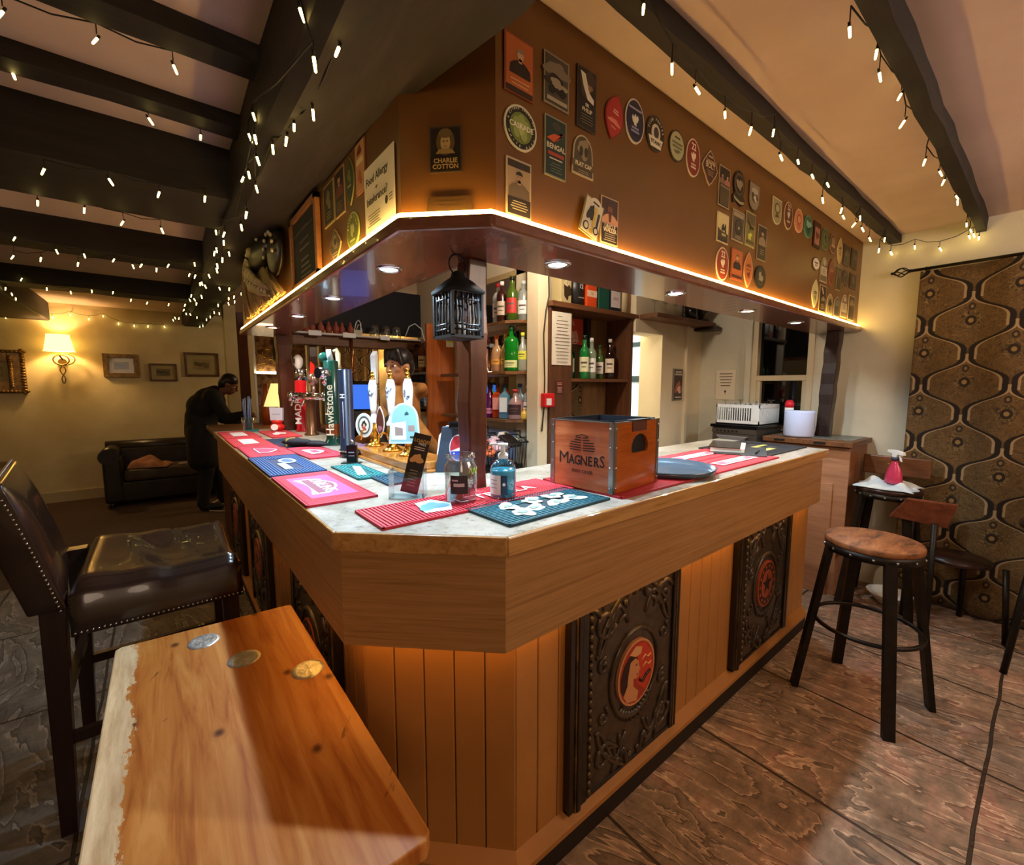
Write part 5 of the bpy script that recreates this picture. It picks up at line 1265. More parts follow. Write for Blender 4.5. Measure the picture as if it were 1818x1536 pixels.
# small black card stand, ash tray like dish
t = thing('card_stand', 'small black price card stand with a steel clip beside the wooden plinth', 'card stand', (.665, 2.00, TZ), R(-35))
obj('base', MB().bb((-.045, -.02, 0), (.04, .02, .005)), mat('stand_green', '#1c3430', .4), t)
obj('card', MB().bb((-.022, -.012, .005), (.024, .012, .085)), blackg, t, bevel=.002)
obj('print', MB().bb((-.012, -.0128, .05), (.014, -.012, .055)).bb((-.012, -.0128, .035), (.014, -.012, .038)), mat('grey_print', '#8a94a0', .5), t)
obj('clip', MB().ball((0, 0, .096), (.012, .006, .014), 10, 8), steel, t)
o = obj('round_black_dish', MB().ball((0, 0, .02), (.065, .055, .02), 22, 10), blackg); o.location = (.735, 2.19, TZ + .0); tag(o, 'flat round black dish between the navy column and the plinth', 'dish')
# black gloves / cloth
m = MB()
m.ball((0, 0, .022), (.10, .045, .022), 18, 10).ball((.10, .03, .016), (.07, .02, .015), 12, 8).ball((.12, -.01, .014), (.09, .018, .013), 12, 8).ball((.06, .05, .014), (.06, .016, .013), 12, 8)
o = obj('black_gloves', m, speck('black_fabric', '#0c0d12', '#1a1c26', 60, .8, .3)); o.location = (.60, 2.74, 1.1085); o.rotation_euler = (0, 0, R(-50)); tag(o, 'pair of crumpled black gloves lying on the bar mats', 'gloves')
o['label'] = 'pair of crumpled black gloves with a yellow band on the bar mats'
obj('yellow_band', MB().box((-.045, 0, .0225), (.007, .075, .046)), mat('yellow_trim', '#c8b860', .5), o)
# charity box and clear cup with straws at the far end
t = thing('collection_tin', 'red collection tin holding a white card near the far end of the bar', 'collection tin', (.70, 3.83, TZ), R(-35))
obj('red_base', MB().ball((0, 0, .035), (.055, .05, .035), 20, 12).cyl((0, 0, .06), (0, 0, .09), .035, .045, n=20), mat('tin_red', '#d0281c', .3), t)
obj('white_badge', MB().cyl((0, -.045, .035), (.002, -.053, .037), .025, n=20), white, t)
obj('card', MB().prism([(-.045, .085), (.045, .085), (.05, .185), (-.05, .19)], -.012, .012, Matrix.Rotation(PI / 2, 4, 'X')), mat('card_lilac_white', '#ccd2e6', .5), t)
obj('handwriting', MB().smooth().tube([(-.03 + .006 * k, -.0125, .135 + .004 * (k % 2)) for k in range(11)], .0012, 4), mat('blue_ink', '#2c3c54', .5), t)
t = thing('clear_display', 'clear plastic pot with thin grey stirrers at the far left of the bar', 'pot', (.52, 3.98, TZ + .000))
obj('clear_pot', MB().lathe([(.0, 0), (.03, 0), (.045, .11), (.043, .11), (.028, .004), (.0, .004)], n=20), acrylic, t)
m = MB(); rr = random.Random(5)
for k in range(9):
    a = rr.random() * 6; m.cyl((.015 * math.cos(a), .015 * math.sin(a), .006), (.03 * math.cos(a + .5), .03 * math.sin(a + .5), .22 + rr.random() * .06), .004, n=6)
obj('stirrers', m, mat('slate_sticks', '#56607c', .4), t, kind='stuff')
obj('teal_base', MB().box((.02, -.03, .008), (.09, .06, .014)), mat('teal_plastic', '#1c6c68', .4), t)
# soft drink sign leaning by the post
t = thing('drink_dispenser_panel', 'dark blue-grey panel with a red white and blue round drinks emblem beside the corner post', 'drinks panel', (.925, 1.52, TZ), R(-35))
MM = Matrix.Rotation(R(-8), 4, 'X') @ Matrix.Rotation(PI / 2, 4, 'X')
obj('panel', MB().prism([(-.085, 0), (.075, 0), (.06, .19), (-.055, .19)], -.03, 0, MM), mat('panel_blue_grey', '#33404f', .3), t, bevel=.004)
m = MB()
m.u(0).prism(circ(.036, .055, 30, .01, .10), 0, .001, MM)
m.u(1).prism([(.01 + .033 * math.cos(a), .10 + .051 * math.sin(a)) for a in [R(15 + 180 * k / 14) for k in range(15)]], .001, .0016, MM)
m.u(2).prism([(.01 + .033 * math.cos(a), .10 + .051 * math.sin(a)) for a in [R(195 + 150 * k / 14) for k in range(15)]], .001, .0016, MM)
obj('emblem', m, [mat('emblem_white', '#d8dcf4', .4), mat('emblem_red', '#a82c34', .4), mat('emblem_blue', '#3454c8', .4)], t)
obj('black_clip', MB().box((.0, .0, .195), (.05, .03, .03)), blackg, t, bevel=.006)
t = thing('white_frame', 'white looped metal frame standing behind the drinks panel', 'rack', (1.03, 1.80, .9), R(20))
obj('loop', MB().smooth().tube([(-.05, 0, 0), (-.04, 0, .22), (-.02, 0, .32), (.03, 0, .36), (.08, 0, .35), (.10, 0, .30), (.10, 0, 0)], .008, 8), white, t)
obj('foot', MB().bb((-.07, -.04, -.02), (.12, .04, 0)), white, t)
# ---------------------------------------------------------------- back bar
bc = thing('back_counter', 'low dark back-bar counter under the spirit shelves', 'back counter', (1.85, 3.1, 0))
wobj('cabinet_body', MB().bb((1.62, 2.42, 0), (2.045, 3.66, .86)), darkwood, bc)
wobj('worktop', MB().bb((1.60, 2.41, .86), (2.045, 3.66, .89)), steel, bc, bevel=.003)
# spirit shelves by the side wall
sh = thing('spirit_shelf_unit', 'three-tier wooden spirit shelf unit with mirror back beside the corner post', 'shelf unit', (1.97, 2.75, 1.2))
def corner_shelf(z):
    m = MB().prism([(1.87, 3.30), (1.87, 2.40), (1.94, 2.305), (2.075, 2.30), (2.075, 3.30)], z - .022, z)
    wobj('shelf', m, oldwood_y, sh, bevel=.003)
for z in (1.905, 1.558, 1.222): corner_shelf(z)
wobj('mirror_back', MB().bb((2.072, 2.32, 1.2), (2.077, 3.3, 2.24)), mirror, sh)
m = MB().bb((2.05, 2.285, 1.2), (2.078, 2.315, 2.27)).bb((2.05, 2.3, 2.25), (2.078, 3.3, 2.29))
wobj('mirror_frame', m, mat('cream_mirror_frame', '#b89c6c', .5), sh)
wobj('corner_batten', MB().bb((2.035, 2.283, 1.9), (2.062, 2.300, 2.3)), darkwood, sh)
wobj('shelf_light', MB().bb((2.055, 2.34, 1.565), (2.07, 3.2, 1.572)), led_s, sh)
wobj('shelf_light', MB().bb((2.055, 2.34, 1.228), (2.07, 3.2, 1.234)), led_s, sh)
m = MB().smooth()
for z in (1.90, 1.20):
    for y in (2.36, 2.75):
        m.tube([(1.92, y, z - .022), (1.92, y, z - .06), (1.97, y, z - .06), (1.97, y, z - .11), (2.04, y, z - .11), (2.04, y, z - .17)], .005, 6)
wobj('wire_bracket', m, black, sh, kind='stuff')
def bprof(r, h, kind='spirit'):
    if kind == 'wine': return [(.0, .003), (r * .9, 0), (r, .006), (r, h * .60), (r * .86, h * .67), (r * .42, h * .76), (r * .38, h * .97), (r * .42, h), (.0, h)]
    if kind == 'round': return [(.0, .003), (r * .9, 0), (r, .01), (r, h * .50), (r * .8, h * .64), (r * .34, h * .74), (r * .30, h * .94), (.0, h * .94)]
    return [(.0, .003), (r * .92, 0), (r, .006), (r, h * .66), (r * .78, h * .74), (r * .34, h * .79), (r * .32, h * .93), (.0, h * .93)]
def glassmat(hexs, tr=.55):
    return mat('bottle_' + hexs.strip('#') + '_%d' % int(tr * 100), hexs, .06, trans=tr, coat=.4)
def bottle(label, loc, r, h, body, cap, lab=None, kind='spirit', liquid=None, tr=.55, capm=.3, square=False, lw=1.0, face=215, grp=None, lz=(.16, .5)):
    t = thing('bottle', label, 'bottle', loc, group=grp)
    n = 4 if square else 20
    M = Matrix.Rotation(PI / 4 + R(35), 3, 'Z') if square else None
    k = 1.25 if square else 1
    pr = bprof(r, h, kind)
    if square: pr = [(a * (k if z < h * .7 else 1), z) for a, z in pr]
    obj('glass_body', MB().lathe(pr, n=n if not square else 4, M=M), glassmat(body, tr), t, bevel=.004 if square else 0)
    if liquid:
        lv = h * .5
        obj('liquid', MB().lathe([(.0, .005), (r * k * .93, .005), (r * k * .93, lv), (.0, lv)], n=n, M=M), mat('liquid_' + liquid.strip('#'), liquid, .2, trans=.3), t)
    obj('cap', MB().lathe([(.0, h * .90), (r * .40, h * .90), (r * .40, h), (.0, h)], n=14), cm(cap, .3), t)
    if lab:
        m = MB(); rr_ = r * k * (.76 if square else 1.02)
        if square:
            a = R(face); n_ = Vector((math.cos(a), math.sin(a), 0)); u = Vector((-n_.y, n_.x, 0))
            MM = Matrix((tuple(u) + (0,), (0, 0, 1, 0), tuple(n_) + (0,), (0, 0, 0, 1))).transposed()
            m.prism([(-r * .7, h * lz[0]), (r * .7, h * lz[0]), (r * .7, h * lz[1]), (-r * .7, h * lz[1])], rr_ * 1.16, rr_ * 1.2, MM)
        else: wrap_label(m, rr_, h * lz[0], h * lz[1], face - 62 * lw, face + 62 * lw, 12)
        obj('label', m, cm(lab, .5), t)
        m = MB()
        if not square:
            wrap_label(m, rr_ * 1.01, h * (lz[0] + (lz[1] - lz[0]) * .55), h * (lz[0] + (lz[1] - lz[0]) * .68), face - 35, face + 35, 8); wrap_label(m, rr_ * 1.01, h * (lz[0] + (lz[1] - lz[0]) * .30), h * (lz[0] + (lz[1] - lz[0]) * .36), face - 25, face + 25, 8)
            obj('label_print', m, cm('#5c4a44', .5), t)
    return t
G1, G2, G3 = 'spirit bottles on the top shelf', 'gin bottles on the middle shelf', 'gin bottles on the lower shelf'
z = 1.906
bottle('clear bottle with white label, on the top shelf hard against the corner post', (1.93, 2.79, z), .038, .29, '#dfe6e6', '#2c3440', '#d8dcd8', grp=G1)
bottle('clear rum bottle with red cap and pale label, top shelf', (1.96, 2.60, z), .040, .29, '#e4e8e0', '#9c1c20', '#dcd6c4', grp=G1)
bottle('dark cola-coloured bottle with white cap, top shelf', (1.92, 2.50, z), .038, .28, '#3c1410', '#dcdcd4', '#c8b49c', grp=G1, tr=.25)
bottle('green whisky bottle with red label and black neck, top shelf', (1.935, 2.405, z), .042, .30, '#5c7c1c', '#16180f', '#b8302c', kind='wine', grp=G1)
bottle('tall frosted pale bottle with white label at the end of the top shelf', (2.00, 2.36, z), .042, .27, '#dce4dc', '#b8c0bc', '#e4e2e0', grp=G1, tr=.7)
z = 1.559
bottle('pink gin bottle half hidden by the post, middle shelf', (1.935, 2.76, z), .040, .26, '#f0c8bc', '#e0d8d0', '#e8a498', grp=G2, liquid='#f0a890')
bottle('orange gin bottle with orange cap, middle shelf', (1.935, 2.585, z), .040, .265, '#f8c890', '#f07c14', '#f8b04c', kind='round', liquid='#f08818', grp=G2, lz=(.2, .34))
bottle('yellow gin bottle with yellow cap, middle shelf', (1.955, 2.505, z), .037, .27, '#f8e48c', '#e8d048', '#f0d858', kind='round', liquid='#f4c820', grp=G2, lz=(.2, .34))
bottle('large bright green gin bottle with a pale lower label, middle shelf', (1.93, 2.405, z), .052, .31, '#149024', '#1c5c2c', '#dce8a0', kind='spirit', tr=.35, grp=G2, lz=(.08, .24))
bottle('clear bottle with yellow cap and yellow label, middle shelf', (1.985, 2.35, z), .036, .265, '#e4e8d8', '#e4e040', '#e8e858', kind='round', grp=G2, lz=(.3, .52))
bottle('small bottle with white label at the end of the middle shelf', (2.035, 2.335, z), .028, .21, '#8cac58', '#3c4c3c', '#f0f0ec', grp=G2)
bottle('dark green bottle in the second row of the middle shelf', (2.03, 2.46, z), .034, .29, '#1c4c24', '#14241c', None, grp=G2)
z = 1.223
bottle('small lime green bottle behind the purple one, lower shelf', (2.00, 2.74, z), .030, .25, '#7cb434', '#28401c', '#e8f0d8', grp=G3)
bottle('purple gin bottle with pink label and dark cap, lower shelf', (1.925, 2.66, z), .046, .25, '#6c1464', '#1c1420', '#e88cbc', kind='round', tr=.2, grp=G3, lz=(.12, .28))
bottle('red-orange bottle with pale pink label, lower shelf', (1.935, 2.57, z), .040, .25, '#e05020', '#5c1c14', '#f0a090', square=True, tr=.4, grp=G3, lz=(.25, .6))
bottle('second red-orange bottle with a brown cap behind it, lower shelf', (2.01, 2.58, z), .036, .26, '#c83818', '#8c3c24', '#e8b8a8', grp=G3, tr=.4)
bottle('pale blue square gin bottle with black cap and white label, lower shelf', (1.925, 2.475, z), .040, .245, '#7cbcdc', '#1c2830', '#e8eef0', square=True, tr=.5, grp=G3, lz=(.2, .62))
bottle('round pink-white gin bottle with black and red label, lower shelf', (1.94, 2.375, z), .052, .21, '#ecc4c0', '#a83430', '#3c2428', kind='round', tr=.6, grp=G3)
bottle('clear round bottle with blue cap behind the pink-white one, lower shelf', (2.01, 2.41, z), .040, .25, '#bcd0dc', '#2c4c7c', '#d87c7c', kind='round', grp=G3)
bottle('clear bottle with an orange-yellow base at the end of the lower shelf', (2.02, 2.335, z), .034, .24, '#d0dce4', '#e8c0b8', '#e8e4ec', liquid=None, grp=G3)
bottle('small yellow lemon-shaped bottle on the end of the lower shelf', (1.975, 2.32, z), .026, .08, '#f0c850', '#e8d8a0', None, kind='round', tr=.2, grp=G3)
# crisps basket below
t = thing('snack_basket', 'black wire basket of snack packets under the spirit shelves', 'basket', (1.80, 2.36, .98), R(-20))
m = MB().smooth()
m.tube([(-.16, -.11, .10), (.16, -.11, .10), (.16, .11, .13), (-.16, .11, .13)], .004, 6, closed=True); m.tube([(-.14, -.09, -.08), (.14, -.09, -.08), (.14, .09, -.08), (-.14, .09, -.08)], .004, 6, closed=True)
for k in range(13):
    x = -.15 + .3 * k / 12; m.tube([(x, -.11, .10), (x * .9, -.09, -.08), (x * .9, .09, -.08), (x, .11, .13)], .0022, 5)
for k in range(4): m.tube([(-.16, -.09 + .06 * k, .105), (-.14, -.08 + .05 * k, -.08)], .0022, 5); m.tube([(.16, -.09 + .06 * k, .105), (.14, -.08 + .05 * k, -.08)], .0022, 5)
obj('wire_frame', m, black, t)
obj('stand', MB().bb((-.12, -.08, -.09), (.12, .08, -.082)), black, t)
for k, (x, y, c1, lb) in enumerate([(-.11, -.05, '#e87c50', 'orange'), (-.07, .02, '#e87c50', 'orange and black'), (.0, -.03, '#e8c4d0', 'pale pink'), (.05, .03, '#f0dce0', 'pale pink and black'), (.10, -.04, '#2c2420', 'black and cream'), (.12, .03, '#f0e8dc', 'cream')]):
    p = MB().prism([(-.06, 0), (.06, 0), (.056, .02), (.058, .13), (-.058, .13), (-.056, .02)], -.012, .012, Matrix.Rotation(R(-60), 4, 'X') @ Matrix.Rotation(PI / 2, 4, 'X'))
    a = R(-20); px = 1.80 + x * math.cos(a) - y * math.sin(a); py = 2.36 + x * math.sin(a) + y * math.cos(a)
    o = obj('snack_packet', p, speck('packet_%d' % k, c1, '#1c1614', 28, .35, .1, stops=(.52, .56)), bevel=.004); o.location = (px, py, .99 + .014 * k); o.rotation_euler = (0, 0, R(-40 + 13 * k))
    tag(o, '%s snack packet in the wire basket, number %d from its left side' % (lb, k + 1) if False else '%s snack packet lying in the black wire basket' % lb, 'snack packet', 'snack packets in the wire basket')
# pale blue board behind basket
o = obj('wall_board', MB().bb((2.066, 2.3, .90), (2.078, 3.2, 1.12)), mat('pale_blue_board', '#a8b8d8', .4)); tag(o, 'pale blue splash board on the wall under the spirit shelves', 'splash board')

# wine cabinet facing the bar
cb = thing('wine_cabinet', 'open-fronted brown timber wine cabinet beside the doorway', 'cabinet', (2.5, 2.2, 0))
wobj('side_board', MB().bb((2.06, 2.15, 0), (2.27, 2.17, 1.99)), oldwood_z, cb)
wobj('top_board', MB().bb((2.05, 2.12, 1.985), (3.0, 2.395, 2.02)), oldwood, cb, bevel=.003)
wobj('side_panel', MB().bb((2.925, 2.14, 0), (2.958, 2.395, 1.985)), oldwood_z, cb)
wobj('side_panel', MB().bb((2.245, 2.17, 0), (2.27, 2.395, 1.985)), oldwood_z, cb)
wobj('back_panel', MB().bb((2.27, 2.38, 0), (2.925, 2.395, 1.985)), wood('cabinet_back', '#7c5a34', '#5c3f20', '#946c40', (9, 1, 1), .5), cb)
wobj('inner_batten', MB().bb((2.64, 2.345, 1.5), (2.69, 2.38, 1.985)), darkwood, cb)
wobj('shelf', MB().bb((2.27, 2.16, 1.488), (2.925, 2.38, 1.51)), oldwood, cb)
wobj('lower_shelf', MB().bb((2.27, 2.16, .93), (2.925, 2.38, .95)), oldwood, cb)
m = MB(); V = [(2.29, 2.372, .95), (2.64, 2.372, .95), (2.64, 2.372, 1.47), (2.29, 2.372, 1.47)]
o = wobj('curtain_reflection', m.bb((2.29, 2.366, .95), (2.62, 2.374, 1.47)), curtain_m, cb)  # mirror image of the curtain, painted on a flat panel
uvl = o.data.uv_layers.new(name='UVMap')
for lp in o.data.loops:
    v = o.data.vertices[lp.vertex_index].co; uvl.data[lp.index].uv = (v.x, v.z)
# white lining of the left section
o = obj('poster_spirits', MB().bb((2.30, 2.336, 1.775), (2.585, 2.340, 1.965)), cm('#c8452c')); tag(o, 'red poster with a white ornate figure pinned inside the wine cabinet', 'poster')
a, ms = art([('p', [(-.1, .45), (.1, .45), (.3, -.1), (.34, -.4), (-.34, -.4), (-.3, -.1)], '#e8a88c'), ('blob', 0, .1, .18, .2, 4, '#c8452c'), ('blob', 0, -.2, .12, .1, 7, '#f0d0bc'), ('t', 'SPICED', 0, -.42, .17, '#f4ece4')], .285, .19, .0, 3)
bmesh.ops.transform(a.bm, matrix=Matrix.Translation((2.4425, 2.3355, 1.87)) @ Matrix.Rotation(PI / 2, 4, 'X'), verts=a.bm.verts[:]); obj('printed_design', a, ms, o)
z = 1.511; GW = 'wine bottles in the open cabinet'
bottle('green bottle with a red label at the left end of the wine cabinet', (2.32, 2.24, z), .040, .30, '#1c8c30', '#16281c', '#8c3040', kind='round', grp=GW, tr=.35)
bottle('dark bottle with white label and black neck beside the red-labelled one', (2.40, 2.29, z), .036, .30, '#1c2c20', '#101410', '#d8d4cc', kind='wine', grp=GW, tr=.3)
bottle('green wine bottle with cream label and black neck, middle of the cabinet', (2.49, 2.23, z), .038, .32, '#2c9c4c', '#101410', '#e8e4b8', kind='wine', grp=GW, tr=.4)
bottle('clear wine bottle with white cap and white label, middle of the cabinet', (2.58, 2.24, z), .038, .31, '#b8ccac', '#e4e4dc', '#f4f4f0', kind='wine', grp=GW, tr=.6)
bottle('dark red wine bottle with pale cap and cream label, right of the cabinet', (2.80, 2.24, z), .038, .32, '#2c1410', '#e0d4c4', '#e8d8bc', kind='wine', grp=GW, tr=.25)
bottle('shorter green bottle with white label behind the dark red wine', (2.76, 2.31, z), .034, .27, '#5c7c3c', '#3c4c28', '#f0ece0', kind='wine', grp=GW, tr=.4)
# notices on the side board
o = obj('price_list', MB().bb((2.072, 2.1455, 1.60), (2.255, 2.1495, 1.955)), paper); tag(o, 'long cream price list pinned to the side of the wine cabinet', 'notice')
a, ms = art([('lines', -.1, .42, .3, 1, .03, '#3c3428')] + [('lines', .02, .34 - .065 * k, .8, 1, .03, '#5c5244') for k in range(13)], .18, .355, 0, 4)
bmesh.ops.transform(a.bm, matrix=Matrix.Translation((2.163, 2.1452, 1.777)) @ Matrix.Rotation(PI / 2, 4, 'X'), verts=a.bm.verts[:]); obj('printed_lines', a, ms, o)
o = obj('safety_notice', MB().bb((2.11, 2.146, 1.405), (2.185, 2.1495, 1.49)), cm('#5c2420')); tag(o, 'small dark red notice on the brown side board', 'notice')
a, ms = art([('lines', 0, .35, .8, 2, .14, '#d8b8a0'), ('lines', 0, -.02, .7, 4, .12, '#d8c0b0')], .075, .085, 0, 4)
bmesh.ops.transform(a.bm, matrix=Matrix.Translation((2.1475, 2.1457, 1.447)) @ Matrix.Rotation(PI / 2, 4, 'X'), verts=a.bm.verts[:]); obj('printed_lines', a, ms, o)
t = thing('fire_alarm_point', 'red square fire alarm call point on the white pillar', 'alarm', (2.035, 2.145, 1.36))
obj('case', MB().box((0, 0, 0), (.095, .045, .095)), cm('#d01c20', .35), t, bevel=.008)
obj('press_panel', MB().box((-.01, -.0235, -.01), (.045, .002, .045)), cm('#e8e4e0'), t)
o = obj('power_cable', MB().smooth().tube([(2.045, 2.16, 2.3), (2.05, 2.158, 2.05), (2.02, 2.155, 1.95), (2.005, 2.158, 1.8), (2.02, 2.16, 1.5), (2.015, 2.16, 1.3), (1.995, 2.16, 1.15)], .005, 6), mat('dark_cable', '#2a1c10', .5)); tag(o, 'dark cable running down the white pillar beside the spirit shelves', 'cable')

# boxes and glasses above the cabinet
z = 2.021
GB = 'whisky tins and boxes on top of the wine cabinet'
def boxed(label, x, w, h, col, els, y=2.19, roundt=False):
    if roundt: m = MB().cyl((0, 0, 0), (0, 0, h), w / 2, n=24)
    else: m = MB().box((0, 0, h / 2), (w, .09, h))
    o = obj('whisky_box', m, cm(col, .4), bevel=0 if roundt else .002); o.location = (x, y, z); tag(o, label, 'box', GB)
    if els:
        a, ms = art(els, w, h, 0, 4)
        bmesh.ops.transform(a.bm, matrix=Matrix.Translation((0, -(w / 2 + .001 if roundt else .0455), h / 2)) @ Matrix.Rotation(PI / 2, 4, 'X'), verts=a.bm.verts[:]); obj('printed_design', a, ms, o)
boxed('cream tin numbered 13 with dark scrolls, first from the left', 2.20, .10, .19, '#b8a878', [('blob', .1, -.1, .3, .3, 4, '#3c2c1c'), ('e', .0, .2, .2, .1, '#e0d0a0'), ('t', '13', .0, .2, .3, '#2c1c10')], roundt=False)
o = obj('yellow_flower', MB().ball((0, 0, 0), (.045, .035, .035), 10, 6).ball((.03, 0, -.01), .03, 8, 6).ball((-.03, 0, .01), .026, 8, 6), speck('flower_yellow', '#c8b050', '#e8dc88', 40, .8, .4)); o.location = (2.215, 2.19, 2.243); tag(o, 'dried yellow flower head sitting on the tin numbered 13', 'flower')
boxed('black whisky tin with silver crest, numbered 12', 2.335, .115, .25, '#22211f', [('blob', 0, .2, .3, .12, 4, '#8c8c84'), ('t', '12', 0, .0, .36, '#d8d4c8'), ('r', 0, -.3, .5, .03, '#8c8c84')], roundt=True)
boxed('orange whisky box with a pale band, numbered 12', 2.465, .105, .25, '#d84c1c', [('r', 0, -.12, 1.0, .18, '#e8c8a4'), ('t', '12', 0, -.12, .25, '#b84c2c')])
boxed('plain dark green whisky box', 2.60, .12, .25, '#1c5040', [])
boxed('navy whisky box with a large white label', 2.735, .12, .23, '#1c2434', [('r', 0, -.12, .92, .52, '#e0d4cc'), ('r', 0, -.1, .5, .1, '#c0a8a0')])
boxed('cream cylindrical whisky tube at the right end', 2.86, .10, .23, '#cdb98c', [('r', 0, .3, .2, .05, '#8c744c')], roundt=True)
ls = thing('long_shelf', 'long brown timber shelf above the doorway', 'shelf', (3.4, 2.03, 2.0))
wobj('board', MB().bb((3.0, 1.955, 1.985), (3.92, 2.118, 2.02)), oldwood, ls, bevel=.004)
wobj('end_bracket', MB().prism([(3.84, 1.93), (3.98, 1.93), (3.985, 2.0), (3.97, 2.118), (3.84, 2.118)], 1.955, 1.984), darkwood, ls, bevel=.004)
def cocktail(x, y, z, lab, nm='cocktail_glass', prof=None, grp=None, inv=False, cat='glass', mt=None):
    prof = prof or [(.0, 0), (.036, .001), (.034, .004), (.005, .010), (.004, .075), (.01, .085), (.05, .135), (.048, .136), (.0, .088)]
    o = obj(nm, MB().lathe(prof, n=20, cap=False), mt or glass); o.location = (x, y, z); tag(o, lab, cat, grp); return o
for k in range(3):
    cocktail(3.06 + .155 * k, 2.02, 2.021, '%s clear stemmed glass of the three on the long shelf over the doorway' % ['leftmost', 'middle', 'rightmost'][k], grp='stemmed glasses on the long shelf')
t = thing('iron_candle_holder', 'small black scrolled iron holder on the long shelf', 'candle holder', (3.50, 2.03, 2.021))
obj('scrolls', MB().smooth().tube([(-.01, 0, 0), (-.01, 0, .15)], .005, 6).tube([(-.01, 0, .10), (.03, 0, .10), (.03, 0, .06), (.0, 0, .06)], .004, 6).tube([(.03, 0, .06), (.05, 0, .06), (.05, 0, .02), (.0, 0, .02)], .004, 6), black, t)
obj('foot', MB().bb((-.03, -.03, 0), (.05, .03, .006)), black, t)
o = obj('dark_tumbler', MB().lathe([(.0, 0), (.045, 0), (.058, .15), (.053, .15), (.04, .008), (.0, .008)], n=24), mat('dark_glaze', '#1c1410', .15)); o.location = (3.62, 2.03, 2.021); tag(o, 'dark brown flared beaker on the long shelf', 'beaker')
o = obj('pewter_urn', MB().lathe([(.0, 0), (.075, 0), (.07, .02), (.03, .04), (.03, .06), (.085, .12), (.10, .16), (.09, .16), (.0, .08)], n=20), mat('urn_brown', '#3c2a1e', .35, .4)); o.location = (3.80, 2.03, 2.021); tag(o, 'dark footed urn at the right end of the long shelf', 'urn')

# gallery shelf with glasses at the far end
gs = thing('gallery_shelf', 'high white-edged gallery shelf at the far end of the bar', 'shelf', (1.4, 3.95, 1.9))
wobj('board', MB().bb((.86, 3.86, 1.886), (2.07, 4.04, 1.90)), mat('shelf_white', '#cfc8bc', .5), gs)
wobj('beam', MB().bb((.86, 3.92, 1.80), (2.07, 4.03, 1.885)), oldwood, gs, bevel=.004)
for x, w in ((1.02, .10), (1.30, .11), (1.62, .09)):
    wobj('price_tag', MB().bb((x - w / 2, 3.852, 1.872), (x + w / 2, 3.858, 1.912)), white, gs)
GG = 'upturned beer mugs on the gallery shelf'
for k in range(3):
    cocktail(1.56 + .105 * k, 3.95, 1.901, '%s clear glass mug of the three upside down on the gallery shelf' % ['leftmost', 'middle', 'rightmost'][k], 'beer_mug', [(.04, 0), (.047, .002), (.045, .08), (.038, .11), (.0, .115), (.0, .11), (.036, .105), (.042, .08), (.044, .004)], GG)
for k in range(7):
    o = cocktail(.97 + .062 * k + (.0 if k != 3 else .01), 3.95 + (k % 2) * .03, 1.901, 'small clear bottle of red drink on the gallery shelf', 'miniature_bottle', [(.0, 0), (.026, 0), (.028, .06), (.012, .085), (.010, .11), (.0, .112)], 'small bottles on the gallery shelf', cat='bottle', mt=mat('mini_red', '#b8604c', .2, trans=.3))
t = thing('small_router', 'small pale box with looped white cables on the gallery shelf', 'cable box', (1.39, 3.93, 1.901))
obj('box_body', MB().bb((-.035, -.03, 0), (.035, .03, .05)), mat('router_cream', '#c8bca4', .5), t, bevel=.004)
obj('cable_loop', MB().smooth().tube([(-.02, 0, .05), (.0, 0, .12), (.02, 0, .14), (.04, 0, .11), (.035, 0, .02)], .004, 6).tube([(.0, .01, .05), (.02, .01, .10), (.035, .0, .10), (.05, .0, .03)], .004, 6), white, t, kind='stuff')
o = obj('white_cable', MB().smooth().tube([(1.85, 3.93, 1.92), (1.88, 3.90, 2.02), (1.93, 3.88, 2.05), (1.99, 3.86, 2.0), (2.01, 3.85, 1.90), (2.0, 3.84, 1.7), (1.96, 3.83, 1.5)], .005, 6), white); tag(o, 'white cable looping off the right end of the gallery shelf', 'cable')
o = obj('heavy_copper_pipe', MB().smooth().cyl((0, 0, 0), (0, 0, .46), .012, n=12).cyl((0, 0, .14), (0, 0, .18), .018, n=12).cyl((0, 0, .19), (0, 0, .20), .019, n=12), copper); o['name_note'] = ''; del o['name_note']; o.location = (1.33, 3.90, 1.42); tag(o, 'thin copper pipe hanging from the gallery shelf', 'pipe')
# till
t = thing('till_screen', 'till touchscreen showing a blue pattern behind the navy tap column', 'till', (1.36, 3.85, 1.10), R(-25))
obj('screen_frame', MB().bb((-.13, -.01, .14), (.13, .02, .40)), blackg, t, bevel=.004)
obj('display', MB().bb((-.115, -.012, .155), (.115, -.0105, .37)), None or (lambda: (lambda m_: m_)(mat('till_display', '#1c3c8c', .4, emit='#2f62c8', estr=1.3)))(), t)
obj('stand', MB().bb((-.04, .0, .0), (.04, .06, .16)), darkgrey, t)
obj('till_base', MB().bb((-.20, -.12, -.22), (.20, .2, 0)), blackg, t, bevel=.005)
fc = thing('far_counter', 'dark low counter under the till at the far end of the bar', 'counter', (1.5, 3.95, 0))
wobj('cabinet_body', MB().bb((1.06, 3.72, 0), (1.80, 4.02, .86)), darkwood, fc)
wobj('worktop', MB().bb((1.04, 3.70, .86), (1.80, 4.04, .879)), black, fc)
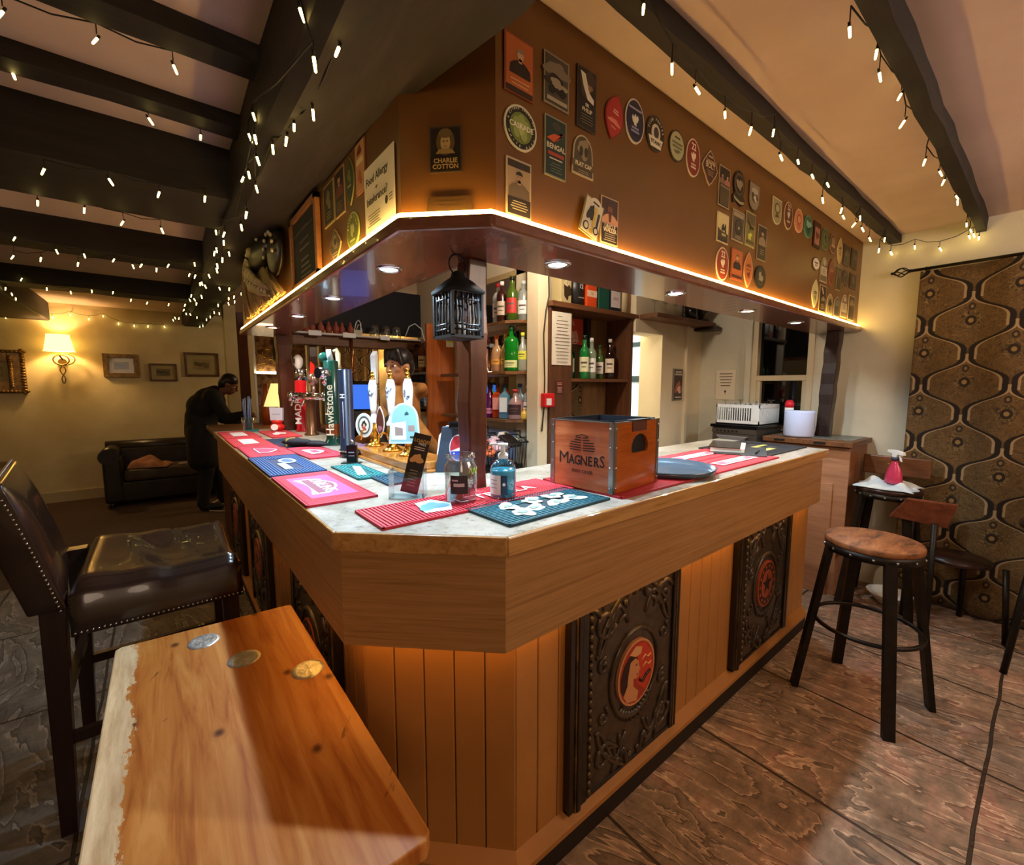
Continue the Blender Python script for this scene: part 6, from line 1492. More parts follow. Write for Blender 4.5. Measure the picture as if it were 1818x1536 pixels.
# orange timber end panel
o = obj('timber_panel', MB().bb((1.80, 3.12, .88), (2.078, 3.155, 1.98)), orangewood, bevel=.003) ; 
o.data.transform(Matrix.Translation((0, .2, 0))); tag(o, 'bright orange-brown timber end panel behind the corner post', 'panel')
bpy.data.objects.remove(o)
o = obj('timber_panel', MB().bb((1.80, 3.40, .891), (2.07, 3.43, 1.99)), orangewood, bevel=.003); tag(o, 'bright orange-brown timber end panel behind the corner post', 'panel')
o = obj('yellow_notice', MB().bb((1.985, 3.392, 1.80), (2.06, 3.397, 1.985)), paper); tag(o, 'white and yellow strip notice at the top of the orange panel', 'notice')
obj('yellow_patch', MB().bb((1.987, 3.3905, 1.84), (2.058, 3.392, 1.90)), cm('#e0d040'), o)
# left shelves of the back bar
s2 = thing('far_spirit_shelf', 'two dark shelves of spirits beyond the orange timber panel', 'shelf unit', (1.97, 3.7, 1.3))
for z in (1.585, 1.27): wobj('shelf', MB().bb((1.86, 3.44, z - .02), (2.078, 3.98, z)), darkwood, s2)
wobj('end_board', MB().bb((1.85, 3.975, 1.2), (2.078, 3.99, 1.80)), darkwood, s2)
wobj('back_light', MB().bb((2.06, 3.46, 1.275), (2.07, 3.95, 1.282)), led_s, s2)
GF = 'spirits on the far shelves'
bottle('bourbon bottle with a black label, far upper shelf', (1.93, 3.86, 1.586), .044, .27, '#5c3014', '#14100c', '#28242a', square=True, grp=GF, tr=.3)
bottle('amber whisky bottle with cream label, far upper shelf', (1.93, 3.73, 1.586), .042, .30, '#b86c20', '#e0b8a0', '#f0d890', grp=GF, liquid='#c87820')
bottle('tall amber bottle next to the orange panel, far upper shelf', (1.95, 3.62, 1.586), .036, .32, '#c88c4c', '#e8d0b8', '#f0c8b0', grp=GF, kind='wine')
bottle('slim amber bottle against the orange panel, far upper shelf', (1.95, 3.52, 1.586), .032, .26, '#c07c3c', '#f0d8c0', '#e8c8c0', grp=GF)
bottle('blue bottle with a dark neck, far lower shelf', (1.93, 3.76, 1.271), .044, .29, '#3c6cac', '#14182c', '#5c84c4', grp=GF)
bottle('green bottle left of the blue one, far lower shelf', (1.93, 3.88, 1.271), .034, .24, '#1c5c34', '#142c1c', '#dce8dc', grp=GF)
bottle('clear bottle with pale green label, far lower shelf', (1.93, 3.64, 1.271), .040, .25, '#dcead8', '#c8d4b8', '#b8dcec', grp=GF)
bottle('clear squat bottle against the orange panel, far lower shelf', (1.94, 3.54, 1.271), .038, .20, '#e0ead4', '#d8e0c8', '#a8c8a0', kind='round', grp=GF)
# posters
t = thing('framed_poster', 'small framed food poster on the plaster beside the doorway', 'poster', (3.585, 2.115, 1.47))
obj('frame', MB().bb((-.072, -.012, -.14), (.072, .004, .14)), steel, t, bevel=.002)
a, ms = art([('r', 0, 0, .9, .92, '#4c3a34'), ('r', 0, .32, .8, .05, '#c8b8a8'), ('r', 0, .40, .7, .05, '#c8b8a8'), ('blob', 0, -.1, .32, .2, 3, '#a85c44'), ('blob', .08, -.16, .2, .1, 5, '#d8b8a4'), ('r', 0, -.40, .7, .04, '#c8b8a8')], .144, .28, 0, 4)
bmesh.ops.transform(a.bm, matrix=Matrix.Translation((0, -.0125, 0)) @ Matrix.Rotation(PI / 2, 4, 'X'), verts=a.bm.verts[:]); obj('printed_design', a, ms, t)
o = obj('white_notice', MB().bb((3.993, 1.79, 1.335), (3.998, 1.965, 1.60)), cm('#e8dcc0', .6)); tag(o, 'plain white notice with a few lines of print beside the window', 'notice')
a, ms = art([('lines', 0, .38, .7, 5, .10, '#7c7060'), ('e', 0, -.22, .05, .04, '#3c342c'), ('r', 0, -.28, .02, .08, '#3c342c')], .175, .265, 0, 6)
bmesh.ops.transform(a.bm, matrix=Matrix.Translation((3.9925, 1.878, 1.467)) @ Matrix.Rotation(-PI / 2, 4, 'Z') @ Matrix.Rotation(PI / 2, 4, 'X'), verts=a.bm.verts[:]); obj('printed_lines', a, ms, o)
t = thing('plug_socket', 'white wall socket with a black plug beside the glass washer', 'socket', (3.995, 1.74, 1.115))
obj('plate', MB().bb((-.008, -.045, -.045), (0, .045, .045)), white, t, bevel=.003)
obj('plug', MB().ball((-.025, 0, -.005), (.02, .022, .028), 10, 8), black, t)
# glass washer with rack of glasses
wc = thing('service_counter', 'plain timber counter carrying the glass washer under the window', 'counter', (3.7, 1.45, 0))
wobj('cabinet_body', MB().bb((3.42, 1.38, 0), (3.95, 2.05, .90)), oldwood_z, wc)
wobj('worktop', MB().bb((3.40, 1.375, .90), (3.95, 2.06, .93)), edge_m, wc, bevel=.003)
t = thing('glass_washer', 'grey steel glass washer with black top under the window', 'glass washer', (3.70, 1.55, .931))
obj('housing', MB().bb((-.24, -.17, 0), (.24, .17, .20)), mat('washer_grey', '#5c5650', .35, .6), t, bevel=.012)
obj('black_top', MB().bb((-.25, -.18, .20), (.25, .18, .225)), blackg, t, bevel=.004)
obj('control_strip', MB().bb((-.246, -.165, .16), (-.238, .165, .192)), steel, t)
obj('door_handle', MB().prism([(-.12, .140), (.12, .140), (.08, .100), (-.08, .100)], 0, .03, Matrix(((0, 0, -1, -.24), (-1, 0, 0, 0), (0, 1, 0, 0), (0, 0, 0, 1)))), mat('handle_grey', '#a8a8ac', .3, .7), t, bevel=.004)
m = MB()
for k in range(6): m.cyl((-.245, .12 - .03 * k, .176), (-.252, .12 - .03 * k, .176), .008, n=10)
obj('dial_row', m, black, t, kind='stuff')
t = thing('glass_rack', 'white plastic rack full of clear glasses on the washer', 'rack', (3.70, 1.55, 1.157))
m = MB().bb((-.19, -.165, 0), (.19, .165, .008))
m.bb((-.19, -.165, .13), (-.182, .165, .155)).bb((.182, -.165, .13), (.19, .165, .155)).bb((-.19, -.165, .13), (.19, -.157, .155)).bb((-.19, .157, .13), (.19, .165, .155))
m.bb((-.19, -.165, 0), (-.182, .165, .03)).bb((-.19, -.165, 0), (.19, -.157, .03)).bb((-.19, .157, 0), (.19, .165, .03)).bb((.182, -.165, 0), (.19, .165, .03))
for k in range(19):
    y = -.16 + .32 * k / 18; m.bb((-.189, y - .003, .03), (-.184, y + .003, .13)); m.bb((.184, y - .003, .03), (.189, y + .003, .13))
for k in range(17):
    x = -.185 + .37 * k / 16; m.bb((x - .004, -.164, .03), (x + .004, -.159, .13)); m.bb((x - .004, .159, .03), (x + .004, .164, .13))
m.bb((-.191, -.165, .03), (-.184, -.11, .13))
obj('rack_frame', m, mat('rack_white', '#dcdcd8', .4), t)
rr = random.Random(7)
for i in range(4):
    for j in range(4):
        kind = (i + j) % 3
        pr = [(.034, 0), (.030, .10 + .05 * rr.random()), (.0, .15), (.0, .148), (.028, .10), (.032, .0)] if kind else [(.034, 0), (.036, .05), (.03, .09), (.006, .10), (.005, .17), (.032, .178), (.0, .180)]
        cocktail(3.70 - .135 + .09 * i, 1.55 - .12 + .08 * j, 1.166 + .0, 'clear glass standing upside down in the white rack', 'drinking_glass', pr, 'glasses in the washer rack')
# flap cabinet at the end of the bar
fcab = thing('flap_cabinet', 'pale-fronted timber cabinet with flap top at the right end of the bar', 'cabinet', (3.8, 1.0, 0))
pink = wood('washed_pink_board', '#a87c5e', '#956a4e', '#b88c6c', (12, 1, 12), .5)
wobj('cabinet_body', MB().bb((3.56, .86, .0), (3.97, 1.34, 1.045)), pink, fcab)
wobj('front_board', MB().bb((3.545, .82, .47), (3.56, 1.34, 1.04)).bb((3.53, .90, .0), (3.56, 1.34, .79)), pink, fcab, bevel=.002)
wobj('side_board', MB().bb((3.56, .822, .30), (3.97, .86, 1.045)), wood('side_brown', '#7c4c28', '#64391c', '#8c5c34', (1, 12, 12), .5), fcab)
wobj('worktop', MB().bb((3.50, .80, 1.05), (3.985, 1.35, 1.085)), oldwood, fcab, bevel=.003)
wobj('slate_inlay', MB().bb((3.62, .83, 1.085), (3.97, 1.30, 1.089)), speck('worn_slate', '#4c5048', '#7c8078', 18, .35, .1), fcab)
wobj('black_catch', MB().bb((3.496, .95, 1.06), (3.502, 1.02, 1.075)), black, fcab); wobj('black_catch', MB().bb((3.496, 1.20, 1.06), (3.502, 1.27, 1.075)), black, fcab)
t = thing('paper_roll', 'large pale blue-white paper towel roll on the flap cabinet', 'paper roll', (3.64, 1.16, 1.0905))
obj('roll', MB().lathe([(.0, .0), (.092, 0), (.096, .01), (.096, .175), (.092, .185), (.03, .187), (.028, .12), (.0, .12)], n=36), mat('roll_blue_white', '#c4d0f0', .8), t)
o = obj('plant_pot', MB().lathe([(.0, 0), (.048, 0), (.05, .01), (.062, .10), (.065, .10), (.065, .125), (.058, .125), (.05, .10), (.0, .09)], n=28), mat('pot_grey_white', '#b8ae98', .6)); o.location = (3.79, 1.175, 1.0905); tag(o, 'small pale ribbed flower pot behind the paper roll', 'pot')
o = obj('red_cap_bottle', MB().u(0).cyl((0, 0, 0), (0, 0, .20), .03, n=18).u(1).lathe([(.0, .20), (.03, .20), (.032, .23), (.02, .255), (.0, .26)], n=18), [white, cm('#d81c2c')]); o.location = (3.80, 1.285, 1.0905); tag(o, 'white bottle with a rounded red cap behind the paper roll', 'bottle')
m = MB().smooth(); m.tube([(0, 0, 0), (.0, 0, .12), (.01, 0, .22), (.005, 0, .25)], [.022, .02, .018, .006], 8)
o = obj('dark_bottle', m, mat('dark_bottle_glass', '#1c2418', .2)); o.location = (3.90, 1.05, 1.0905); tag(o, 'slim dark bottle standing beside the window post', 'bottle')
# left back room glimpses: mirror shelf by the door post
t = thing('mirror_cabinet', 'brown-backed display with glass shelf and tube light beyond the far end of the bar', 'display cabinet', (.93, 5.25, 0))
wobj('back_panel', MB().bb((.78, 5.26, 1.05), (1.28, 5.28, 2.1)), speck('brown_wallpaper', '#5c3c20', '#a87c4c', 20, .5, .1, stops=(.4, .6)), t)
wobj('tube_light', MB().cyl((.79, 5.22, 1.60), (1.05, 5.22, 1.60), .012, n=10), led_s, t)
wobj('frame', MB().bb((.77, 5.24, 1.05), (.79, 5.28, 2.1)).bb((.77, 5.22, 1.585), (1.06, 5.27, 1.592)), white, t)
m = MB()
for x, z_, r in ((.84, 1.82, .04), (.90, 1.80, .045), (.86, 1.73, .035), (.93, 1.70, .04), (.83, 1.66, .03)): m.smooth().tube([(x + r * math.cos(a_), 5.235, z_ + r * math.sin(a_)) for a_ in [2 * PI * k / 16 for k in range(16)]], .004, 5, closed=True)
wobj('hanging_rings', m, brass, t, kind='stuff')
wobj('cabinet_base', MB().bb((.78, 5.20, 0), (1.28, 5.28, 1.06)), darkwood, t)
o = obj('loudspeaker', MB().bb((.95, 5.12, 1.72), (1.12, 5.22, 1.95)), black, bevel=.01); tag(o, 'small black loudspeaker high beside the far left post', 'loudspeaker')
t = thing('table_lamp', 'table lamp with pleated cream shade at the far left of the bar', 'lamp', (.86, 4.55, 1.081))
obj('lamp_base', MB().lathe([(.0, 0), (.06, 0), (.055, .015), (.02, .03), (.03, .08), (.015, .14), (.012, .20), (.0, .20)], n=20), mat('lamp_base_cream', '#c8b48c', .4), t)
m = MB(); n_ = 40; V = []
for k in range(n_):
    a_ = 2 * PI * k / n_; q = 1 + .04 * (k % 2)
    V += [(.125 * q * math.cos(a_), .125 * q * math.sin(a_), .19), (.06 * q * math.cos(a_), .06 * q * math.sin(a_), .40)]
m.mesh(V, [(2 * k, 2 * ((k + 1) % n_), 2 * ((k + 1) % n_) + 1, 2 * k + 1) for k in range(n_)])
obj('pleated_shade', m, mat('lamp_shade_lit', '#f0d8a0', .8, emit='#ffcf7c', estr=1.2), t)
o = obj('brown_vase', MB().lathe([(.0, 0), (.04, 0), (.055, .10), (.05, .2), (.025, .3), (.022, .40), (.0, .40)], n=20), mat('vase_brown', '#8c4418', .3)); o.location = (.80, 4.85, 1.081); tag(o, 'tall orange-brown vase behind the pleated lamp', 'vase')
# back room beyond the gallery
def sconce(label, x, y, z, s=1.0):
    t = thing('wall_lamp', label, 'wall lamp', (x, y, z))
    obj('shade', MB().lathe([(.145 * s, -.10 * s), (.135 * s, -.10 * s), (.10 * s, .10 * s), (.105 * s, .10 * s)], n=28, cap=False, c=(0, -.16, .0)), mat('sconce_shade', '#f4e0a8', .8, emit='#ffc860', estr=5), t)
    m = MB().smooth()
    m.tube([(0, -.16, -.12), (0, -.16, -.16), (.02, -.14, -.20)], .009, 8)
    m.tube([(.0 + .07 * math.cos(a_), -.10, -.20 + .06 * math.sin(a_)) for a_ in [R(20 * k) for k in range(18)]], .009, 8, closed=True)
    m.tube([(.02 + .10 * math.cos(a_), -.08, -.19 + .07 * math.sin(a_)) for a_ in [R(20 * k - 120) for k in range(13)]], .007, 8)
    for q in (0, PI): m.tube([(.03 * math.sin(6 * u_ + q) * (1 - u_ * .6), -.05, -.27 - .22 * u_) for u_ in [k / 16 for k in range(17)]], .006, 6)
    obj('scroll_bracket', m, mat('antique_gold', '#6c5428', .35, .7), t)
    obj('wall_plate', MB().cyl((0, 0, -.22), (0, -.03, -.22), .04, n=16), mat('antique_gold', '#6c5428', .35, .7), t)
    l = lamp('sconce_bulb', 'POINT', (x, y - .16, z + .0), 20, (1, .62, .26), .03)
    return t
sconce('glowing wall lamp with cream shade and scrolled bracket on the left-hand wall', -.93, 7.79, 1.98)
sconce('lit wall lamp glimpsed through the far opening above the barman', 3.40, 7.79, 2.12)
# ---------------------------------------------------------------- furniture in front of the bar
# tall pine table: top with three metal discs
t = thing('pine_table', 'long knotty varnished pine table in the foreground with a worn pale edge', 'table', (.09, 1.07, 0))
TTZ = .65
obj('tabletop', MB().prism([(-.252, -.435), (.225, -.437), (.239, -.422), (.234, .636), (.218, .643), (-.237, .676), (-.251, .664)], TTZ - .038, TTZ), pine_m, t, bevel=.004)
for x in (-.19, .16):
    for y in (-.36, .57): obj('leg', MB().bb((x - .03, y - .03, 0), (x + .03, y + .03, TTZ - .038)), pine_m, t, bevel=.003)
obj('apron', MB().bb((-.20, -.37, TTZ - .10), (.17, .58, TTZ - .039)), pine_m, t)
disc_m = speck('hammered_steel', '#a8a6a2', '#dcdad6', 30, .3, .5, metal=.7, stops=(.3, .7), dist=.01)
for (x, y, l) in ((.054, 1.621, 'first round metal disc let into the pine table, nearest the stool'), (.140, 1.439, 'middle round metal disc let into the pine table'), (.275, 1.268, 'last round metal disc let into the pine table, nearest the bar')):
    o = obj('metal_disc', MB().lathe([(.0, .0015), (.014, .003), (.032, .001), (.0415, .0022), (.0432, .0)], n=30, cap=False), disc_m); o.location = (x, y, TTZ + .0003); tag(o, l, 'metal disc', 'discs in the pine table')

# leather bar stool with back
t = thing('leather_bar_stool', 'dark brown studded leather bar stool with high back beside the pine table', 'bar stool', (-.06, 2.16, 0))
def grid_surface(m, nx, ny, f):
    V = [f(i / nx, j / ny) for j in range(ny + 1) for i in range(nx + 1)]
    vs = [m.bm.verts.new(v) for v in V]
    for j in range(ny):
        for i in range(nx):
            a = j * (nx + 1) + i; m.face([vs[a], vs[a + 1], vs[a + nx + 2], vs[a + nx + 1]])
def pillow_box(x0, x1, y0, y1, z0, zf, nx=22, ny=16, e=.03):
    """upholstered box: zf(u, v) gives the top height"""
    m = MB().smooth()
    def prof(u): return min(1, min(u, 1 - u) / .10)
    def top(u, v):
        k = prof(u) * prof(v); r = (1 - (1 - min(1, prof(u))) ** 2) * (1 - (1 - min(1, prof(v))) ** 2)
        return (x0 + (x1 - x0) * u, y0 + (y1 - y0) * v, z0 + (zf(u, v) - z0) * (.72 + .28 * r ** .5))
    grid_surface(m, nx, ny, top)
    def side(a, b):
        n = len(a); vs = [m.bm.verts.new(p) for p in a] + [m.bm.verts.new(p) for p in b]
        for k in range(n - 1): m.face([vs[k], vs[k + 1], vs[n + k + 1], vs[n + k]])
    for e_ in range(4):
        pts = [((k / nx, 0) if e_ == 0 else (k / nx, 1)) for k in range(nx + 1)] if e_ < 2 else [((0, k / ny) if e_ == 2 else (1, k / ny)) for k in range(ny + 1)]
        T = [top(*p) for p in pts]; side(T, [(p[0], p[1], z0) for p in T])
    m.sm = False
    m.face([m.bm.verts.new(p) for p in ((x0, y0, z0), (x0, y1, z0), (x1, y1, z0), (x1, y0, z0))])
    bmesh.ops.remove_doubles(m.bm, verts=m.bm.verts[:], dist=1e-5)
    return m
def seat_top(u, v):
    dip = .030 * (1 - (2 * v - 1) ** 2) * min(1, u * 2)
    return .845 - .032 * u - dip + .03 * (u > .0) * (u ** 6) + .006 * math.sin(u * 17 + v * 6) * math.exp(-((u - .45) / .2) ** 2)
obj('seat', pillow_box(-.21, .255, -.285, .315, .665, seat_top), leather_m, t)
m = MB().smooth()
# backrest: slab leaning back
def back_pt(s, w, d):
    x = -.222 - .085 * s - .02 * s * s - .07 * w; z = .76 + .41 * s
    return (x - d, -.285 + .60 * w, z)
def slab(m, f_front, f_back, nx, ny):
    A = [[m.bm.verts.new(f_front(i / nx, j / ny)) for i in range(nx + 1)] for j in range(ny + 1)]
    B = [[m.bm.verts.new(f_back(i / nx, j / ny)) for i in range(nx + 1)] for j in range(ny + 1)]
    for j in range(ny):
        for i in range(nx):
            m.face([A[j][i], A[j][i + 1], A[j + 1][i + 1], A[j + 1][i]]); m.face([B[j][i], B[j + 1][i], B[j + 1][i + 1], B[j][i + 1]])
    for j in range(ny):
        m.face([A[j][0], A[j + 1][0], B[j + 1][0], B[j][0]]); m.face([A[j][nx], B[j][nx], B[j + 1][nx], A[j + 1][nx]])
    for i in range(nx):
        m.face([A[0][i], B[0][i], B[0][i + 1], A[0][i + 1]]); m.face([A[ny][i], A[ny][i + 1], B[ny][i + 1], B[ny][i]])
def bulge(w, s): return .022 * (1 - (2 * w - 1) ** 4) * (1 - (2 * s - 1) ** 4)
slab(m, lambda w, s: back_pt(s, w, -.012 - bulge(w, s)), lambda w, s: back_pt(s, w, .075 + .01 * s), 12, 12)
obj('backrest', m, leather_m, t, bevel=.006)
stud_m = mat('stud_silver', '#b8aca0', .25, 1)
m = MB()
for k in range(28):
    s_ = k / 27; p = back_pt(s_, 0, .004); m.ball((p[0], p[1] - .003, p[2]), .0042, 7, 5)
for k in range(24):
    p = back_pt(1, k / 23, .004); m.ball((p[0], p[1], p[2] + .003), .0042, 7, 5)
for k in range(34): m.ball((-.20 + .45 * k / 33, -.288, .676), .0040, 7, 5)
for k in range(38): m.ball((.258, -.28 + .59 * k / 37, .676), .0040, 7, 5)
obj('stud_row', m, stud_m, t, kind='stuff')
def tleg(p0, p1, w0, w1, d0=None, d1=None):
    p0, p1 = Vector(p0), Vector(p1); V = []
    for p, w in ((p0, w0), (p1, w1)): V += [(p.x - w, p.y - w, p.z), (p.x + w, p.y - w, p.z), (p.x + w, p.y + w, p.z), (p.x - w, p.y + w, p.z)]
    m = MB(); m.mesh(V, [(3, 2, 1, 0), (4, 5, 6, 7), (0, 1, 5, 4), (1, 2, 6, 5), (2, 3, 7, 6), (3, 0, 4, 7)]); return m
for x, y in ((-.245, -.25), (-.245, .28)): obj('leg', tleg((x - .02, y, 0), (x + .0, y, .80), .020, .030), darkwood, t, bevel=.002)
for x, y in ((.215, -.25), (.215, .28)): obj('leg', tleg((x + .0, y, 0), (x, y, .67), .019, .026), darkwood, t, bevel=.002)
obj('stretcher', MB().bb((-.24, -.262, .30), (.21, -.238, .335)), darkwood, t); obj('stretcher', MB().bb((-.24, .268, .30), (.21, .292, .335)), darkwood, t)
obj('stretcher', MB().bb((.20, -.24, .20), (.228, .27, .24)), darkwood, t); obj('stretcher', MB().bb((-.26, -.24, .42), (-.236, .27, .45)), darkwood, t)

# round iron stool
def iron_stool(label, x, y, rz, h=.765, back=False, sc=1.0, seatm=None, name='iron_bar_stool', lr=0):
    t = thing(name, label, 'bar stool', (x, y, 0), rz)
    R0 = .178 * sc; top = h
    obj('seat', MB().lathe([(.0, top - .028), (R0 - .004, top - .028), (R0, top - .022), (R0, top - .005), (R0 - .004, top), (.0, top)], n=44), seatm or seatwood, t)
    obj('seat_rim', MB().lathe([(R0 - .012, top - .062), (R0 - .002, top - .062), (R0 - .002, top - .0285), (R0 - .012, top - .0285)], n=40, cap=False), iron_m, t)
    for k in range(4):
        a = PI / 2 * k + lr
        m = MB(); p0 = Vector((.268 * sc, 0, 0)); p1 = Vector((.160 * sc, 0, top - .03)); w, d = .021, .012
        V = [(p.x + sx * d, sy * w, p.z) for p in (p0, p1) for sx, sy in ((-1, -1), (1, -1), (1, 1), (-1, 1))]
        m.mesh(V, [(3, 2, 1, 0), (4, 5, 6, 7), (0, 1, 5, 4), (1, 2, 6, 5), (2, 3, 7, 6), (3, 0, 4, 7)])
        bmesh.ops.transform(m.bm, matrix=Matrix.Rotation(a, 4, 'Z'), verts=m.bm.verts[:])
        obj('leg', m, iron_m, t)
    rr_ = (.268 - (.108 * .36 / (top - .03))) * sc - .016
    obj('foot_ring', MB().smooth().tube([(rr_ * math.cos(a), rr_ * math.sin(a), .36) for a in [2 * PI * k / 48 for k in range(48)]], .0095, 8, closed=True), iron_m, t)
    m = MB()
    for k in range(14):
        a = 2 * PI * k / 14 + .1; m.ball((R0 * math.cos(a), R0 * math.sin(a), top - .045), .006, 8, 6)
    obj('bolts', m, steel, t, kind='stuff')
    if back:
        obj('back_upright', MB().bb((R0 - .03, -.018, top - .04), (R0 - .02, .018, top + .14)), iron_m, t)
        obj('back_plate', MB().prism([(-.175, -.065), (.175, -.065), (.175, .065), (-.175, .065)], 0, .018, Matrix.Translation((R0 - .02, 0, top + .12)) @ Matrix(((0, 0, 1, 0), (1, 0, 0, 0), (0, 1, 0, 0), (0, 0, 0, 1)))), wood('back_plate_wood', '#6c4428', '#50301a', '#84563a', (6, 1, 6), .35, coat=.3), t, bevel=.012)
    return t
iron_stool('round rustic wooden stool on four black iron legs, in front of the bar', 2.470, .462, R(33))
iron_stool('bar stool with a small wooden back plate against the wall, holding a cloth', 3.66, .63, 0, .80, True, .95, darkwood, lr=PI / 4)
t = thing('low_back_chair', 'dark wooden chair turned away, its tilted back rail in front of the curtain', 'chair', (3.52, .425, 0), R(-50))
obj('back_rail', MB().prism([(-.15, -.085), (.11, -.10), (.15, .06), (-.07, .055)], 0, .022, Matrix.Translation((-.02, 0, .73)) @ Matrix.Rotation(R(50), 4, 'Z') @ Matrix.Rotation(R(-14), 4, 'Y') @ Matrix(((0, 0, -1, 0), (-1, 0, 0, 0), (0, 1, 0, 0), (0, 0, 0, 1)))), wood('reddish_rail', '#6a3620', '#4c2414', '#804a30', (6, 1, 6), .3, coat=.4), t, bevel=.006)
obj('seat', MB().lathe([(.0, .42), (.150, .42), (.155, .43), (.155, .445), (.0, .448)], n=28, c=(.17, 0, 0)), darkwood, t)
for x, y in ((-.01, -.09), (-.01, .09), (.32, -.14), (.32, .14)): obj('leg', MB().cyl((x + (.0 if x < 0 else .02), y * 1.15, 0), (x, y, .43 if x > 0 else .66), .014, n=10), iron_m, t)
t = thing('dark_bar_chair', 'dark high bar chair with orange-brown back at the right edge', 'bar chair', (3.42, -.12, 0), R(0))
obj('seat', MB().lathe([(.0, .74), (.18, .74), (.185, .75), (.18, .77), (.0, .775)], n=28), leather_m, t)
obj('backrest', MB().prism([(-.15, 0), (.15, 0), (.17, .30), (-.17, .30)], 0, .03, Matrix.Translation((.14, 0, .80)) @ Matrix(((0, 0, 1, 0), (1, 0, 0, 0), (0, 1, 0, 0), (0, 0, 0, 1)))), leather_m, t, bevel=.012)
obj('top_rail', MB().bb((.13, -.15, 1.09), (.18, .15, 1.16)), wood('reddish_rail', '#6a3620', '#4c2414', '#804a30', (6, 1, 6), .3, coat=.4), t, bevel=.01)
for k in range(4):
    a = PI / 4 + PI / 2 * k; obj('leg', MB().cyl((.24 * math.cos(a), .24 * math.sin(a), 0), (.15 * math.cos(a), .15 * math.sin(a), .74), .014, n=8), iron_m, t)
# cloth, spray bottle, bowl
m = MB().smooth()
rr = random.Random(9)
def cl(u, v):
    x = -.13 + .26 * u; y = -.15 + .30 * v; q = min(1, min(u, 1 - u) * 5) * min(1, min(v, 1 - v) * 5)
    return (x + .012 * math.sin(v * 9), y + .01 * math.sin(u * 11), .004 + q * (.030 + .016 * math.sin(u * 9 + v * 4) + .012 * math.sin(v * 15 - u * 6)))
grid_surface(m, 26, 26, cl)
o = obj('folded_cloth', m, speck('white_blue_cloth', '#a8c4d8', '#e4e8e4', 9, .9, .3)); o.location = (3.64, .635, .803); tag(o, 'crumpled white and pale blue cloth on the bar stool by the wall', 'cloth')
o['label'] = 'crumpled white and pale blue cloth under the spray bottle'
s_ = o.modifiers.new('solid', 'SOLIDIFY'); s_.thickness = .004
t = thing('spray_bottle', 'pink trigger spray bottle with white nozzle on the cloth', 'spray bottle', (3.63, .605, .835), R(60))
pr = [(.0, 0), (.050, 0), (.054, .008), (.050, .045), (.036, .10), (.020, .128), (.017, .15), (.0, .15)]
m = MB().lathe(pr, n=24); 
bmesh.ops.scale(m.bm, vec=(1, .62, 1), verts=m.bm.verts[:]); obj('bottle_body', m, mat('pink_liquid', '#e0456c', .2, trans=.25, coat=.4), t)
obj('front_label', MB().prism([(-.032, .018), (.032, .018), (.0, .105)], -.034, -.031, Matrix.Rotation(R(90), 4, 'X') @ Matrix.Scale(-1, 4, (0, 0, 1))), mat('label_indigo', '#2c3468', .4), t)
obj('neck_collar', MB().cyl((0, 0, .148), (0, 0, .168), .019, n=18), mat('collar_indigo', '#3c3c58', .4), t)
m = MB().prism([(-.055, .185), (-.050, .205), (.0, .215), (.045, .212), (.045, .198), (.014, .190), (.014, .168), (-.014, .168), (-.018, .186)], -.012, .012, Matrix.Rotation(R(90), 4, 'X'))
m.prism([(-.030, .186), (-.022, .186), (-.030, .150), (-.044, .142)], -.005, .005, Matrix.Rotation(R(90), 4, 'X'))
obj('trigger_head', m, white, t, bevel=.003)
o = obj('white_bowl', MB().lathe([(.0, .0), (.04, .0), (.05, .006), (.115, .085), (.122, .088), (.118, .084), (.05, .012), (.0, .010)], n=36, cap=False), mat('bowl_white', '#e4ddd0', .3)); o.location = (3.70, .585, .0); tag(o, 'white bowl on the stone floor under the bar stool by the wall', 'bowl')

# curtain and rod
t = thing('curtain', 'full-length brown and gold ogee-patterned curtain on the right wall', 'curtain', (3.95, .6, 0))
m = MB().smooth(); ys = []; L_ = 0; V = []; NX, NZ = 120, 24
def cx_(y): return 3.925 + .022 * math.sin((.61 - y) * 11) * min(1, (.61 - y) * 4) + .010 * math.sin((.61 - y) * 27)
pts = []
for i in range(NX + 1):
    y = .615 - 1.55 * i / NX; pts.append((cx_(y), y))
us = [0]
for a, b in zip(pts, pts[1:]): us.append(us[-1] + math.hypot(a[0] - b[0], a[1] - b[1]))
for j in range(NZ + 1):
    z_ = .02 + 2.18 * j / NZ; lean = -.02 * (1 - j / NZ)
    for (x, y) in pts: V.append((x - 3.95 + lean * .4, y - .6 - .10 * (1 - j / NZ) * 0, z_))
m.mesh(V, [(j * (NX + 1) + i, j * (NX + 1) + i + 1, (j + 1) * (NX + 1) + i + 1, (j + 1) * (NX + 1) + i) for j in range(NZ) for i in range(NX)])
o = obj('cloth', m, curtain_m, t)
uvl = o.data.uv_layers.new(name='UVMap')
for lp in o.data.loops:
    vi = lp.vertex_index; i, j = vi % (NX + 1), vi // (NX + 1)
    uvl.data[lp.index].uv = (us[i] + .345, (.02 + 2.18 * j / NZ) - .135)
s_ = o.modifiers.new('solid', 'SOLIDIFY'); s_.thickness = .003
t = thing('curtain_rod', 'dark iron curtain rod with a caged twist finial', 'curtain rod', (3.93, .64, 2.215))
obj('rod', MB().cyl((0, .03, 0), (0, -1.7, 0), .010, n=10), iron_m, t)
m = MB().smooth()
for q in range(5):
    a0 = 2 * PI * q / 5
    m.tube([(.030 * math.sin(PI * u_) * math.cos(a0 + u_ * 2.2), .03 + .085 * u_, .030 * math.sin(PI * u_) * math.sin(a0 + u_ * 2.2)) for u_ in [k / 12 for k in range(13)]], .0035, 5)
m.ball((0, .03, 0), .012, 8, 6).ball((0, .12, 0), .009, 8, 6)
obj('finial', m, iron_m, t)
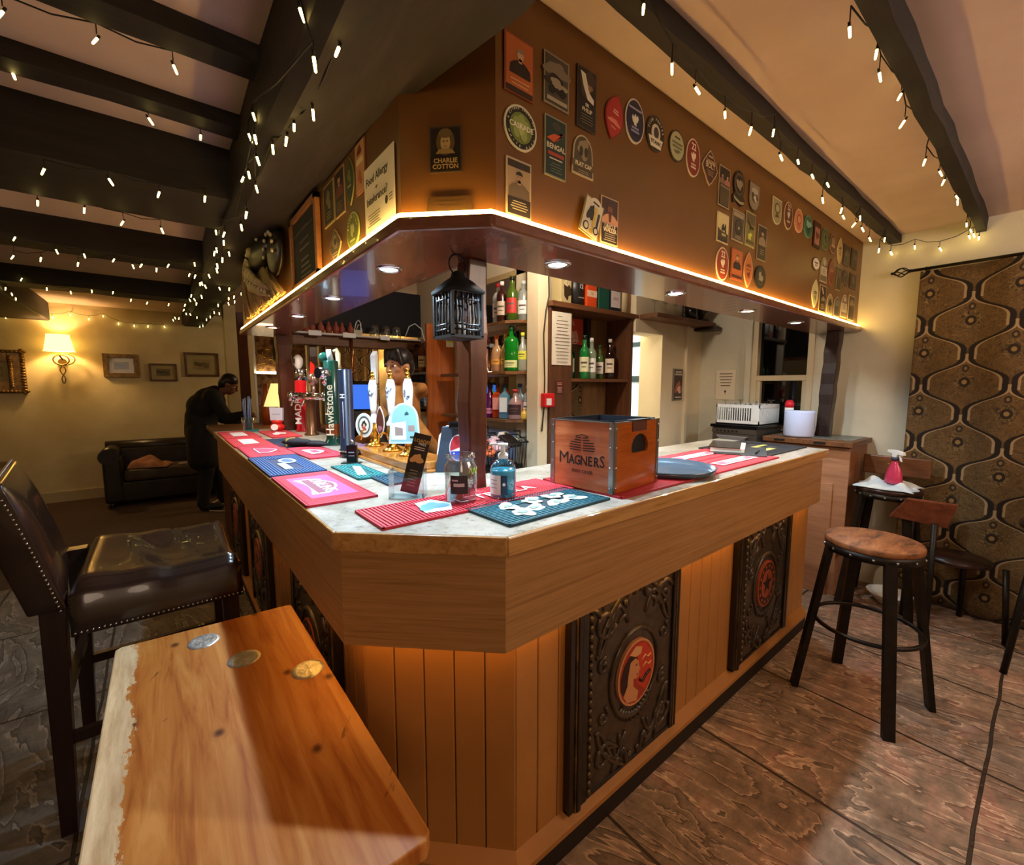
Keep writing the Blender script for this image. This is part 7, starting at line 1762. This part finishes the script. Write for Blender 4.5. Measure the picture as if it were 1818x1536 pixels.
for y_ in (-.05, -.75): obj('bracket', MB().bb((0, y_ - .006, -.012), (.07, y_ + .006, .012)), iron_m, t)

# pictures on the far wall
def picture(label, x, z, w, h, fw, fm, mount, inner, orn=False):
    t = thing('framed_picture', label, 'picture', (x, 7.8, z))
    m = MB()
    for a in ((-w / 2, -h / 2, -w / 2 + fw, h / 2), (w / 2 - fw, -h / 2, w / 2, h / 2), (-w / 2 + fw, -h / 2, w / 2 - fw, -h / 2 + fw), (-w / 2 + fw, h / 2 - fw, w / 2 - fw, h / 2)): m.bb((a[0], -.035, a[1]), (a[2], -.002, a[3]))
    obj('frame', m, fm, t, bevel=.004)
    if orn:
        m = MB(); rr = random.Random(1)
        for k in range(16):
            f = k / 15
            for p in ((-w / 2 + w * f, -.036, h / 2 - .02), (-w / 2 + w * f, -.036, -h / 2 + .02), (w / 2 - .02, -.036, -h / 2 + h * f), (w / 2 - fw + .02, -.036, -h / 2 + .08 + (h - .16) * f)): m.ball(p, (.022, .012, .018), 8, 6)
        obj('carved_ornament', m, fm, t, kind='stuff')
    obj('mount', MB().bb((-w / 2 + fw * .9, -.012, -h / 2 + fw * .9), (w / 2 - fw * .9, -.004, h / 2 - fw * .9)), mount, t)
    iw, ih = (w - 2 * fw), (h - 2 * fw)
    a, ms = art([('r', 0, 0, .60, .52, inner[0]), ('blob', -.05, .02, .20, .12, 4, inner[1]), ('blob', .12, -.05, .16, .10, 6, inner[2]), ('lines', 0, -.16, .4, 2, .06, inner[1])], iw, ih, 0, 4)
    bmesh.ops.transform(a.bm, matrix=Matrix.Translation((0, -.0125, 0)) @ Matrix.Rotation(PI / 2, 4, 'X'), verts=a.bm.verts[:]); obj('print', a, ms, t)
    obj('picture_glass', MB().bb((-iw / 2, -.020, -ih / 2), (iw / 2, -.018, ih / 2)), frame_glass, t)
giltf = speck('dull_gilt', '#5c4422', '#8c6c38', 22, .35, .5, metal=.5)
thinf = wood('thin_brown_frame', '#5c3418', '#40220e', '#6c4424', (3, 3, 3), .35)
mountm = mat('mount_cream', '#cdbb92', .7)
picture('large ornate carved gilt picture frame at the left edge of the far wall', -1.50, 1.63, .50, .51, .14, giltf, mountm, ('#a8946c', '#6c5c40', '#c8b48c'), True)
picture('gilt-framed small dark landscape right of the wall lamp', -.385, 1.73, .36, .305, .055, giltf, mountm, ('#7c6c48', '#3c3424', '#5c5034'))
picture('smallest thin-framed print, lowest of the row on the far wall', .045, 1.65, .305, .24, .022, thinf, mountm, ('#8c7c58', '#4c4430', '#6c6444'))
picture('brown-framed sketch on the far wall above the bent person', .49, 1.77, .41, .34, .03, thinf, mountm, ('#b8a880', '#7c6c4c', '#8c7c5c'))

# sofa
t = thing('leather_sofa', 'small dark chesterfield sofa with rolled arms against the far wall', 'sofa', (.0, 7.32, 0))
sof = speck('sofa_leather', '#1c1712', '#2c251d', 6, .35, .2)
def rounded(m, a, b): m.bb(a, b); return m
obj('base', MB().bb((-.60, -.36, .06), (.62, .36, .30)), sof, t, bevel=.02)
m = MB().bb((-.42, -.35, .30), (.44, .18, .44)); obj('seat_cushion', m, speck('sofa_seat', '#3a3024', '#4c4030', 6, .6, .2), t, bevel=.04)
for sx in (-1, 1):
    m = MB().bb((sx * .42, -.37, .06), (sx * .60, .36, .60)); obj('arm', m, sof, t, bevel=.03)
    obj('arm_roll', MB().cyl((sx * .535, -.385, .62), (sx * .535, .36, .62), .095, n=22), sof, t)
m = MB().bb((-.60, .16, .3), (.62, .36, .66)); obj('backrest', m, sof, t, bevel=.03)
obj('back_roll', MB().cyl((-.60, .27, .67), (.62, .27, .67), .085, n=22), sof, t)
for x in (-.54, .56):
    for y in (-.32, .32): obj('foot', MB().cyl((x, y, 0), (x, y, .06), .025, .03, n=10), darkwood, t)
m = MB().smooth()
def gar(u, v):
    x = -.20 + .40 * u; y = -.16 + .32 * v; q = (min(1, min(u, 1 - u) * 4) * min(1, min(v, 1 - v) * 4)) ** .6
    return (x, y, .005 + q * (.10 * (1 - u) + .04 + .03 * math.sin(u * 10 + v * 5) + .02 * math.sin(v * 15)))
grid_surface(m, 26, 22, gar)
o = obj('peach_garment', m, speck('peach_fabric', '#8c5c40', '#b07c58', 10, .9, .3)); o.location = (-.16, 7.16, .445); o.rotation_euler = (0, 0, R(-15)); tag(o, 'crumpled peach-coloured garment on the sofa', 'garment')
m = MB().smooth(); m.tube([(-.1, 0, .012), (0, .03, .02), (.1, .02, .015), (.13, -.02, .012), (.08, -.04, .012), (-.02, -.03, .014), (-.1, -.02, .012)], .012, 8)
o = obj('pale_strap', m, mat('strap_white', '#a89c8c', .7)); o.location = (.22, 7.06, .447); tag(o, 'pale strap lying on the sofa seat beside the garment', 'strap')
o = obj('white_floor_cable', MB().smooth().tube([(.62, 5.95, .006), (.45, 6.0, .006), (.36, 6.1, .006), (.36, 6.3, .006), (.42, 6.5, .006), (.48, 6.62, .006)], .008, 6), mat('cable_cream', '#c8b898', .5)); tag(o, 'white cable bent across the floor behind the far end of the bar', 'cable')
# curtain panel and plain frame seen through the far opening
t = thing('back_room_curtain', 'patterned brown curtain glimpsed through the far opening of the bar', 'curtain', (2.55, 7.7, 0))
m = MB().smooth(); V = []; NX = 40
for j in (0, 1):
    for i in range(NX + 1):
        x = -.40 + .95 * i / NX; V.append((x, .02 * math.sin(x * 40), .005 + 2.25 * j))
m.mesh(V, [(i, i + 1, NX + 2 + i, NX + 1 + i) for i in range(NX)])
o = obj('cloth', m, curtain_m, t)
uvl = o.data.uv_layers.new(name='UVMap')
for lp in o.data.loops:
    v = o.data.vertices[lp.vertex_index].co; uvl.data[lp.index].uv = (v.x, v.z)
s_ = o.modifiers.new('solid', 'SOLIDIFY'); s_.thickness = .004
# ---------------------------------------------------------------- people
def fused(name, caps, balls, mats, parent, voxel=.009, matfn=None, smooth=4, extra=None):
    """limbs as tapered capsules fused into one continuous surface"""
    m = MB()
    for p0, r0, p1, r1 in caps:
        m.cyl(p0, p1, r0, r1, n=20); m.ball(p0, r0, 20, 12); m.ball(p1, r1, 20, 12)
    for b in balls:
        m.ball(b[0], b[1], 24, 16, b[2] if len(b) > 2 else None)
    me = bpy.data.meshes.new('tmp'); bmesh.ops.recalc_face_normals(m.bm, faces=m.bm.faces); m.bm.to_mesh(me); m.bm.free()
    o = bpy.data.objects.new('tmp', me); COL.objects.link(o)
    r = o.modifiers.new('r', 'REMESH'); r.mode = 'VOXEL'; r.voxel_size = voxel; r.use_smooth_shade = True
    s = o.modifiers.new('s', 'SMOOTH'); s.factor = .5; s.iterations = smooth
    dg = bpy.context.evaluated_depsgraph_get(); dg.update()
    me2 = bpy.data.meshes.new_from_object(o.evaluated_get(dg))
    bpy.data.objects.remove(o)
    for q in mats: me2.materials.append(q)
    if matfn:
        for p in me2.polygons: p.material_index = matfn(p.center)
    for p in me2.polygons: p.use_smooth = True
    q = bpy.data.objects.new(name, me2); COL.objects.link(q); q.parent = parent
    return q
def Vv(*a): return Vector(a)
def hand_caps(wrist, fwd, side, up, s=1.0, curl=.5):
    """palm, four unequal fingers and a thumb leaving the side of the palm"""
    w, f, sd, u = Vector(wrist), Vector(fwd).normalized(), Vector(side).normalized(), Vector(up).normalized()
    C = []; B = [(w + f * .045 * s, (.040 * s, .040 * s, .030 * s))]
    for k, (o_, L) in enumerate(((-.030, .066), (-.010, .076), (.010, .072), (.029, .056))):
        a = w + f * .075 * s + sd * o_ * s
        b = a + (f * math.cos(curl * .5) - u * math.sin(curl * .5)) * L * .55 * s
        c_ = b + (f * math.cos(curl * 1.5) - u * math.sin(curl * 1.5)) * L * .55 * s
        C += [(w + f * .03 * s + sd * o_ * .7 * s, .010 * s, a, .0095 * s), (a, .0092 * s, b, .0085 * s), (b, .0085 * s, c_, .007 * s)]
    a = w + f * .02 * s - sd * .028 * s; b = a + (f * .5 - sd * .85) * .035 * s; c_ = b + (f * .9 - sd * .25) * .03 * s
    C += [(a, .012 * s, b, .010 * s), (b, .010 * s, c_, .008 * s)]
    return C, B
def head_parts(c, fwd, k=1.0, parent=None, skin=None, hair_mat=None, tilt=0, fringe=True):
    """returns balls/caps of the head in world-of-parent space plus builders for eyes and hair"""
    f = Vector(fwd).normalized(); u = Vector((0, 0, 1))
    u = (u - f * u.dot(f)).normalized(); s = f.cross(u)
    M = Matrix((tuple(s), tuple(f), tuple(u))).transposed()
    c = Vector(c)
    def P(x, y, z): return c + M @ Vector((x * k, y * k, z * k))
    balls = [(P(0, -.012, .025), (.074 * k, .090 * k, .088 * k), M), (P(0, .022, -.045), (.058 * k, .062 * k, .068 * k), M), (P(0, .048, -.090), (.026 * k, .026 * k, .020 * k), M),
             (P(0, .078, .022), (.048 * k, .014 * k, .012 * k), M), (P(.040, .050, -.018), (.024 * k, .024 * k, .022 * k), M), (P(-.040, .050, -.018), (.024 * k, .024 * k, .022 * k), M),
             (P(0, .083, -.058), (.026 * k, .012 * k, .007 * k), M), (P(0, .080, -.067), (.022 * k, .012 * k, .007 * k), M),
             (P(.076, -.008, -.008), (.010 * k, .020 * k, .030 * k), M), (P(-.076, -.008, -.008), (.010 * k, .020 * k, .030 * k), M)]
    caps = [(P(0, .084, .012), .008 * k, P(0, .106, -.026), .012 * k), (P(.012, .086, -.030), .008 * k, P(-.012, .086, -.030), .008 * k)]
    def eyes():
        for sx in (-1, 1):
            obj('eye', MB().u(0).ball(P(sx * .030, .066, .006), (.0135 * k, .0135 * k, .0105 * k), 14, 10, M).u(1).ball(P(sx * .030, .0775, .006), (.0065 * k, .003 * k, .0065 * k), 10, 8, M), [mat('eye_white', '#e8e0d4', .3), mat('eye_dark', '#1c100a', .2)], parent)
            obj('eyebrow', MB().smooth().tube([P(sx * .014, .083, .026), P(sx * .030, .084, .031), P(sx * .048, .072, .026)], [.003 * k, .0042 * k, .002 * k], 6), hair_mat, parent)
        obj('lips', MB().ball(P(0, .0875, -.0585), (.020 * k, .007 * k, .0045 * k), 14, 8, M).ball(P(0, .085, -.067), (.017 * k, .007 * k, .0045 * k), 14, 8, M), mat('lip_brown', '#8c4438', .4), parent)
    def hair(length=0):
        B = [(P(0, -.022, .045), (.084 * k, .094 * k, .088 * k), M), (P(0, -.055, .0), (.078 * k, .062 * k, .085 * k), M)]
        C = []
        if fringe:
            for x0, x1, z1 in ((-.05, -.066, .030), (-.02, -.045, .038), (.01, -.015, .046), (.035, .025, .044), (.055, .062, .030), (-.065, -.078, .0), (.068, .078, -.005)):
                C.append((P(x0 * .7, .05, .105), .022 * k, P(x1, .072 if abs(x1) < .05 else .045, z1 + .012), .011 * k))
        return C, B
    return balls, caps, eyes, hair, P, M

# --- barman behind the pumps
skin = speck('brown_skin', '#b07850', '#bc845a', 30, .5, .03)
hairm = speck('black_hair', '#14100e', '#241c18', 60, .35, .4, vec=(3, 3, .6))
t = thing('person', 'dark-haired person in an ochre hooded top and dark apron standing behind the hand pumps', 'person', (1.30, 2.83, 0))
HB = Vv(-.03, -.02, 1.585)      # head centre, local
balls, caps, eyes, hair, P_, M_ = head_parts(HB, (-.80, -.30, -.06), 1.0, t, skin, hairm)
lsh, rsh = Vv(-.13, -.14, 1.36), Vv(.08, .20, 1.38)    # shoulders: near one towards the camera
hipL, hipR = Vv(-.04, -.08, .93), Vv(.05, .09, .93)
body_c = caps + [(Vv(.03, .02, 1.40), .052, HB + Vv(.012, .008, -.06), .048), (Vv(.02, .03, .98), .125, Vv(.01, .03, 1.14), .115), (Vv(.01, .03, 1.14), .12, Vv(.0, .03, 1.33), .125),
    (lsh, .062, rsh, .062), (lsh, .060, Vv(.0, -.28, 1.13), .045), (Vv(.0, -.28, 1.13), .045, Vv(.17, -.22, .98), .030),
    (rsh, .058, Vv(-.10, .26, 1.13), .044), (Vv(-.10, .26, 1.13), .042, Vv(-.30, .16, 1.04), .030),
    (hipL, .10, Vv(-.05, -.09, .50), .065), (Vv(-.05, -.09, .50), .062, Vv(-.02, -.09, .09), .042), (hipR, .10, Vv(.05, .10, .50), .065), (Vv(.05, .10, .50), .062, Vv(.07, .10, .09), .042),
    (Vv(-.02, -.09, .05), .040, Vv(-.19, -.11, .035), .034), (Vv(.07, .10, .05), .040, Vv(-.10, .08, .035), .034)]
hc1, hb1 = hand_caps(Vv(.17, -.22, .98), (.9, .2, -.4), (.3, .9, .1), (0, 0, 1))
hc2, hb2 = hand_caps(Vv(-.30, .16, 1.04), (-.9, -.3, -.2), (.2, -.9, .1), (0, 0, 1))
fused('body', body_c + hc1 + hc2, balls + hb1 + hb2, [skin], t, .0075)
eyes()
hcaps, hballs = hair()
fused('hair', hcaps, hballs, [hairm], t, .0075)
ochre = speck('ochre_fabric', '#9c6428', '#b0763a', 18, .9, .4)
def grow(L, d): return [(a, r0 + d, b, r1 + d) for a, r0, b, r1 in L]
tor = [(Vv(.02, .03, 1.0), .135, Vv(.01, .03, 1.14), .128), (Vv(.01, .03, 1.14), .130, Vv(.0, .03, 1.34), .135), (lsh, .070, rsh, .070), (lsh, .072, Vv(.0, -.28, 1.13), .060), (Vv(.0, -.28, 1.13), .060, Vv(.135, -.235, 1.01), .043), (rsh, .070, Vv(-.10, .26, 1.13), .058), (Vv(-.10, .26, 1.13), .056, Vv(-.27, .175, 1.055), .040), (lsh + Vv(.05, .03, .04), .055, rsh + Vv(-.03, -.03, .04), .055)]
fused('hooded_top', tor + [(Vv(.10, -.10, 1.44), .04, Vv(.13, .08, 1.44), .045)], [(Vv(.10, .02, 1.42), (.09, .12, .06))], [ochre], t, .009)
fused('trousers', [(hipL, .115, Vv(-.05, -.09, .50), .080), (Vv(-.05, -.09, .50), .078, Vv(-.02, -.09, .12), .060), (hipR, .115, Vv(.05, .10, .50), .080), (Vv(.05, .10, .50), .078, Vv(.07, .10, .12), .060), (hipL, .12, hipR, .12)], [], [mat('dark_trousers', '#16151a', .8)], t, .011)
fused('apron', [(Vv(-.05, .01, .72), .14, Vv(-.05, .01, 1.05), .125)], [(Vv(-.075, -.04, 1.16), (.09, .11, .12))], [mat('apron_dark', '#2a231c', .8)], t, .011)
fused('shoe', [(Vv(-.02, -.09, .045), .044, Vv(-.20, -.11, .04), .039)], [], [black], t, .010)
fused('shoe', [(Vv(.07, .10, .045), .044, Vv(-.11, .08, .04), .039)], [], [black], t, .010)

# --- person bending at the far end
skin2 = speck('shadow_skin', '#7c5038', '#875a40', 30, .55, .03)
coat = speck('black_coat', '#0b0a09', '#151310', 14, .8, .3)
t = thing('person', 'person in a long black coat bending over the counter beside the sofa', 'person', (.40, 6.25, 0))
HB = Vv(.245, -.03, 1.475)
balls, caps, eyes, hair, P_, M_ = head_parts(HB, (.82, -.22, -.50), 1.0, t, skin2, hairm, fringe=False)
ls, rs = Vv(.06, -.19, 1.33), Vv(.06, .19, 1.33)
hl, hr_ = Vv(-.06, -.09, .90), Vv(-.06, .09, .90)
tor = [(Vv(-.06, 0, .92), .13, Vv(-.05, 0, 1.10), .125), (Vv(-.05, 0, 1.10), .125, Vv(.04, 0, 1.28), .13), (ls, .065, rs, .065)]
armR = [(ls, .060, Vv(.18, -.26, 1.08), .046), (Vv(.18, -.26, 1.08), .045, Vv(.38, -.42, 1.14), .032)]
armL = [(rs, .060, Vv(.18, .24, 1.06), .046), (Vv(.18, .24, 1.06), .045, Vv(.36, .10, 1.0), .032)]
legs = [(hl, .10, Vv(-.04, -.10, .48), .066), (Vv(-.04, -.10, .48), .062, Vv(-.10, -.10, .09), .042), (hr_, .10, Vv(.06, .12, .50), .066), (Vv(.06, .12, .50), .062, Vv(.12, .14, .09), .042), (Vv(-.10, -.10, .05), .038, Vv(.06, -.12, .035), .034), (Vv(.12, .14, .05), .038, Vv(.28, .12, .035), .034)]
hc1, hb1 = hand_caps(Vv(.38, -.42, 1.14), (.6, -.6, -.25), (.6, .6, 0), (0, 0, 1)); hc2, hb2 = hand_caps(Vv(.36, .10, 1.0), (.9, -.2, -.3), (.2, .9, 0), (0, 0, 1))
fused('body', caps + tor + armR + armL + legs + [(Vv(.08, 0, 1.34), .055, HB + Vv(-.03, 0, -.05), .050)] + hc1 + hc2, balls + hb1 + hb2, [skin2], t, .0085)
eyes()
hcaps, hballs = hair(); fused('hair', hcaps, hballs, [hairm], t, .009)
fused('coat', grow(tor, .035) + grow(armR, .022)[:1] + [(Vv(.18, -.26, 1.08), .066, Vv(.36, -.40, 1.135), .046)] + grow(armL, .022)[:1] + [(Vv(.18, .24, 1.06), .066, Vv(.33, .11, 1.01), .046), (Vv(-.06, -.06, .92), .155, Vv(-.06, -.08, .62), .16), (Vv(-.06, .06, .92), .155, Vv(-.04, .06, .62), .16), (Vv(.06, -.02, 1.38), .075, Vv(.10, .0, 1.40), .07)], [(Vv(-.03, 0, 1.22), (.16, .22, .16))], [coat], t, .012)
fused('trousers', grow(legs[:4], .018), [], [mat('dark_trousers', '#16151a', .8)], t, .012)
fused('shoe', [(Vv(-.10, -.10, .05), .044, Vv(.07, -.12, .04), .039)], [], [black], t, .010)
fused('shoe', [(Vv(.12, .14, .05), .044, Vv(.29, .12, .04), .039)], [], [black], t, .010)
# ---------------------------------------------------------------- fairy lights
STR = []
STR.append(('fairy light string along the beam nearest the canopy, right side', (0, 0.0, 0.05), [(1.007,0.725,2.403),(1.141,0.725,2.325),(1.266,0.725,2.313),(1.445,0.725,2.313),(1.634,0.725,2.334),(1.816,0.725,2.389),(1.885,0.725,2.323),(2.057,0.725,2.358),(2.220,0.725,2.349),(2.413,0.725,2.369),(2.369,0.725,2.294),(2.651,0.725,2.320),(2.668,0.725,2.287),(2.954,0.725,2.354),(2.886,0.725,2.302),(3.002,0.725,2.304),(3.156,0.725,2.284),(3.492,0.725,2.353),(3.386,0.725,2.270),(3.657,0.725,2.301)]))
STR.append(('fairy light string along the right-hand ceiling beam', (0, 0, 0.05), [(1.449,0.410,2.375),(1.706,0.410,2.436),(1.748,0.410,2.391),(2.026,0.410,2.440),(2.104,0.410,2.383),(2.577,0.410,2.517),(2.500,0.410,2.376),(2.817,0.410,2.423),(3.143,0.410,2.497),(2.959,0.410,2.427),(3.317,0.410,2.446),(3.384,0.410,2.441),(3.667,0.410,2.522),(3.783,0.410,2.415),(3.945,0.410,2.415),(3.926,0.410,2.374)]))
STR.append(('short run of fairy lights between the two right-hand beams on the wall', (0, 0, 0.04), [(3.960,0.785,2.371),(3.960,0.663,2.383),(3.960,0.541,2.339),(3.960,0.395,2.388),(3.960,0.369,2.364)]))
STR.append(('fairy light string hung between the first two joists on the left', (0, 0, 0.04), [(-0.249,1.750,2.397),(-0.074,1.750,2.414),(0.094,1.750,2.417),(0.259,1.750,2.507)]))
STR.append(('fairy light string under the second slim joist on the left', (0, 0, 0.04), [(-0.295,2.120,2.424),(-0.136,2.120,2.459),(0.030,2.120,2.410),(0.182,2.120,2.404)]))
STR.append(('fairy light string under the broad dark beam on the left', (0, 0, 0.03), [(-0.272,2.330,2.227),(-0.102,2.330,2.241),(0.048,2.330,2.232),(0.201,2.330,2.257)]))
STR.append(('fairy light string just beyond the broad dark beam on the left', (0, 0, 0.04), [(-0.364,2.845,2.257),(-0.217,2.845,2.263),(-0.086,2.845,2.234),(0.054,2.845,2.234)]))
STR.append(('fairy light string under the fourth joist from the camera', (0, 0, 0.03), [(-0.599,3.850,2.314),(-0.614,3.850,2.207),(-0.504,3.850,2.217),(-0.438,3.850,2.275),(-0.317,3.850,2.271),(-0.346,3.850,2.216),(-0.177,3.850,2.266),(-0.091,3.850,2.245),(-0.042,3.850,2.257),(0.032,3.850,2.244),(0.100,3.850,2.281),(0.242,3.850,2.317)]))
STR.append(('fairy light string under the farthest joist on the left', (0, 0, 0.03), [(-0.852,5.550,2.364),(-0.712,5.550,2.305),(-0.567,5.550,2.295),(-0.428,5.550,2.324),(-0.284,5.550,2.328),(-0.161,5.550,2.277),(-0.043,5.550,2.265),(0.119,5.550,2.268)]))
STR.append(('fairy light string swagged across the far wall', (0, 0, 0.03), [(-1.367,7.770,2.269),(-0.975,7.770,2.308),(-0.815,7.770,2.358),(-0.651,7.770,2.319),(-0.516,7.770,2.367),(-0.376,7.770,2.287),(-0.220,7.770,2.272),(-0.076,7.770,2.277),(0.092,7.770,2.284)]))
STR.append(('fairy lights on the end of the short left-hand beam', (0, 0, 0.03), [(-1.009,5.700,2.294),(-0.977,5.700,2.298),(-0.948,5.700,2.255),(-0.925,5.700,2.216)]))
STR.append(('fairy light string along the left edge of the big black beam', (0, 0, 0.03), [(0.285,1.079,2.255),(0.285,0.994,2.113),(0.285,1.665,2.313),(0.285,1.763,2.294),(0.285,1.642,2.173),(0.285,1.806,2.188),(0.285,1.903,2.206),(0.285,1.888,2.081),(0.285,2.033,2.076),(0.285,2.812,2.298),(0.285,2.882,2.283),(0.285,2.524,2.179),(0.285,2.586,2.156),(0.285,2.911,2.200),(0.285,3.003,2.203),(0.285,2.673,2.096),(0.285,2.936,2.122),(0.285,2.977,2.107),(0.285,3.979,2.213),(0.285,3.770,2.156),(0.285,4.130,2.236),(0.285,4.916,2.240),(0.285,4.110,2.141),(0.285,4.616,2.161)]))
STR.append(('fairy light string along the underside of the big black beam', (0, 0, 0.02), [(0.353,1.044,2.189),(0.368,1.313,2.193),(0.346,1.422,2.195),(0.344,1.506,2.196),(0.320,1.583,2.197),(0.328,1.943,2.203),(0.268,1.558,2.197),(0.355,3.029,2.219),(0.312,3.765,2.231),(0.415,4.231,2.238),(0.480,4.202,2.238)]))
STR.append(('dense cluster of fairy lights at the far end of the big beam', (0, 0, 0.02), [(0.210,3.832,2.232),(0.243,3.846,2.232),(0.262,4.759,2.246),(0.258,5.040,2.251),(0.243,5.407,2.256),(0.248,5.807,2.263),(0.274,6.141,2.268),(0.311,6.162,2.268),(0.228,6.649,2.276),(0.185,6.627,2.275),(0.174,6.893,2.279),(0.389,6.378,2.271),(0.482,7.504,2.289),(0.502,7.320,2.286),(0.492,6.533,2.274),(0.503,6.214,2.269),(0.505,5.772,2.262),(0.556,5.830,2.263),(0.490,5.184,2.253),(0.555,5.003,2.250),(0.527,4.692,2.245),(0.555,4.564,2.243),(0.592,4.853,2.248),(0.583,4.378,2.240),(0.576,4.261,2.239),(0.545,3.957,2.234)]))

def bulb_mesh():
    m = MB(); m.u(0).lathe([(.0, -.027), (.0028, -.025), (.0034, -.012), (.0034, .0), (.0, .001)], n=8); m.u(1).cyl((0, 0, 0), (0, 0, .012), .0035, n=7)
    return m
proto = None
rr = random.Random(12)
for label, up, pts in STR:
    t = thing('fairy_light_string', label, 'fairy lights', pts[0], group='fairy light strings')
    O = Vector(pts[0]); m = MB().smooth(); path = []
    dist = Vector(pts[0]).length
    for i, p in enumerate(pts):
        a = Vector(p) - O + Vector(up)
        path.append(a)
        if i < len(pts) - 1:
            b = Vector(pts[i + 1]) - O + Vector(up)
            if (b - a).length < .9: path.append((a + b) / 2 + Vector((0, 0, -.012)))
    segs = [[path[0]]]
    for a, b in zip(path, path[1:]):
        if (b - a).length > 1.6: segs.append([b])
        else: segs[-1].append(b)
    for s in segs:
        if len(s) > 1: m.tube(s, .0022, 4)
    for p in pts:
        a = Vector(p) - O; m.tube([a + Vector(up), a + Vector((0, 0, .012))], .0018, 4)
    obj('wire', m, wire_m, t)
    for p in pts:
        if proto is None: b = proto = obj('bulb', bulb_mesh(), [bulb_m, wire_m], t)
        else:
            b = proto.copy(); COL.objects.link(b); b.parent = t
        b.location = Vector(p) - O
        b.rotation_euler = (rr.uniform(-.5, .5), rr.uniform(-.5, .5), 0)
